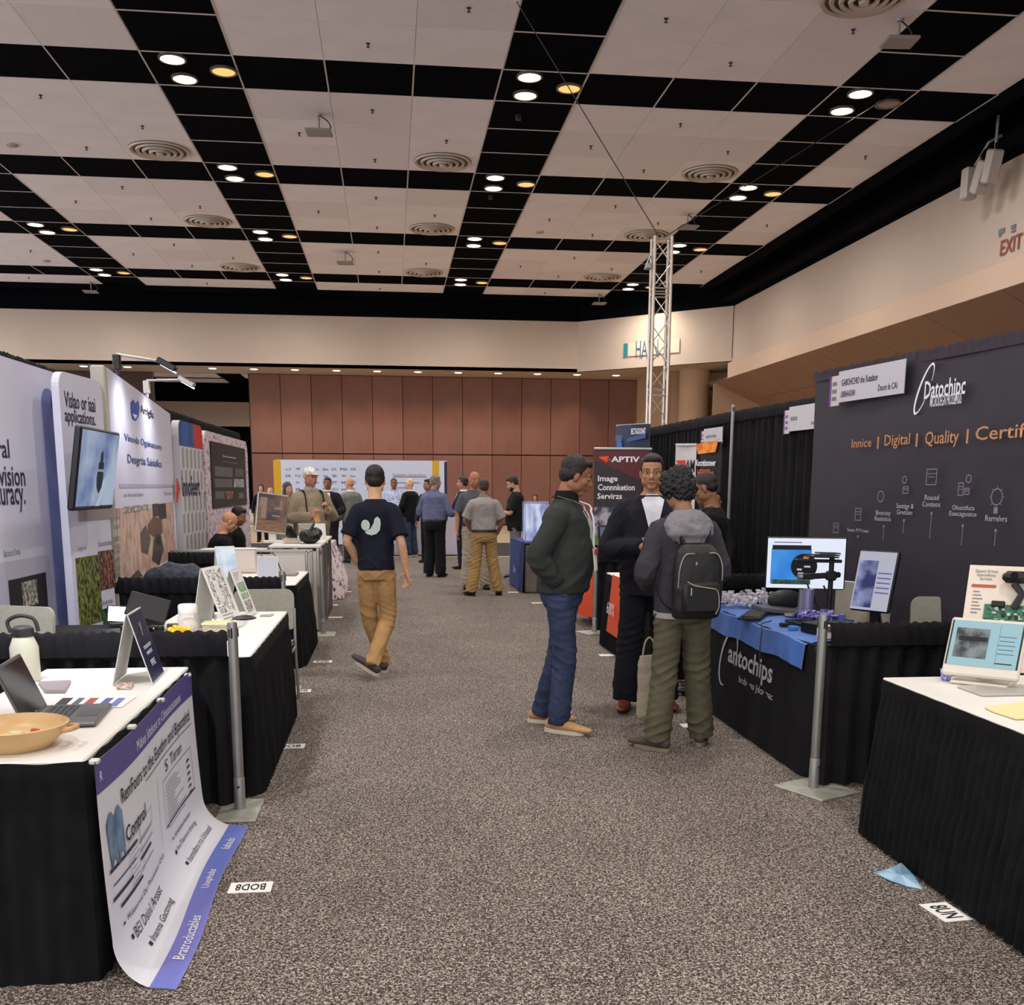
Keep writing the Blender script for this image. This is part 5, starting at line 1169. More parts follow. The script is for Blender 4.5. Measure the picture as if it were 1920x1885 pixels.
m = MB(); m.box((0, 0, .02), (.34, .24, .03), Matrix.Rotation(.1, 3, 'Y'), .005); o = m.build('laptop_closed', M('laptop_grey', (104, 102, 104)), None); o.location = (2.66, 6.82, .757); tag(o, 'closed silver laptop in front of the large monitor', 'laptop')
m = MB(); m.ell((0, 0, .07), (.13, .05, .075)); o = m.build('black_case', DARKG, None, True); o.location = (2.76, 7.0, .757); tag(o, 'rounded dark case behind the mouse', 'case')
for i, (x0, y0, x1, y1) in enumerate(((2.80, 6.45, 2.86, 6.2), (2.93, 6.05, 3.05, 5.9), (2.75, 6.6, 2.95, 6.3))):
    m = MB(); m.tube([(x0, y0, .98), (x0+.04, y0-.05, .86), ((x0+x1)/2, (y0+y1)/2, .78), (x1, y1, .765)], .006, 6, 6); m.box((x0+.03, y0-.04, .88), (.03, .03, .05), None, .008); tag(m.build('power_cable', BLACKP, None, True), 'black cable with inline plug hanging behind the monitors, %s' % ('left', 'right', 'middle')[i], 'cable')
m = MB(); m.tube([(2.42, 6.35, .765), (2.30, 6.2, .765), (2.285, 6.15, .74), (2.26, 6.1, .6), (2.25, 6.08, .42)], .004, 6, 8); tag(m.build('hanging_cable', BLACKP, None, True), 'thin black cable hanging down over the blue runner', 'cable')
for (x, y, w_, h_, rz, lab) in ((3.13, 6.72, .30, .98, -1.2, 'cream foam board standing behind the large monitor'), (3.12, 6.25, .09, 1.08, -.5, 'tall cream board behind the portrait monitor')):
    t = thing('foam_board', lab, 'board', (x, y, 0), rz); m = MB(); m.box((0, 0, h_/2), (w_, .03, h_), None, .005); m.build('panel', M('cream_board', (196, 186, 166), .6), t)
chair('grey-green chair behind the low drape on the right', 3.34, 5.70, math.radians(168), .95)
# big dark banner wall
B = Board('banner_wall', 'large dark printed banner wall with orange headline on the right', 'banner', (3.15, 7.62, 0), (3.52, 4.6, 0))
BH = 2.44; nx = 40
m = MB(); m.grid(lambda i, j: (B.w*i/nx, .012*math.sin(i*.5+j*.3)*(j/12)+.01*math.sin(i*.23+1), .12+(BH-.12)*j/12), nx+1, 13); m.build('fabric', M('charcoal_violet_fabric', (40, 34, 46), .6, var=.2, vs=1.2, bump=.15, bs=3, bdist=.05, sheen=.1), B.o, True, fix=False)
m = MB(); m.grid(lambda i, j: (B.w*i/150, -.015+.01*math.sin(i*1.9)*j, BH-.06+.07*j/2+(.01*math.sin(i*2.7) if j == 2 else 0)), 151, 3); m.build('gathered_hem', M('dark_hem', (52, 42, 52), .6), B.o, True, fix=False)
m = MB(); m.tube([(0, .04, BH-.02), (B.w, .04, BH-.02)], .02); m.build('rod', GREYMETAL, B.o, True); m = MB(); m.tube([(.01, .04, 0), (.01, .04, BH+.02)], .02); m.build('pole', GREYMETAL, B.o, True); m = MB(); m.box((.01, .04, .01), (.3, .3, .02)); m.build('foot', PLATE, B.o)
OR = ORANGEINK; Y_ = -.035
B.tp('Innice', 1606, 824, 1642, 838, OR, y=Y_, bold=.006); B.tp('|', 1654.5, 819, 1655.5, 842, OR, y=Y_); B.tp('Digital', 1668, 816, 1714, 840, OR, y=Y_, bold=.006); B.tp('|', 1727.5, 813, 1728.7, 838, OR, y=Y_); B.tp('Quality', 1745, 810, 1806, 838, OR, y=Y_, bold=.006); B.tp('|', 1823, 805, 1824.3, 832, OR, y=Y_)
a = B.uv(1840, 800); b = B.uv(1840, 827); text('Certification', a[0]+.42, (a[1]+b[1])/2, .84, (a[1]-b[1])*.95, OR, B.o, Y_, bold=.006)
WI = M('white_ink', (236, 236, 244)); B.tp('Datochipc', 1744, 716, 1818, 750, WI, y=Y_, bold=.015); B.tp('MICRODEGN PROSSENSIS', 1754, 744, 1812, 757, WI, y=Y_, bold=.006)
m = MB(); n = 30; vs = []; c0 = B.uv(1742, 730)
for k in range(n+1):
    a_ = math.radians(20+330*k/n); th = .004+.016*abs(math.sin(PI*k/n)); 
    for s_ in (1, -1):
        u = (.055+s_*th*.5)*math.cos(a_); v = (.15+s_*th*.5)*math.sin(a_); vs.append((c0[0]+u*math.cos(.5)+v*math.sin(.5), Y_, c0[1]-u*math.sin(.5)*.3+v*math.cos(.3)))
m.add(vs, [(2*k, 2*k+1, 2*k+3, 2*k+2) for k in range(n)]); m.build('swoosh_emblem', WI, B.o, fix=False)
for s_, x0, y0, x1, y1 in (('Sease FYYoaat', 1597, 990, 1637, 999), ('Bnncosy\nReslotios', 1650, 957, 1679, 978), ('Sentigy &\nGrettian', 1690, 944, 1721, 966), ('Roaced\nContixos', 1740, 928, 1772, 951), ('Ohusttfuca\nEssecagssatce', 1791, 947, 1840, 972), ('Rerrelvrs', 1858, 966, 1898, 979)): B.tp(s_, x0, y0, x1, y1, SILVER, y=Y_)
LI = M('pale_violet_line', (140, 130, 150), .6)
def outline(x0, y0, x1, y1, w=.005):
    a = B.uv(x0, y1); b = B.uv(x1, y0); mm = MB()
    for (p, q, r, s_) in ((a[0], a[1], b[0], a[1]+w), (a[0], b[1]-w, b[0], b[1]), (a[0], a[1], a[0]+w, b[1]), (b[0]-w, a[1], b[0], b[1])): mm.box(((p+r)/2, Y_, (q+s_)/2), (abs(r-p), .001, abs(s_-q)))
    return mm
for (x0, y0, x1, y1) in ((1745, 879, 1767, 910), (1570, 981, 1581, 999), (1611, 953, 1624, 976), (1701, 912, 1713, 926), (1805, 905, 1817, 930), (1817, 915, 1828, 928)):
    mm = outline(x0, y0, x1, y1); a = B.uv(x0, y1); b = B.uv(x1, y0); mm.box(((a[0]+b[0])/2, Y_, (a[1]+b[1])/2), (abs(b[0]-a[0])*.6, .001, .004)); mm.box(((a[0]+b[0])/2, Y_, a[1]*.3+b[1]*.7), (abs(b[0]-a[0]), .001, .004)); mm.build('icon', LI, B.o, fix=False)
for (x, y, r) in ((1660, 931, .035), (1705, 900, .022), (1826, 898, .022), (1879, 932, .045)):
    c_ = B.uv(x, y); mm = MB(); vs = []
    for k in range(25):
        a_ = 2*PI*k/24
        for s_ in (1, -1): vs.append((c_[0]+(r+s_*.003)*math.cos(a_), Y_, c_[1]+(r+s_*.003)*math.sin(a_)))
    mm.add(vs, [(2*k, 2*k+1, 2*k+3, 2*k+2) for k in range(24)])
    for k in range(8 if r > .04 else 0): a_ = 2*PI*k/8; mm.box((c_[0]+(r+.012)*math.cos(a_), Y_, c_[1]+(r+.012)*math.sin(a_)), (.006, .001, .006))
    if r > .04: mm.box((c_[0], Y_, c_[1]-r-.03), (.03, .001, .035))
    mm.build('icon', LI, B.o, fix=False)
for (x, y0, y1) in ((1666, 987, 1015), (1704, 976, 1000), (1756, 963, 1010), (1815, 986, 1023), (1877, 995, 1024), (1617, 1006, 1010)):
    a = B.uv(x, y0); b = B.uv(x, y1); mm = MB(); mm.box((a[0], Y_, (a[1]+b[1])/2), (.004, .001, a[1]-b[1])); mm.lathe([(.009, Y_), (.009, Y_-.001)], 10, (a[0], 0, a[1]), axis='y'); mm.build('pointer_line', LI, B.o, fix=False)
def idsign(B_, x0, y0, x1, y1, t1, t2, y=-.05):
    a = B_.uv(x0, y1); b = B_.uv(x1, y0); S_ = thing('booth_sign', '', 'sign', (0, 0, 0)); return a, b
def hang_sign(label, p0, p1, h_, lines, stripe=(120, 60, 140)):
    b_ = Board('booth_sign', label, 'sign', p0, p1); b_.o['group'] = 'white booth name cards'; w_ = b_.w; b_.rect(.12*w_, 0, w_, h_, M('sign_card_grey', (200, 196, 204), .5), name='card', y=0, th=.006); b_.rect(0, -.02, .12*w_+.02, h_*.88, M('sign_card_side', (206, 196, 196), .5), name='side_card', y=-.004, th=.004)
    b_.rect(0, -.02, .02*w_+.005, h_*.88, M('purple_stripe_%d' % stripe[0], stripe, .5), name='stripe', y=-.009, th=.001)
    for s_, u, v, ww, hh in lines: text(s_, u*w_, v*h_, ww*w_, hh*h_, NAVYINK, b_.o, -.008, bold=.01)
    for k in range(3): b_.rect(.04*w_, h_*(.08+.24*k), .105*w_, h_*(.2+.24*k), GREYINK, name='side_print', y=-.009)
    return b_
q0 = B.o.location+B.ex*B.uv(1574, 757)[0]+Vector((0, 0, B.uv(1580, 757)[1]))-Vector((.07, 0, 0)); q1 = q0+B.ex*(B.uv(1715, 740)[0]-B.uv(1574, 757)[0])
hang_sign('long white booth name card on the large dark banner', tuple(q0), tuple(q1), .21, (('GABOHCHIO the Xutalator', .42, .62, .5, .22), ('LIRBHAGNN', .27, .25, .2, .2), ('Doors In CAI', .8, .27, .24, .2)))
xx = 3.98; hang_sign('white booth name card on the black drape left of the large banner', (3.92, 10.2, 2.16), (4.0, 9.35, 2.16), .235, (('SOEOS', .25, .5, .16, .16), ('Stlog 4L/18', .8, .22, .28, .16)))
hang_sign('white booth name card above the two small hanging banners', (3.68, 12.2, 2.1), (3.74, 11.6, 2.1), .19, (('EXEICYTE I NIECAL', .5, .5, .5, .16), ('VAAP', .82, .2, .2, .2)))
# ================================================================ RIGHT BOOTHS 3-5
def banner_stand(label, p0, p1, z0, z1, mat, curve=0.):
    b_ = Board('banner_stand', label, 'banner', p0, p1); w_ = b_.w; n = 12; m = MB()
    m.grid(lambda i, j: (w_*i/n, curve*math.sin(PI*i/n)+.0, z0+(z1-z0)*j), n+1, 2); m.build('sheet', mat, b_.o, True, fix=False)
    m = MB(); m.box((w_/2, .01, z1), (w_+.01, .025, .025), None, .004); m.build('top_rail', ALU, b_.o); m = MB(); m.tube([(w_/2, .05, .04), (w_/2, .05, z1)], .012, 8); m.build('support_pole', ALU, b_.o, True)
    m = MB(); m.box((w_/2, .03, .04), (w_+.04, .16, .08), None, .01); m.build('base', ALU, b_.o); return b_
pA = ony(1112, 1000, 12.75); pB = ony(1216, 1000, 12.75)
B = banner_stand('dark grey and red roll-up banner reading APTIV and Image Connection Services', (pA.x, 12.75, 0), (pB.x, 12.7, 0), .08, 2.08, M('banner_charcoal', (48, 42, 46), .5))
B.polyp([(1112, 846), (1216, 846), (1216, 908), (1112, 862)], M('banner_maroon', (92, 36, 42), .5)); B.polyp([(1122, 858), (1140, 855), (1137, 870), (1141, 855), (1139, 867)], M('orange_red', (226, 84, 46), .5), y=-.006); B.polyp([(1122, 857), (1142, 855), (1138, 869)], M('orange_red', (226, 84, 46)), y=-.005)
B.tp('APTIV', 1146, 856, 1199, 867, WI, y=-.006, bold=.03); B.tp('.', 1142, 861, 1143.5, 863, WI, y=-.006); B.tp('.', 1203, 860, 1204.5, 862, WI, y=-.006)
B.tp('Image', 1121, 892, 1158, 906, WI, y=-.006, bold=.02); B.tp('Connnketion', 1121, 908, 1190, 920, WI, y=-.006, bold=.02); B.tp('Servirzs', 1120, 925, 1166, 936, WI, y=-.006, bold=.02)
B.rp(1113, 1030, 1160, 951, picture('stadium_photo', (60, 62, 80), (176, 176, 190), 10), name='photo')
t, deco, pl, A = monitor('small tilted monitor with grey page in front of the dark red-and-grey banner', tuple(ony(1140, 1040, 12.0)), .15, .19, .36, BLACKP, M('screen_slate', (122, 128, 146), emit=.5), .02, .02, .22)
p = ony(1140, 1040, 12.0); t.location = (p.x, 12.0, .775)
for k in range(6): deco(0, .1-.04*k, .13, .008, M('slate_text', (50, 54, 70), emit=.3))
t, deco, pl, A = monitor('small green screen beside the tilted monitor', (ony(1118, 1000, 12.1).x, 12.1, .775), 0, .07, .1, BLACKP, M('screen_green', (110, 150, 60), emit=.5), .16, .006, .0)
pA = ony(1153, 900, 14.2); pB = ony(1220, 900, 13.6)
B = banner_stand('dark blue curved banner above the dark red-and-grey banner', (pA.x, 14.2, 0), (pB.x, 13.7, 0), .08, 2.44, M('banner_midnight', (26, 32, 52), .5, col2=(38, 50, 84), vs=1.5), -.05)
B.tp('BECTAGDONAT', 1189, 804, 1216, 814, WI, y=-.06, bold=.02); B.polyp([(1180, 823), (1216, 812), (1216, 822), (1180, 830)], M('banner_blue', (50, 84, 140), .5), y=-.058); B.tp('ISAEX', 1160, 817, 1172, 826, M('banner_pale_blue', (120, 140, 180), .5), y=-.058); B.polyp([(1162, 826), (1170, 826), (1173, 842), (1161, 842)], M('banner_blue2', (66, 104, 180), .5), y=-.058)
pA = ony(1265, 900, 11.0); pB = ony(1304, 900, 10.9); pC = ony(1348, 900, 10.7)
B = banner_stand('white banner with red arrow shape beside the orange-topped one', (pA.x, 11.0, 0), (pB.x, 10.9, 0), .5, 2.06, M('banner_white', (206, 198, 200), .5), .03)
B.polyp([(1267, 864), (1285, 863), (1286, 882), (1268, 890), (1277, 876)], REDINK, y=-.004); B.tp('AM', 1286, 862, 1302, 886, INK, y=-.004, bold=.02)
B = banner_stand('black banner with orange flame top beside the white one', (pB.x+.035, 10.86, 0), (pC.x+.01, 10.68, 0), .5, 2.09, M('banner_black', (32, 28, 32), .5), .03)
B.polyp([(1305, 833), (1347, 826), (1342, 848), (1309, 852)], M('flame_orange', (206, 96, 34), .5, col2=(236, 150, 50), vs=12), y=-.004); B.tp('Xocntixoneer', 1304, 862, 1342, 874, WI, y=-.004, bold=.02); B.tp('HEXOffico', 1308, 880, 1338, 893, M('orange_red', (226, 84, 46)), y=-.004, bold=.02); B.tp('roup', 1318, 901, 1328, 906, WI, y=-.004)
table('black-skirted white table behind the suited man', 2.2, 8.45, 2.85, 10.45, flare=.05)
t = thing('orange_runner', 'orange-red runner with white print hanging on the black-skirted table', 'runner', (2.135, 9.75, 0)); m = MB(); m.grid(lambda i, j: (.03-.05*(1-j/9)-.004, -.25+.5*i/9, .2+.56*j/9), 10, 10); m.build('cloth', M('orange_cloth', (214, 78, 44), .6), t, True, fix=False); text('600%', .0, .45, .34, .12, WI, t, 0, M3=lambda a, b: (-.012-.04*(1-(b-.2)/.56)-.006, -a, b))
table('table with bright orange-red cloth behind the green fleece', 2.32, 11.85, 3.2, 12.5, z=.76, top=M('orange_cloth_top', (222, 110, 76), .6), skirt=M('orange_cloth', (214, 78, 44)), flare=.08, amp=.03, wl=.22, z0=.12)
t = thing('red_bottle', 'small red bottle on the orange-clothed table', 'bottle', tuple(onz(1104, 1040, .765))); t.location = (2.5, 12.15, .765); m = MB(); m.lathe([(.035, 0), (.035, .15), (.014, .2), (.014, .235), (.0001, .236)], 16); m.build('body', REDINK, t, True)
blobpile('clutter_pack', 'wrapped samples heaped on the orange-clothed table', 'samples', 2.62, 12.2, .765, (.3, .3, .06), 30, CW, 9, .04)
# blue / grey clothed table with the glowing acrylic tank
t = thing('draped_table', 'table with royal blue front cloth and grey side near the aisle', 'table', (2.38, 16.6, 0))
m = MB(); m.box((0, 0, .375), (.70, 1.8, .74), None, .02); m.build('grey_cloth', M('taupe_cloth', (112, 104, 100), .8, var=.1, vs=6), t)
m = MB(); m.grid(lambda i, j: (-.365-.01*math.sin(i*1.3)*(1-j/8)-.03*(1-j/8), -.92+1.84*i/24, .01+.75*j/8), 25, 9); m.grid(lambda i, j: (-.365+.3*j/4, -.92+1.84*i/24, .765), 25, 5); m.build('blue_cloth', M('deep_blue_cloth', (34, 52, 116), .7, var=.15, vs=5), t, True, fix=False)
text('Ubet', -.2, .32, .4, .12, SILVER, t, 0, M3=lambda a, b: (-.40-.03*(1-b/.75)-.004, a*-1-.3, b))
t = thing('acrylic_tank', 'glowing blue-white acrylic display block on the blue-clothed table', 'display', (2.24, 16.15, .772)); m = MB(); m.box((0, 0, .31), (.36, .42, .62), None, .004); m.build('clear_case', M('tank_clear', (190, 206, 255), .05, alpha=.35, spec=.8), t)
m = MB(); m.box((0, .02, .30), (.32, .34, .56)); m.build('lit_contents', picture('lit_acrylic', (40, 60, 150), (225, 235, 255), 9, (.35, .62), emit=1.0, stretch=(1, 1, .35), detail=8), t); m = MB(); m.box((.12, -.23, .12), (.12, .01, .16)); m.build('label_plate', BLACKP, t)
# ================================================================ TRUSS
def truss():
    t = thing('truss_tower', 'tall silver lattice truss tower behind the right drapes', 'truss', (TRX, TRY, 0), math.radians(-3)); s = .135; H_ = 5.5
    m = MB(); m.box((0, 0, .01), (.6, .6, .02)); m.build('base_plate', ALU, t)
    AL2 = M('truss_aluminium', (200, 190, 178), .28, metal=.75)
    for sx in (-1, 1):
        for sy in (-1, 1): m = MB(); m.tube([(sx*s, sy*s, .02), (sx*s, sy*s, H_)], .025, 12); m.build('chord', AL2, t, True)
    seg = 0
    for (z0, z1) in ((.05, 1.55), (1.6, 3.1), (3.15, 4.65), (4.7, 5.48)):
        for z in (z0+.02, z1-.02):
            for k in range(4):
                a = [(-s, -s), (s, -s), (s, s), (-s, s)][k]; b = [(s, -s), (s, s), (-s, s), (-s, -s)][k]; m = MB(); m.tube([(*a, z), (*b, z)], .012, 6); m.build('cross_bar', AL2, t, True)
        n = max(2, int(round((z1-z0-.1)/.35))); 
        for k in range(4):
            a = [(-s, -s), (s, -s), (s, s), (-s, s)][k]; b = [(s, -s), (s, s), (-s, s), (-s, -s)][k]
            for i in range(n):
                za, zb = z0+.05+(z1-z0-.1)*i/n, z0+.05+(z1-z0-.1)*(i+1)/n; p, q = (a, b) if i % 2 == 0 else (b, a); m = MB(); m.tube([(*p, za), (*q, zb)], .010, 6); m.build('diagonal', AL2, t, True)
    m = MB(); m.box((-.22, -.1, 5.05), (.1, .1, .1), None, .02); m.tube([(-.15, -.1, 5.1), (-.2, -.12, 5.2), (-.28, -.1, 5.0)], .015, 6, 4); m.build('clamp', GREYMETAL, t)
truss()
# speakers on the right upper wall
t = thing('speaker_cluster', 'three white speakers on poles at the upper right wall', 'spot lamp', (11.75, 20.6, 7.7))
for i, (y, z, a) in enumerate(((.35, -.05, 0), (-.1, -.05, .45), (-.45, .05, .3))): m = MB(); m.box((-.1, y, z), (.26, .24, .6), Matrix.Rotation(a, 3, 'X'), .03); m.build('speaker_body', M('white_speaker_body', (176, 166, 158), .5), t)
m = MB(); m.tube([(0, .35, .3), (0, -.1, .6), (.2, -.2, .7)], .03, 8); m.tube([(-.0, -.35, .2), (-.0, -.35, 1.0)], .03, 8); m.build('bracket', GREYMETAL, t, True)
# ================================================================ FAR END
B = Board('logo_wall', 'long white sponsor wall with yellow ends at the end of the hall', 'display wall', (onz(519, 1020).x, 29.0, 0), (ony(838, 900, 29.0).x, 29.0, 0)); a = B.uv(519, 863); wW = B.w
B.o.location = (ony(518, 900, 29).x, 29, 0); B.p0 = Vector(B.o.location); B.w = ony(838, 900, 29).x-B.p0.x; wW = B.w
m = MB(); m.box((wW/2, .1, 1.18), (wW, .2, 2.28)); m.build('panel', M('sponsor_wall_white', (206, 212, 232), .5), B.o)
YE = M('mustard_yellow', (214, 164, 22), .5); B.rp(518, 1030, 526, 863, YE, name='end_stripe'); B.rp(812, 1030, 823, 864, YE, name='end_stripe'); B.rp(834, 1030, 838, 866, NAVYINK, name='end_stripe')
r_ = random.Random(9); words = ['LS', 'oerper', 'adobe', 'arkong', 'Saxo', 'EE-ffo', 'FGI', 'SCOE', 'FNA', 'Snmo', 'nasos', 'dpo', 'Tsmosa', 'tmno', 'Bentors', 'ET', 'BHB', 'DKO', 'mnos', 'onpe', 'SLI', 'arnk', 'OOD', 'CCO']
for j in range(7):
    for i in range(8):
        x = 541+i*17.2+r_.uniform(-1, 1); y = 880+j*12.5; w_ = r_.uniform(8, 13)
        k = r_.random(); mt = (GREYINK, BLUEINK, NAVYINK, GREYINK)[int(k*4)]
        if j == 4 and i in (0, 7): B.rp(x-5, y+8, x+5, y-2, M('pale_blue_block', (120, 140, 190), .5)); continue
        B.tp(words[(i+j*5) % len(words)], x-w_/2, y-2.5, x+w_/2, y+2.5, mt, bold=.01)
B.tp('Destination Camera Zones', 737, 888, 799, 893, M('orange_red_text', (200, 120, 70), .5), bold=.01); B.rp(737, 895, 800, 894, BLUEINK); B.rp(740, 906, 787, 905, BLUEINK); B.tp('pascisl', 745, 912, 760, 918, BLUEINK)
m = MB(); m.box((-.4, 27.2, .012), (8.2, 5.6, .02)); o = m.build('booth_rug', M('black_rug', (40, 36, 36), .95, var=.15, vs=60)); tag(o, 'black booth carpet under the sponsor wall', 'rug')
def high_table(label, x, y, w_=.8, front=None):
    t = thing('high_table', label, 'table', (x, y, 0)); m = MB(); m.box((0, 0, 1.03), (w_, .6, .05), None, .01); m.build('tabletop', WHITE, t); m = MB(); m.box((0, 0, .5), (w_*.8, .45, 1.0), None, .01); m.build('pedestal', front or M('grey_pedestal', (120, 112, 100), .6), t); return t
p = ony(676, 970, 23.5); high_table('white high table beside the walking man', p.x, 23.5, 1.0)
p = ony(800, 980, 24.6); high_table('pale lilac counter behind the group at the sponsor wall', p.x, 24.8, 1.9, M('pale_lilac_panel', (196, 190, 204), .5)).location.z = .023
t = thing('low_table', 'low white bench beside the sponsor wall', 'bench', (ony(862, 1000, 31).x, 31, 0)); m = MB(); m.box((0, 0, .24), (1.0, .8, .48), None, .02); m.build('seat', WHITE, t); m = MB(); m.box((0, .3, .65), (.7, .03, .4), Matrix.Rotation(-.5, 3, 'X')); m.build('backrest', M('grey_triangle', (110, 104, 100), .6), t)
p = ony(1030, 960, 33); t = thing('white_booth_table', 'white bottle table in front of the seated women', 'table', (p.x, 33, 0)); m = MB(); m.box((0, 0, .72), (1.6, .6, .04)); m.build('tabletop', WHITE, t); m = MB(); m.box((0, .02, .35), (1.55, .55, .7)); m.build('cloth', M('cream_cloth', (190, 170, 150), .7), t)
for k, px in enumerate((1012, 1019, 1026, 1034)):
    p = ony(px, 940, 32.8); m = MB(); m.lathe([(.04, 0), (.045, .22), (.016, .30), (.016, .38), (.0001, .38)], 12); o = m.build('bottle', M('pinkish_bottle', (196, 176, 166), .2), None, True); o.location = (p.x, 32.8, .745); tag(o, 'tall pale bottle standing before the seated women', 'bottle', 'pale bottles before the seated women')
# ================================================================ PEOPLE
TOR = [(.80, .140, .100, -.01), (.90, .160, .120, -.015), (.98, .156, .116, -.01), (1.08, .138, .105, 0), (1.18, .140, .11, .005), (1.30, .156, .120, 0), (1.38, .160, .112, -.008), (1.42, .150, .098, -.014), (1.455, .112, .08, -.016), (1.50, .066, .062, -.012)]
def interp(tab, z):
    if z <= tab[0][0]: return tab[0][1:]
    for a, b in zip(tab, tab[1:]):
        if z <= b[0]: t = (z-a[0])/(b[0]-a[0]); return tuple(p+(q-p)*t for p, q in zip(a[1:], b[1:]))
    return tab[-1][1:]
def skinmat(c): return M('skin_%d_%d' % (c[0], c[1]), c, .5, var=.05, vs=30, bump=.08, bs=300, spec=.35)
def cloth(name, c, var=.08, rough=.85, col2=None, vs=6, bump=.35, bs=26, stretch=(1, 1, 1.8), ramp=(.4, .6), **k): return M(name, c, rough, var=var, col2=col2, vs=vs, bump=bump, bs=bs, stretch=stretch, spec=.25, bdist=.006, ramp=ramp, **k)
class Person:
    def __init__(s, label, x, y, face, H=1.75, skin=(198, 150, 120), wf=1., belly=0., lean=0., sway=0., head=(0, 0, 0), arms=None, legs=None, vox=.014, seated=False, hip=None, group=None, z0=0.):
        s.k = H/1.75; s.wf = wf; s.belly = belly; s.lean = lean; s.sway = sway; s.vox = vox; s.skin = skin; s.head = head
        s.o = thing('person', label, 'person', (x, y, z0), math.radians(face), group)
        s.o.scale = (s.k, s.k, s.k)
        A = dict(L=((-.25, -.03, 1.13), (-.26, .05, .88)), R=((.25, -.03, 1.13), (.26, .05, .88)))
        if arms: A.update(arms)
        s.A = {k_: (Vector(v[0]), Vector(v[1]), v[2] if len(v) > 2 else None) for k_, v in A.items()}
        G = dict(L=((-.10, .01, .49), (-.115, -.02, .09), 8, 0), R=((.10, .01, .49), (.115, -.02, .09), -8, 0))
        if legs: G.update(legs)
        s.G = G; s.hipz = .90; s.body()
    def sp(s, z):   # spine offset
        t = max(0, z-.95); return s.sway*t, s.lean*t*(1+.6*t)
    def shoulder(s, side):
        sg = -1 if side == 'L' else 1; ox, oy = s.sp(1.40); return Vector((sg*.160*s.wf+ox, -.012+oy, 1.392))
    def tring(s, z, e, n=26, hang=0.):
        rx, ry, cy = interp(TOR, z); ox, oy = s.sp(z)
        b = s.belly*math.exp(-((z-1.06)/.14)**2)
        if hang and z < 1.3:
            r13 = interp(TOR, 1.30); t = min(1, (1.3-z)/.15)*hang; rx = rx+(max(rx, r13[0]*.98)-rx)*t; ry = ry+(max(ry, r13[1])-ry)*t
        rx = rx*s.wf+e+b*.35; ry = ry*(.5+.5*s.wf)+e+b*.55; cy += b*.5
        out = []
        for i in range(n):
            a = 2*PI*i/n; c, d = math.cos(a), math.sin(a); out.append((ox+rx*math.copysign(abs(c)**.88, c), oy+cy+ry*math.copysign(abs(d)**.9, d), z))
        return out
    def tpt(s, ang, z, off, hang=1., e=.016):
        """point on the garment surface; ang 90 = front, 270 = back"""
        rx, ry, cy = interp(TOR, z); ox, oy = s.sp(z); b = s.belly*math.exp(-((z-1.06)/.14)**2)
        if hang and z < 1.3:
            r13 = interp(TOR, 1.30); t = min(1, (1.3-z)/.15)*hang; rx = rx+(max(rx, r13[0]*.98)-rx)*t; ry = ry+(max(ry, r13[1])-ry)*t
        rx = rx*s.wf+e+b*.35+off; ry = ry*(.5+.5*s.wf)+e+b*.55+off; cy += b*.5; a = math.radians(ang); c, d = math.cos(a), math.sin(a)
        return Vector((ox+rx*math.copysign(abs(c)**.88, c), oy+cy+ry*math.copysign(abs(d)**.9, d), z))
    def front(s, x, z, off=.006, back=False, e=.016):
        """garment surface point above local x"""
        lo, hi = 0., 180.
        for _ in range(18):
            m = (lo+hi)/2; p = s.tpt(-m if back else m, z, off, 1., e)
            if p.x > x: lo = m
            else: hi = m
        return p
    def hmat(s):
        yw, pt, rl = (math.radians(v) for v in s.head); ox, oy = s.sp(1.52)
        piv = Vector((ox, oy, 1.54)); R = Matrix.Rotation(yw, 4, 'Z') @ Matrix.Rotation(-pt, 4, 'X') @ Matrix.Rotation(rl, 4, 'Y')
        return Matrix.Translation(piv+Vector((0, .01, 0))) @ R @ Matrix.Translation(Vector((0, .012, .10)))
    def hell(s, mb, c, r, nu=20, nv=12, rot=None):
        Mx = s.hmat(); q = MB(); q.ell(c, r, nu, nv, rot); mb.add([Mx @ Vector(p) for p in q.v], q.f)
    def hand(s, mb, w, e, spec):
        spec = spec or {}
        d = (w-e).normalized(); d = Vector(spec.get('dir', d)).normalized(); inward = Vector(spec.get('palm', (-1 if w.x > 0 else 1, 0, 0)))
        n = (inward-d*inward.dot(d)).normalized(); side = d.cross(n).normalized()
        if side.y < 0 and 'side' not in spec: side = -side
        if 'side' in spec: side = (Vector(spec['side'])-d*Vector(spec['side']).dot(d)).normalized()
        curl = spec.get('curl', 25)
        mb.tube([w-d*.02, w+d*.02, w+d*.06, w+d*.088], [(.024, .019), (.032, .016), (.038, .014), (.036, .012)], 12, 2, up=n, rnd_cap=True)
        for k, (o, L_) in enumerate(((.030, .072), (.011, .080), (-.009, .074), (-.028, .058))):
            p = w+d*.085+side*o; pts = [p]; c = 0
            for seg in (.45, .32, .26):
                c += curl*(.8+.08*k); a = math.radians(c); q = d*math.cos(a)+n*math.sin(a)+side*o*.8; p = p+q.normalized()*L_*seg; pts.append(p)
            mb.tube(pts, [.0095, .0088, .008, .0072], 8, 2, rnd_cap=True)
        p = w+d*.03+side*.03+n*.004; q = (d*.75+side*.75+n*.35).normalized(); mb.tube([p-q*.012, p+q*.035, p+q*.035+(d*.9+side*.2+n*.4).normalized()*.032], [.014, .0105, .008], 8, 2, rnd_cap=True)
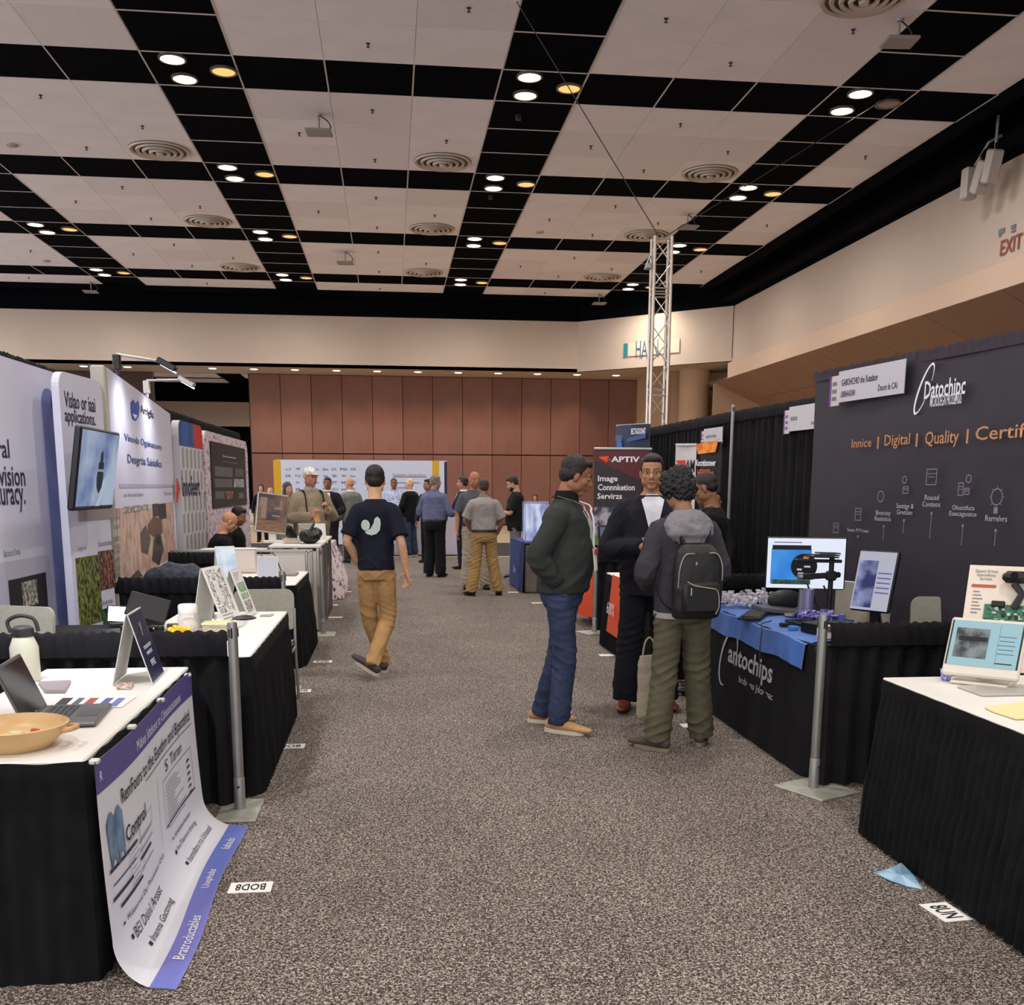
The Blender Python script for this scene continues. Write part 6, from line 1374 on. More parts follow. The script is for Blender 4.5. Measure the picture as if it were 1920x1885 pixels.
    def body(s):
        m = MB(); R = [s.tring(z, -.026 if z < 1.02 else -.008) for z in (.84, .87, .9, .95, 1.0, 1.06, 1.12, 1.18, 1.24, 1.30, 1.36, 1.40, 1.43, 1.465, 1.50)]; m.rings(R)
        ox, oy = s.sp(1.5); H_ = s.hmat(); hc = H_ @ Vector((0, -.02, -.06))
        m.tube([(ox, oy-.02, 1.44), (ox, oy-.012, 1.50), hc], [(.072, .07), (.056, .06), (.054, .06)], 16, 3, rnd_cap=True)
        for c, r in (((0, -.014, .035), (.074, .095, .083)), ((0, .022, -.028), (.058, .066, .088)), ((0, .055, -.095), (.030, .028, .022)), ((.036, .048, -.025), (.026, .03, .024)), ((-.036, .048, -.025), (.026, .03, .024)),
                     ((.03, .074, .018), (.026, .013, .009)), ((-.03, .074, .018), (.026, .013, .009)), ((0, .087, -.056), (.024, .011, .0075)), ((0, .084, -.069), (.021, .011, .009)), ((0, .094, -.034), (.019, .012, .010)), ((.05, .0, -.06), (.02, .05, .035)), ((-.05, .0, -.06), (.02, .05, .035))):
            s.hell(m, c, r)
        q = MB(); q.tube([(0, .078, .018), (0, .092, -.008), (0, .105, -.028)], [.009, .011, .0145], 10, 3, rnd_cap=True); m.add([H_ @ Vector(p) for p in q.v], q.f)
        for sg in (-1, 1): s.hell(m, (sg*.077, -.008, -.012), (.009, .020, .032), 12, 8, Matrix.Rotation(sg*.25, 3, 'Z') @ Matrix.Rotation(-.2, 3, 'X'))
        for sd in 'LR':
            sh = s.shoulder(sd); e, w, sp_ = s.A[sd]; m.tube([sh+Vector((-.04 if sh.x > 0 else .04, 0, 0)), sh, (sh+e)/2, e, (e*2+w)/3, w], [.044, .048, .043, .036, .038, .025], 12, 3, rnd_cap=True); s.hand(m, w, e, sp_)
            k_, a_, td, hl = s.G[sd]; sg = -1 if sd == 'L' else 1; hp = Vector((sg*.09, 0, s.hipz)); k_ = Vector(k_); a_ = Vector(a_)
            m.tube([hp, (hp+k_)/2, k_, (k_*2+a_)/3, a_], [.070, .064, .050, .052, .034], 14, 3, rnd_cap=True); d = Vector((math.sin(-math.radians(td)), math.cos(math.radians(td)), 0)); m.tube([a_-d*.03+Vector((0, 0, -.04)), a_+d*.12+Vector((0, 0, -.055))], [.024, .020], 10, rnd_cap=True)
        s.bodyo = voxel(m, 'body', skinmat(s.skin), s.o, s.vox, 3)
        if s.vox < .0125:
            for sg in (-1, 1):
                q = MB(); q.ell((sg*.031, .0735, .002), (.0120, .0115, .0068), 14, 9); o = MB(); o.add([H_ @ Vector(p) for p in q.v], q.f); o.build('eye', M('eye_white', (168, 156, 148), .3), s.o, True)
                q = MB(); q.ell((sg*.031, .0835, .001), (.0058, .0022, .0058), 10, 6); o = MB(); o.add([H_ @ Vector(p) for p in q.v], q.f); o.build('iris', M('iris_dark', (30, 20, 16), .2), s.o, True)
    def brows(s, c=(26, 20, 18), beard=False, mouth=(150, 88, 78)):
        Mx = s.hmat(); q = MB()
        for sg in (-1, 1): q.tube([(sg*.012, .090, .021), (sg*.03, .0885, .028), (sg*.05, .074, .023)], [(.003, .003), (.0042, .003), (.0025, .002)], 6, 3, rnd_cap=True)
        o = MB(); o.add([Mx @ Vector(p) for p in q.v], q.f); o.build('eyebrows', M('hair_%d' % c[0], c, .7), s.o, True)
        q = MB(); q.ell((0, .0945, -.062), (.022, .004, .0055), 12, 6); o = MB(); o.add([Mx @ Vector(p) for p in q.v], q.f); o.build('lips', M('lips_%d' % mouth[0], mouth, .5), s.o, True)
        if beard: s.hairpiece([((0, .05, -.088), (.044, .046, .036)), ((.046, .02, -.065), (.02, .04, .035)), ((-.046, .02, -.065), (.02, .04, .035)), ((0, .088, -.047), (.026, .008, .006))], c, .004, 'beard')
    def hairpiece(s, ells, c, wr=.007, name='hair', wsize=.013, vx=None):
        m = MB()
        for c_, r in ells: s.hell(m, c_, r, 22, 14)
        return voxel(m, name, M('hair_%d' % c[0], c, .6, var=.35, vs=60, stretch=(1, 1, .3), bump=.6, bs=160, bdist=.004), s.o, vx or min(max(s.vox, .006), .010), 2, wr, wsize)
    def hair(s, style, c=(26, 20, 18)):
        if style == 'short': s.hairpiece([((0, -.024, .048), (.079, .094, .080)), ((0, -.052, .0), (.070, .062, .068)), ((.068, -.018, .018), (.014, .036, .040)), ((-.068, -.018, .018), (.014, .036, .040)), ((0, .04, .088), (.055, .038, .028))], c)
        if style == 'buzz': s.hairpiece([((0, -.020, .042), (.0765, .095, .081)), ((0, -.048, .0), (.068, .062, .06))], c, .001)
        if style == 'balding': s.hairpiece([((0, -.030, .026), (.079, .088, .070)), ((0, -.052, -.004), (.070, .062, .064)), ((.066, -.01, .014), (.014, .04, .036)), ((-.066, -.01, .014), (.014, .04, .036)), ((0, .03, .085), (.055, .05, .026)), ((0, -.03, .105), (.04, .05, .010))], c, .002)
        if style == 'curly': s.hairpiece([((0, -.025, .060), (.098, .112, .100)), ((0, -.06, .0), (.092, .076, .088)), ((.075, -.02, .02), (.034, .06, .06)), ((-.075, -.02, .02), (.034, .06, .06)), ((.04, -.03, .13), (.05, .05, .045)), ((-.03, .03, .12), (.05, .04, .04)), ((0, -.07, -.05), (.07, .05, .05))], c, .045, wsize=.022, vx=.006)
        if style == 'long': s.hairpiece([((0, -.024, .050), (.086, .098, .084)), ((0, -.055, -.05), (.082, .05, .12)), ((.07, -.01, -.03), (.022, .045, .10)), ((-.07, -.01, -.03), (.022, .045, .10))], c)
        if style == 'fringe': s.hairpiece([((0, -.04, -.005), (.078, .075, .045))], c, .002)
        if style == 'cap':
            s.hairpiece([((0, -.020, .058), (.085, .102, .072)), ((0, -.05, .02), (.078, .072, .05))], (226, 218, 210), .0, 'cap'); Mx = s.hmat(); q = MB(); q.ell((0, .10, .034), (.062, .06, .009), 16, 8); o = MB(); o.add([Mx @ Vector(p) for p in q.v], q.f); o.build('cap_brim', M('hair_226', (226, 218, 210)), s.o, True)
    def top(s, mat, hem=.88, sleeve='long', e=.016, name='shirt', hang=1., wr=.014, open_w=0., cuff=.0, neck=1.485, loose=0.):
        m = MB(); zs = [hem]; z = hem+.03
        while z < neck-.02: zs.append(z); z += .04
        zs.append(neck); R = [s.tring(z, e+(loose if z < 1.25 else 0)-(max(0, e-.010)*min(1, (z-1.40)/.06) if z > 1.40 else 0), hang=hang) for z in zs]; m.rings(R)
        for sd in 'LR':
            sh = s.shoulder(sd); el, w, _ = s.A[sd]; inn = sh+Vector((-.07 if sh.x > 0 else .07, 0, .0))
            if sleeve == 'long':
                end = w-(w-el).normalized()*.0; m.tube([inn, sh, (sh+el)/2, el, (el+end)/2, end-(end-el)*.10, end], [.052+e*.4, .052+e*.8, .050+e*.9, .044+e, .040+e, .034+e*.9, .031+e*.7], 14, 3, rnd_cap=False)
            elif sleeve == 'short': mid = sh+(el-sh)*.86; m.tube([inn, sh, (sh+mid)/2, mid], [.052+e*.4, .053+e*.8, .054+e*1.2, .056+e*1.4], 14, 3)
        return voxel(m, name, mat, s.o, max(.009, s.vox*.9), 3, wr*.5, .11, fold=('top', wr*.55))
    def collar(s, mat, h=.045, r=.068):
        ox, oy = s.sp(1.5); m = MB(); m.lathe([(r+.018, 1.465), (r, 1.485+h), (r-.006, 1.485+h), (r+.006, 1.465)], 22, (ox, oy-.012, 0), cap=False); return m.build('collar', mat, s.o, True)
    def trousers(s, mat, waist=1.0, e=.014, rk=.0, wr=.016, cuffz=None, name='trousers', legw=0.):
        m = MB(); R = [s.tring(z, e) for z in (.82, .86, .9, .94, .98, waist)]; m.rings(R)
        for sd in 'LR':
            k_, a_, td, hl = s.G[sd]; sg = -1 if sd == 'L' else 1; hp = Vector((sg*.086*s.wf, -.005, s.hipz-.01)); k_ = Vector(k_); a_ = Vector(a_); b = a_+(k_-a_).normalized()*-.035
            m.tube([hp, hp*.6+k_*.4, k_, (k_+b)/2, b*.85+k_*.15, b], [(.086+e)*(.5+.5*s.wf), .076+e, .060+e+legw*.5, .056+e+legw, .052+e+legw, .050+e+legw], 16, 4)
        return voxel(m, name, mat, s.o, max(.009, s.vox*.9), 3, wr*.4, .075, fold=('legs', wr*.6))
    def belt(s, mat=None, z=.985):
        m = MB(); a = [s.tring(zz, .031, 30) for zz in (z-.018, z+.018)]; b = [s.tring(zz, .012, 30) for zz in (z+.018, z-.018)]; m.rings(a+b, False); m.build('belt', mat or M('belt_black', (20, 18, 18), .5), s.o, True)
    def shoes(s, up, sole, L_=.275):
        for sd in 'LR':
            k_, a_, td, hl = s.G[sd]; a_ = Vector(a_); R = Matrix.Rotation(math.radians(td), 3, 'Z') @ Matrix.Rotation(-math.radians(hl), 3, 'X')
            ball = Vector((0, .12, 0)); org = Vector((a_.x, a_.y, a_.z-.09)); base = org
            def T(p, R=R, a=a_): return a+R @ (Vector(p)-Vector((0, 0, .09)))
            m = MB(); q = MB(); q.tube([(0, -.065, .055), (0, -.02, .06), (0, .06, .052), (0, .13, .042), (0, L_-.085, .036)], [(.034, .034), (.038, .042), (.042, .034), (.047, .026), (.038, .018)], 16, 4, rnd_cap=True); q.tube([(0, -.02, .05), (0, -.025, .105)], [(.042, .045), (.040, .043)], 14)
            m.add([T(p) for p in q.v], q.f); o = voxel(m, 'shoe', up, s.o, .0075 if s.vox < .009 else .012, 2)
            ol = []
            for i in range(24):
                t = 2*PI*i/24; yy = (L_/2)*math.sin(t)+L_/2-.10; w_ = .044*(1+.14*math.sin(t))*math.copysign(abs(math.cos(t))**.75, math.cos(t)); ol.append((w_, yy))
            q = MB(); q.prism(ol, .002, .028, 'z'); m = MB(); m.add([T(p) for p in q.v], q.f); m.build('sole', sole, s.o)
    def lanyard(s, mat, badge=True, drop=1.12, off=.012, e=.02, badgem=None, x=0.):
        pts = []
        for sg in (-1, 1):
            P = [Vector((s.sp(1.5)[0]+sg*.07, s.sp(1.5)[1]-.05, 1.505)), s.front(sg*.085+s.sp(1.45)[0], 1.452, off+.01, e=e)]
            for k in range(1, 8): t = k/7; z = 1.45+(drop-1.45)*t; P.append(s.front(x+sg*.085*(1-t)+.004*sg+s.sp(z)[0], z, off, e=e))
            m = MB(); m.tube(P, [(.0075, .0015)]*len(P), 6, 2, up=(0, 1, 0)); m.build('lanyard', mat, s.o, True)
        if badge:
            p = s.front(x+s.sp(drop)[0], drop-.06, off+.004, e=e); m = MB(); m.box((p.x, p.y, drop-.075), (.085, .004, .14), Matrix.Rotation(.1, 3, 'X'), .001); m.build('badge', PAPER, s.o); m = MB(); m.box((p.x, p.y+.003, drop-.025), (.084, .004, .035)); m.build('badge_header', badgem or M('badge_red', (206, 84, 70), .5), s.o)
    def patch(s, poly, mat, back=False, off=.008, name='print', e=.016, n=1):
        """flat print following the garment: poly in (x, z), triangulated as a fan around its centre"""
        cx_ = sum(p[0] for p in poly)/len(poly); cz = sum(p[1] for p in poly)/len(poly); m = MB(); rows = []
        for f in (0, .25, .5, .75, 1.): rows.append([s.front(cx_+(x-cx_)*max(f, .01), cz+(z-cz)*max(f, .01), off, back, e) for x, z in poly])
        m.rings(rows, cap=False); return m.build(name, mat, s.o, True)
    def glasses(s):
        Mx = s.hmat(); q = MB()
        for sg in (-1, 1):
            pts = [(sg*.031+.021*math.cos(a), .094, .002+.015*math.sin(a)) for a in [2*PI*i/16 for i in range(17)]]; q.tube(pts, .0011, 6, cap=False); q.tube([(sg*.052, .093, .006), (sg*.074, .04, .004), (sg*.078, -.01, -.004)], .0015, 6)
        q.tube([(-.011, .096, .004), (.011, .096, .004)], .0015, 6); o = MB(); o.add([Mx @ Vector(p) for p in q.v], q.f); o.build('glasses', M('glasses_frame', (60, 52, 46), .3, metal=.5), s.o, True)
BLK = cloth('black_garment', (17, 17, 20)); DSUIT = cloth('dark_suit_cloth', (27, 27, 34), bump=.2); WSH = cloth('white_shirt', (214, 214, 222), bump=.2)
SHB = M('black_shoe', (22, 20, 20), .4); SLB = M('black_sole', (14, 14, 14), .7); SLW = M('white_sole', (200, 188, 168), .6)

# --- walking man
P = Person('man in navy T-shirt with pale leaf emblem walking away down the aisle', -.13, 8.80, -3, 1.77, (206, 160, 126), wf=.86, vox=.0065, head=(2, 2, 0), lean=.03,
    arms=dict(L=((-.232, -.04, 1.15), (-.15, .10, .93), dict(palm=(1, 0, 0), curl=30)), R=((.212, -.08, 1.14), (.250, -.03, .90), dict(palm=(-1, -.3, 0), curl=22, side=(-1, .4, 0)))),
    legs=dict(L=((-.075, .12, .49), (.035, .22, .09), 4, -4), R=((.085, .04, .49), (-.03, -.20, .155), 52, -24)))
P.hair('short', (30, 22, 20)); P.top(cloth('navy_tshirt', (20, 22, 36), bump=.25), .905, 'short', .016, 't_shirt', loose=.0)
P.trousers(cloth('tan_chino', (172, 134, 88), bump=.5), .99, .010, cuffz=.1); P.shoes(M('grey_sneaker', (62, 54, 54), .7, var=.1, vs=20), SLW)
EM = M('emblem_pale', (186, 196, 190), .6, var=.06, vs=20, stretch=(3, 1, .3))
P.patch([(-.075+.037*math.cos(a), 1.275+.044*math.sin(a)) for a in [2*PI*i/20 for i in range(20)]], EM, True, .009, 'emblem')
cr = [(-.005+.030*0, 1.262), (.012, 1.29), (.022, 1.33), (.045, 1.345), (.066, 1.325), (.070, 1.285), (.062, 1.235), (.035, 1.205), (-.005, 1.193), (-.045, 1.203), (-.062, 1.222), (-.04, 1.228), (-.018, 1.24)]
P.patch([(x_-.02, z_) for x_, z_ in cr], EM, True, .009, 'emblem')
m = MB(); 
# --- man in green fleece (profile, facing right)
P = Person('man in dark green fleece and blue jeans looking down, with white lanyard', 1.12, 6.68, -112, 1.80, (150, 104, 76), wf=1.04, belly=.022, vox=.0055, head=(22, 18, 0), lean=.025,
    arms=dict(R=((.27, -.11, 1.14), (.185, .0, .97), dict(dir=(-.35, .25, -1), palm=(-1, 0, .2), curl=18)), L=((-.26, -.10, 1.13), (-.18, .02, .97), dict(dir=(.35, .2, -1)))),
    legs=dict(R=((.085, .03, .49), (.10, .00, .09), -12, 0), L=((-.10, -.05, .49), (-.15, -.17, .09), 6, 0)))
P.hair('short', (30, 26, 26)); P.brows((26, 20, 18), mouth=(120, 70, 62)); FL = cloth('green_fleece', (48, 52, 50), bump=.15, bs=200); P.top(FL, .905, 'long', .026, 'fleece', wr=.020, loose=.01); P.collar(cloth('dark_inner_collar', (22, 22, 24)), .055, .066)
P.trousers(cloth('blue_denim', (50, 58, 84), var=.2, vs=8, bs=40), .99, .012, legw=.006); P.shoes(M('tan_suede', (178, 138, 94), .8, var=.08, vs=14, bump=.3, bs=90), SLW, .285); P.lanyard(M('white_ribbon', (206, 206, 214), .6), True, 1.19, .02, .036, None, .035)
# --- man in suit (facing camera, arms folded)
P = Person('suited man with glasses and arms folded facing the camera', 1.86, 7.35, 172, 1.83, (176, 126, 94), wf=1.08, belly=.05, vox=.0065, head=(-8, 4, 0), lean=.0,
    arms=dict(L=((-.30, .02, 1.13), (-.06, .21, 1.17), dict(dir=(1, .05, 0), palm=(0, -1, 0), curl=20)), R=((.29, .0, 1.12), (.08, .22, 1.14), dict(dir=(-1, .1, .1), palm=(0, -1, 0), curl=20))),
    legs=dict(L=((-.11, .0, .49), (-.14, .0, .09), 10, 0), R=((.12, .02, .49), (.15, .06, .09), -12, 0)))
P.hair('short', (18, 16, 18)); P.brows((20, 16, 16)); P.glasses(); P.hairpiece([((0, .090, -.047), (.024, .007, .005))], (24, 20, 20), 0, 'moustache', vx=.004); P.top(DSUIT, .80, 'long', .03, 'suit_jacket', wr=.018)
P.patch([(0, 1.17), (.03, 1.27), (.058, 1.38), (.078, 1.455), (.05, 1.475), (-.05, 1.475), (-.078, 1.455), (-.058, 1.38), (-.03, 1.27)], WSH, False, .012, 'shirt_front', .03); P.collar(WSH, .008, .064)
P.trousers(cloth('suit_trousers', (22, 22, 28), bump=.2), .97, .022, legw=.018); P.shoes(M('brown_leather', (112, 54, 38), .35), M('brown_sole', (40, 26, 22), .6), .29)
# --- visitor with backpack (from behind)
P = Person('black-haired visitor in grey hoodie and olive trousers seen from behind', 1.765, 6.12, 6, 1.70, (150, 108, 82), wf=1.0, belly=.02, vox=.0065, head=(6, 30, 0), lean=.07,
    arms=dict(L=((-.265, -.02, 1.13), (-.16, .20, 1.04), dict(dir=(1, .3, .1), palm=(0, 0, 1))), R=((.245, .0, 1.13), (.15, .22, 1.02), dict(dir=(-1, .3, .1), palm=(0, 0, 1)))),
    legs=dict(L=((-.11, .0, .49), (-.16, -.04, .09), 35, 0), R=((.12, .02, .49), (.18, .06, .09), -28, 0)))
P.hair('curly', (14, 12, 14)); P.top(cloth('charcoal_knit', (58, 55, 62), bump=.25), .86, 'long', .026, 'hooded_sweater', wr=.020)
PB = P
m = MB(); m.rings([[(.15*math.cos(a)*f+.0, -.045+g+.10*math.sin(a)*f, z) for a in [2*PI*i/24 for i in range(24)]] for f, g, z in ((.75, -.04, 1.33), (1.0, -.035, 1.37), (1.06, -.01, 1.42), (.95, .005, 1.465), (.72, .01, 1.50), (.55, .015, 1.52))]); m.ell((0, -.12, 1.36), (.10, .05, .08)); 
voxel(m, 'hood', cloth('grey_melange', (120, 117, 122), bump=.5, bs=14), P.o, .008, 4, .03, .07)
P.trousers(cloth('olive_chino', (88, 84, 66), bump=.5), .97, .016, legw=.014, wr=.022); P.shoes(M('taupe_sneaker', (78, 68, 60), .8, var=.08, vs=20), M('taupe_sole', (128, 116, 96), .7)); P.belt(M('shirt_tail', (170, 166, 160), .8), .87)
def backpack():
    t = thing('backpack', 'black backpack with pale zips worn by the black-haired visitor', 'backpack', (1.77, 6.12, 0), math.radians(6)); t.scale = (.97, .97, .97); yb = -.150
    m = MB(); R = []
    for z, w_, d in ((.86, .12, .05), (.875, .145, .085), (.92, .155, .10), (1.05, .158, .11), (1.18, .15, .10), (1.27, .135, .08), (1.31, .10, .05), (1.325, .06, .02)):
        R.append([(w_*math.copysign(abs(math.cos(a))**.55, math.cos(a)), yb-d*.5+(d*.62)*math.copysign(abs(math.sin(a))**.7, math.sin(a)), z) for a in [2*PI*i/28 for i in range(28)]])
    m.rings(R); NY = M('black_nylon', (20, 20, 22), .55, bump=.3, bs=200, bdist=.001); voxel(m, 'body', NY, t, .007, 3, .006, .06)
    m = MB(); m.box((0, yb-.125, 1.0), (.235, .04, .19), None, .018); m.build('front_pocket', NY, t, True)
    ZP = M('pale_zip', (176, 172, 150), .4, metal=.4)
    def zz(pts, r=.0032): mm = MB(); mm.tube(pts, r, 6, 5); mm.build('zip', ZP, t, True)
    zz([(-.14, yb-.098, 1.06), (-.135, yb-.108, 1.18), (-.10, yb-.10, 1.255), (-.03, yb-.088, 1.262), (.0, yb-.086, 1.255), (.10, yb-.09, 1.265), (.138, yb-.10, 1.2), (.142, yb-.10, 1.1)]); zz([(-.10, yb-.147, 1.10), (-.05, yb-.15, 1.075), (.04, yb-.15, 1.06), (.095, yb-.147, 1.04), (.108, yb-.147, .95), (.09, yb-.14, .90)])
    m = MB(); m.box((-.03, yb-.105, 1.19), (.008, .006, .05)); m.box((-.075, yb-.15, 1.04), (.007, .005, .045)); m.build('zip_pull', ZP, t)
    for sg in (-1, 1):
        m = MB(); m.tube([(sg*.07, yb-.01, 1.30), (sg*.10, -.115, 1.38), (sg*.115, -.05, 1.452), (sg*.12, .03, 1.45), (sg*.13, .13, 1.36)], [(.03, .010)]*5, 10, 5, up=(1, 0, 0)); m.build('shoulder_strap', NY, t, True)
        m = MB(); m.tube([(sg*.12, yb-.01, .9), (sg*.175, -.08, .96), (sg*.19, -.0, 1.05)], [(.012, .003)]*3, 8, 4); m.build('lower_strap', NY, t, True)
    m = MB(); m.tube([(-.03, yb-.0, 1.31), (-.02, yb-.0, 1.345), (.02, yb-.0, 1.345), (.03, yb-.0, 1.31)], .007, 8, 4); m.build('grab_handle', NY, t, True)
backpack()
t = thing('tote_bag', 'cream cloth bag hanging low between the suited man and the visitor', 'bag', (1.735, 6.80, 0), .3)
m = MB(); m.rings([[(.085*f*math.cos(a), .035*g*math.sin(a), z) for a in [2*PI*i/20 for i in range(20)]] for f, g, z in ((.85, .4, .03), (1, .9, .06), (1.0, 1, .2), (.97, .8, .38), (.93, .3, .47), (.92, .15, .48))]); voxel(m, 'body', cloth('cream_canvas', (176, 166, 144), bump=.5), t, .008, 3, .02, .08); m = MB(); m.tube([(-.05, 0, .46), (-.035, 0, .56), (.0, .0, .6), (.035, 0, .56), (.05, 0, .46)], .006, 6, 4); m.build('handle', cloth('cream_canvas', (176, 166, 144)), t, True)
# --- man in black polo at the right
P = Person('man in black polo shirt with white lanyard turned left behind the visitor', 2.44, 7.80, 66, 1.72, (140, 98, 72), wf=1.02, belly=.03, vox=.007, head=(0, 18, 0), arms=dict(L=((-.25, .02, 1.13), (-.2, .22, 1.08)), R=((.26, -.03, 1.12), (.22, .18, 1.02))))
P.hair('buzz', (34, 26, 24)); P.brows(); P.top(BLK, .90, 'short', .018, 'polo_shirt'); P.trousers(BLK); P.shoes(SHB, SLB); P.lanyard(M('white_ribbon', (206, 206, 214)), False, 1.2, .014, .02)
# --- khaki man and bald man
P = Person('man in pale grey polo and khaki trousers standing with his back to the camera', 1.37, 15.45, 8, 1.72, (150, 110, 90), wf=1.10, belly=.02, vox=.011, arms=dict(L=((-.28, .04, 1.14), (-.16, .16, .98)), R=((.29, -.03, 1.13), (.24, .12, .93), dict(dir=(-.4, .5, -.5)))), legs=dict(L=((-.13, .0, .49), (-.20, -.02, .09), 20, 0), R=((.14, .0, .49), (.22, -.02, .09), -25, 0)))
P.hair('short', (66, 48, 42)); P.top(cloth('pale_grey_polo', (150, 144, 140), bump=.3), .995, 'short', .018, 'polo_shirt', wr=.02); P.collar(M('striped_collar', (160, 154, 150), .8, col2=(90, 88, 90), vs=50, stretch=(.1, .1, 3))); P.trousers(cloth('khaki_chino', (160, 130, 84), bump=.6), .995, .018, legw=.02, wr=.022); P.belt(); P.shoes(SHB, SLB)
P = Person('bald man in white trousers mostly hidden behind the man in khaki', 1.31, 16.45, 176, 1.84, (170, 112, 90), wf=1.05, vox=.012, head=(20, 5, 0), legs=dict(L=((-.13, 0, .49), (-.17, .0, .09), 10, 0)))
P.hair('fringe', (150, 120, 104)); P.brows((90, 66, 54)); P.top(cloth('slate_shirt', (84, 84, 92)), .93, 'short'); P.trousers(cloth('cream_trousers', (176, 164, 146), bump=.5), 1.0, .02, legw=.02); P.belt(); P.shoes(SHB, SLB)
# --- blue shirt man
P = Person('man in blue dress shirt and black trousers with his back to the camera', .78, 18.8, -28, 1.80, (170, 128, 110), wf=1.12, belly=.05, vox=.012, head=(-30, 6, 0), arms=dict(R=((.30, .0, 1.12), (.24, .24, 1.10), dict(palm=(0, 0, 1), curl=40)), L=((-.30, .02, 1.12), (-.2, .24, 1.08))))
P.hair('short', (122, 110, 100)); P.brows((110, 96, 86)); P.glasses(); P.top(cloth('periwinkle_shirt', (98, 104, 134), bump=.4), .995, 'long', .024, 'dress_shirt', wr=.024, loose=.012); P.collar(cloth('periwinkle_shirt', (98, 104, 134))); P.trousers(cloth('black_trousers', (20, 19, 22), bump=.3), 1.0, .024, legw=.02); P.belt(); P.shoes(SHB, SLB)
P = Person('dark-haired man half hidden behind the man in the blue dress shirt', .80, 22.4, 150, 1.76, (150, 110, 90), vox=.015, head=(-30, 0, 0)); P.hair('short', (26, 22, 22)); P.brows(); P.top(cloth('dark_grey_top', (40, 40, 46)), .85, 'long', .02, 'jacket'); P.trousers(BLK); P.shoes(SHB, SLB)
# --- navy jacket man with drink
P = Person('man in navy jacket raising his hand, facing left', 1.42, 20.6, 68, 1.80, (176, 122, 96), wf=1.08, vox=.012, head=(8, -2, 0), arms=dict(L=((-.28, .10, 1.15), (-.16, .36, 1.22), dict(dir=(0, .6, .8), curl=50)), R=((.28, .06, 1.14), (.18, .30, 1.06), dict(curl=40))))
P.hair('short', (40, 32, 30)); P.brows(); P.top(cloth('navy_jacket', (28, 32, 56), bump=.3), .88, 'long', .026, 'jacket'); P.patch([(-.015, 1.1), (.015, 1.1), (.055, 1.46), (-.055, 1.46)], WSH, False, .012, 'shirt_front', .026); P.collar(WSH, .03); P.trousers(cloth('navy_trousers', (26, 28, 42)), .98, .02, legw=.01); P.shoes(SHB, SLB)
# --- bearded man with phone
P = Person('bearded man in black polo looking at his phone near the brown wall', 2.20, 18.4, 78, 1.80, (196, 150, 124), wf=1.0, belly=.03, vox=.012, head=(6, 24, 0), arms=dict(L=((-.24, .06, 1.13), (-.12, .32, 1.14), dict(dir=(.1, .9, .3), palm=(0, 0, 1), curl=30)), R=((.24, .06, 1.13), (.1, .32, 1.12), dict(dir=(-.1, .9, .3), palm=(0, 0, 1), curl=30))))
P.hair('short', (40, 30, 28)); P.brows((40, 30, 28), beard=True); P.top(cloth('black_tee', (26, 25, 28)), .82, 'short', .022, 'polo_shirt', loose=.01); P.trousers(cloth('stone_jeans', (120, 116, 116)), .98, .016); P.shoes(SHB, SLW); P.lanyard(M('dark_ribbon', (110, 110, 116)), True, 1.16, .014, .024, M('badge_blue', (90, 100, 130)))
m = MB(); m.box((0, 0, 0), (.075, .15, .009), Matrix.Rotation(.3, 3, 'X'), .003); o = m.build('phone', BLACKP); o.location = (2.20-.45, 18.5, 1.25); o.rotation_euler = (0, 0, math.radians(78)); tag(o, 'black phone held by the bearded man', 'phone')
# --- jeans man, patterned shirt man
P = Person('blond man in black jacket and jeans turned towards the sponsor wall', .44, 24.2, 50, 1.76, (196, 150, 128), wf=1.08, belly=.02, vox=.014, z0=.022, head=(14, 0, 0), arms=dict(L=((-.28, .02, 1.14), (-.2, .16, 1.0)), R=((.29, -.02, 1.13), (.26, .06, .93)))); P.hair('short', (206, 184, 140)); P.top(cloth('black_coat', (18, 18, 22)), .80, 'long', .03, 'jacket'); P.collar(WSH, .02); P.trousers(cloth('faded_denim', (52, 66, 88), var=.25, bump=.5), .98, .02, legw=.016); P.shoes(SHB, SLW)
P = Person('man in pale blue patterned shirt facing the camera at the sponsor wall', .08, 25.4, 180, 1.78, (130, 88, 66), wf=1.22, belly=.05, vox=.014, z0=.022); P.hair('buzz', (36, 30, 30)); P.brows(); P.top(cloth('blue_floral_shirt', (188, 194, 222), col2=(120, 134, 180), vs=18, ramp=(.5, .62)), .88, 'long', .022, 'shirt'); P.trousers(BLK); P.shoes(SHB, SLB)
# --- cap man
P = Person('man in white flat cap and beige sweater with black backpack straps', -1.07, 14.25, 206, 1.84, (180, 126, 104), wf=1.14, belly=.06, vox=.011, head=(14, 0, 0), arms=dict(L=((-.29, .04, 1.14), (-.12, .27, 1.24), dict(dir=(.4, .5, .8), palm=(1, 0, 0), curl=50)), R=((.29, .02, 1.13), (.10, .27, 1.16), dict(dir=(-.4, .5, .8), palm=(-1, 0, 0), curl=50))))
P.hair('cap'); P.brows((120, 100, 90)); P.top(cloth('beige_sweater', (146, 132, 112), bump=.2), .88, 'long', .026, 'sweater', wr=.016, loose=.012); P.collar(cloth('grey_shirt_collar', (170, 166, 160)), .035); P.trousers(cloth('grey_slacks', (120, 112, 104)), .98, .02); P.shoes(SHB, SLB)
for sg in (-1, 1):
    pp = [P.front(sg*.12, z, .014, e=.03) for z in (1.46, 1.38, 1.28, 1.18, 1.1)]; m = MB(); m.tube([Vector((sg*.115, -.08, 1.46))]+pp, [(.02, .005)]*6, 8, 3, up=(1, 0, 0)); m.build('backpack_strap', BLACKP, P.o, True)
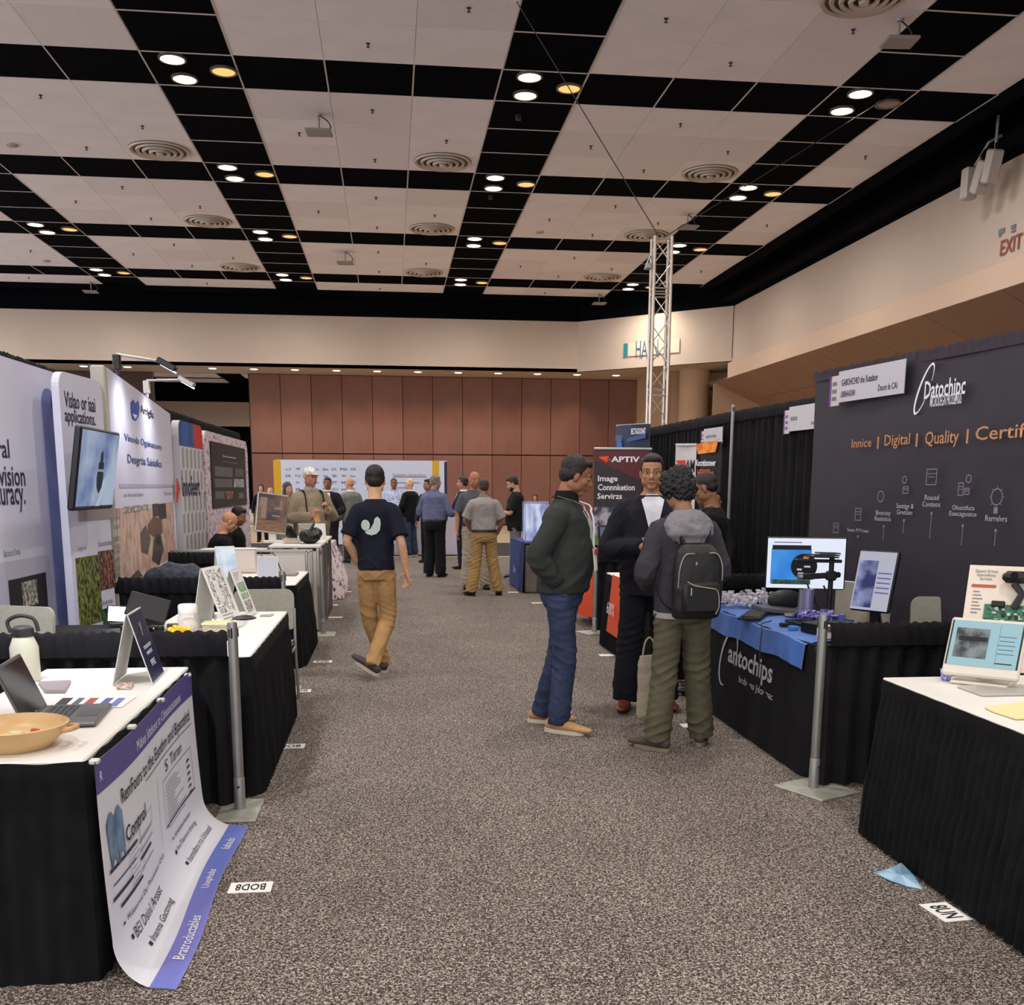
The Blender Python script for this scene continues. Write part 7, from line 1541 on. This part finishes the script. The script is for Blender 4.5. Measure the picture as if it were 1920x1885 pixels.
m = MB(); m.rings([[(.14*math.copysign(abs(math.cos(a))**.6, math.cos(a)), -.21+.08*math.sin(a), z) for a in [2*PI*i/20 for i in range(20)]] for z in (.95, 1.0, 1.3, 1.40, 1.43)]); m.build('backpack', M('black_nylon', (20, 20, 22)), P.o, True)
m = MB(); m.box((.05, .31, 1.14), (.07, .006, .12), Matrix.Rotation(.3, 3, 'Y'), .002); m.build('badge', M('yellow_badge', (206, 170, 100), .5), P.o)
# --- dark suit man at back, sweater man, women
P = Person('dark-suited man with open white collar near the high table', ony(615, 930, 21.5).x, 21.5, 172, 1.78, (140, 92, 70), wf=1.12, vox=.014, arms=dict(L=((-.29, .02, 1.13), (-.22, .26, 1.06)))); P.hair('short', (40, 30, 28)); P.brows(); P.top(DSUIT, .80, 'long', .03, 'suit_jacket'); P.patch([(-.04, .98), (.04, .98), (.075, 1.3), (.06, 1.46), (-.06, 1.46), (-.075, 1.3)], WSH, False, .016, 'shirt_front', .03); P.collar(WSH, .03); P.trousers(DSUIT, .98, .02, legw=.01); P.shoes(SHB, SLB)
P = Person('balding man in grey-green sweater with his back to the camera at the high table', ony(657, 930, 22.4).x, 22.4, 30, 1.78, (196, 140, 110), wf=1.02, vox=.014, head=(25, 0, 0)); P.hair('fringe', (170, 150, 136)); P.top(cloth('sage_sweater', (118, 122, 112)), .84, 'long', .022, 'sweater', loose=.01); P.collar(WSH, .03); P.trousers(cloth('dark_slacks', (44, 40, 44)), .98, .016); P.shoes(SHB, SLB)
P = Person('woman in white patterned top beside the man in the flat cap', ony(539, 930, 18.5).x, 18.5, 215, 1.66, (186, 140, 118), wf=.9, vox=.014, arms=dict(R=((.24, .04, 1.15), (.12, .22, 1.2), dict(dir=(-.3, .4, .8))))); P.hair('long', (70, 54, 50)); P.top(cloth('cream_print_blouse', (206, 196, 176), col2=(150, 140, 120), vs=16, ramp=(.5, .6)), .86, 'long', .02, 'blouse'); P.trousers(BLK); P.shoes(SHB, SLB)
P = Person('dark-haired woman in black at the far left by the brown wall', ony(490, 930, 31).x, 31, 180, 1.66, (206, 150, 130), wf=.9, vox=.015); P.hair('long', (50, 32, 30)); P.brows(); P.top(BLK, .85, 'long', .02, 'blouse'); P.trousers(BLK); P.shoes(SHB, SLB)
P = Person('fair-haired woman in cream beside the dark-haired woman at the far left', ony(507, 930, 33).x, 33, 160, 1.55, (206, 160, 136), wf=.9, vox=.015); P.hair('long', (180, 160, 128)); P.top(cloth('cream_knit', (190, 176, 150)), .85, 'long', .02, 'blouse'); P.trousers(BLK); P.shoes(SHB, SLB)
SEATL = dict(L=((-.10, .42, .52), (-.12, .42, .09), 5, 0), R=((.10, .42, .52), (.12, .42, .09), -5, 0))
P = Person('long-haired woman seated at the bottle table near the brown wall', ony(1005, 930, 34).x, 34.2, 170, 1.68, (196, 140, 118), wf=.95, vox=.015, z0=-.30, legs=dict(L=((-.10, .40, .86), (-.12, .42, .39), 5, 0), R=((.10, .40, .86), (.12, .42, .39), -5, 0))); P.hair('long', (60, 38, 32)); P.brows(); P.top(cloth('maroon_plaid', (84, 56, 52), col2=(150, 130, 120), vs=14), .85, 'long', .02, 'blouse'); P.trousers(BLK); P.shoes(SHB, SLB)
P = Person('black-haired person seated at the bottle table right of the long-haired woman', ony(1030, 930, 34).x+.2, 34.3, 200, 1.64, (170, 120, 96), wf=.95, vox=.015, z0=-.30, legs=dict(L=((-.10, .40, .86), (-.12, .42, .39), 5, 0), R=((.10, .40, .86), (.12, .42, .39), -5, 0))); P.hair('short', (26, 22, 24)); P.top(cloth('striped_shirt', (190, 170, 164)), .85, 'long', .02, 'shirt'); P.trousers(BLK); P.shoes(SHB, SLB)
# --- person bending in white behind the fleece man
P = Person('person in white shirt and dark skirt bending at the orange-clothed table', 2.60, 13.5, 60, 1.62, (176, 130, 108), wf=1.05, vox=.012, lean=.35, head=(0, 30, 0), arms=dict(L=((-.2, .22, 1.12), (-.16, .42, 1.05)), R=((.24, .22, 1.12), (.16, .42, 1.05)))); P.hair('short', (60, 50, 46)); P.top(cloth('white_blouse', (206, 204, 206)), .98, 'long', .022, 'blouse'); P.trousers(cloth('dark_slacks', (44, 40, 44)), 1.0, .02); P.shoes(SHB, SLB)
# --- seated bald man and the man behind him
P = Person('bald man with glasses in black polo seated and looking down at the left', -2.15, 12.95, -72, 1.74, (200, 146, 116), wf=1.15, belly=.05, vox=.008, lean=.18, head=(0, 28, 0), z0=-.44, arms=dict(L=((-.28, .26, 1.08), (-.12, .5, 1.02)), R=((.28, .26, 1.08), (.12, .5, 1.02))),
    legs=dict(L=((-.12, .42, .93), (-.13, .44, .53), 5, 0), R=((.12, .42, .93), (.13, .44, .53), -5, 0)))
P.brows((60, 44, 38)); P.glasses(); P.top(BLK, .86, 'short', .02, 'polo_shirt'); P.trousers(BLK); P.shoes(SHB, SLB)
P = Person('black-haired person seated behind the bald man', -2.04, 13.85, -100, 1.72, (150, 110, 90), vox=.014, lean=.04, z0=-.38, legs=dict(L=((-.12, .42, .93), (-.13, .44, .48), 5, 0), R=((.12, .42, .93), (.13, .44, .48), -5, 0)), head=(0, 20, 0)); P.hair('short', (16, 14, 16)); P.top(BLK, .86, 'long'); P.trousers(BLK); P.shoes(SHB, SLB)
P = Person('person partly hidden behind the man in black polo, by the black drape', 3.27, 10.3, 120, 1.58, (170, 116, 92), vox=.014, head=(40, 0, 0)); P.hair('short', (26, 20, 20)); P.top(BLK, .86, 'long'); P.trousers(BLK); P.shoes(SHB, SLB)
bpy.data.objects  # all figures placed
finish_voxels(); finish_texts()
# tidy up the names: parts made from temporary objects keep Blender's own suffixes
for o in COL.objects:
    if o.type == 'MESH' and o.parent is None and 'label' not in o.keys(): o['label'] = o.name.replace('_', ' '); o['category'] = 'object'
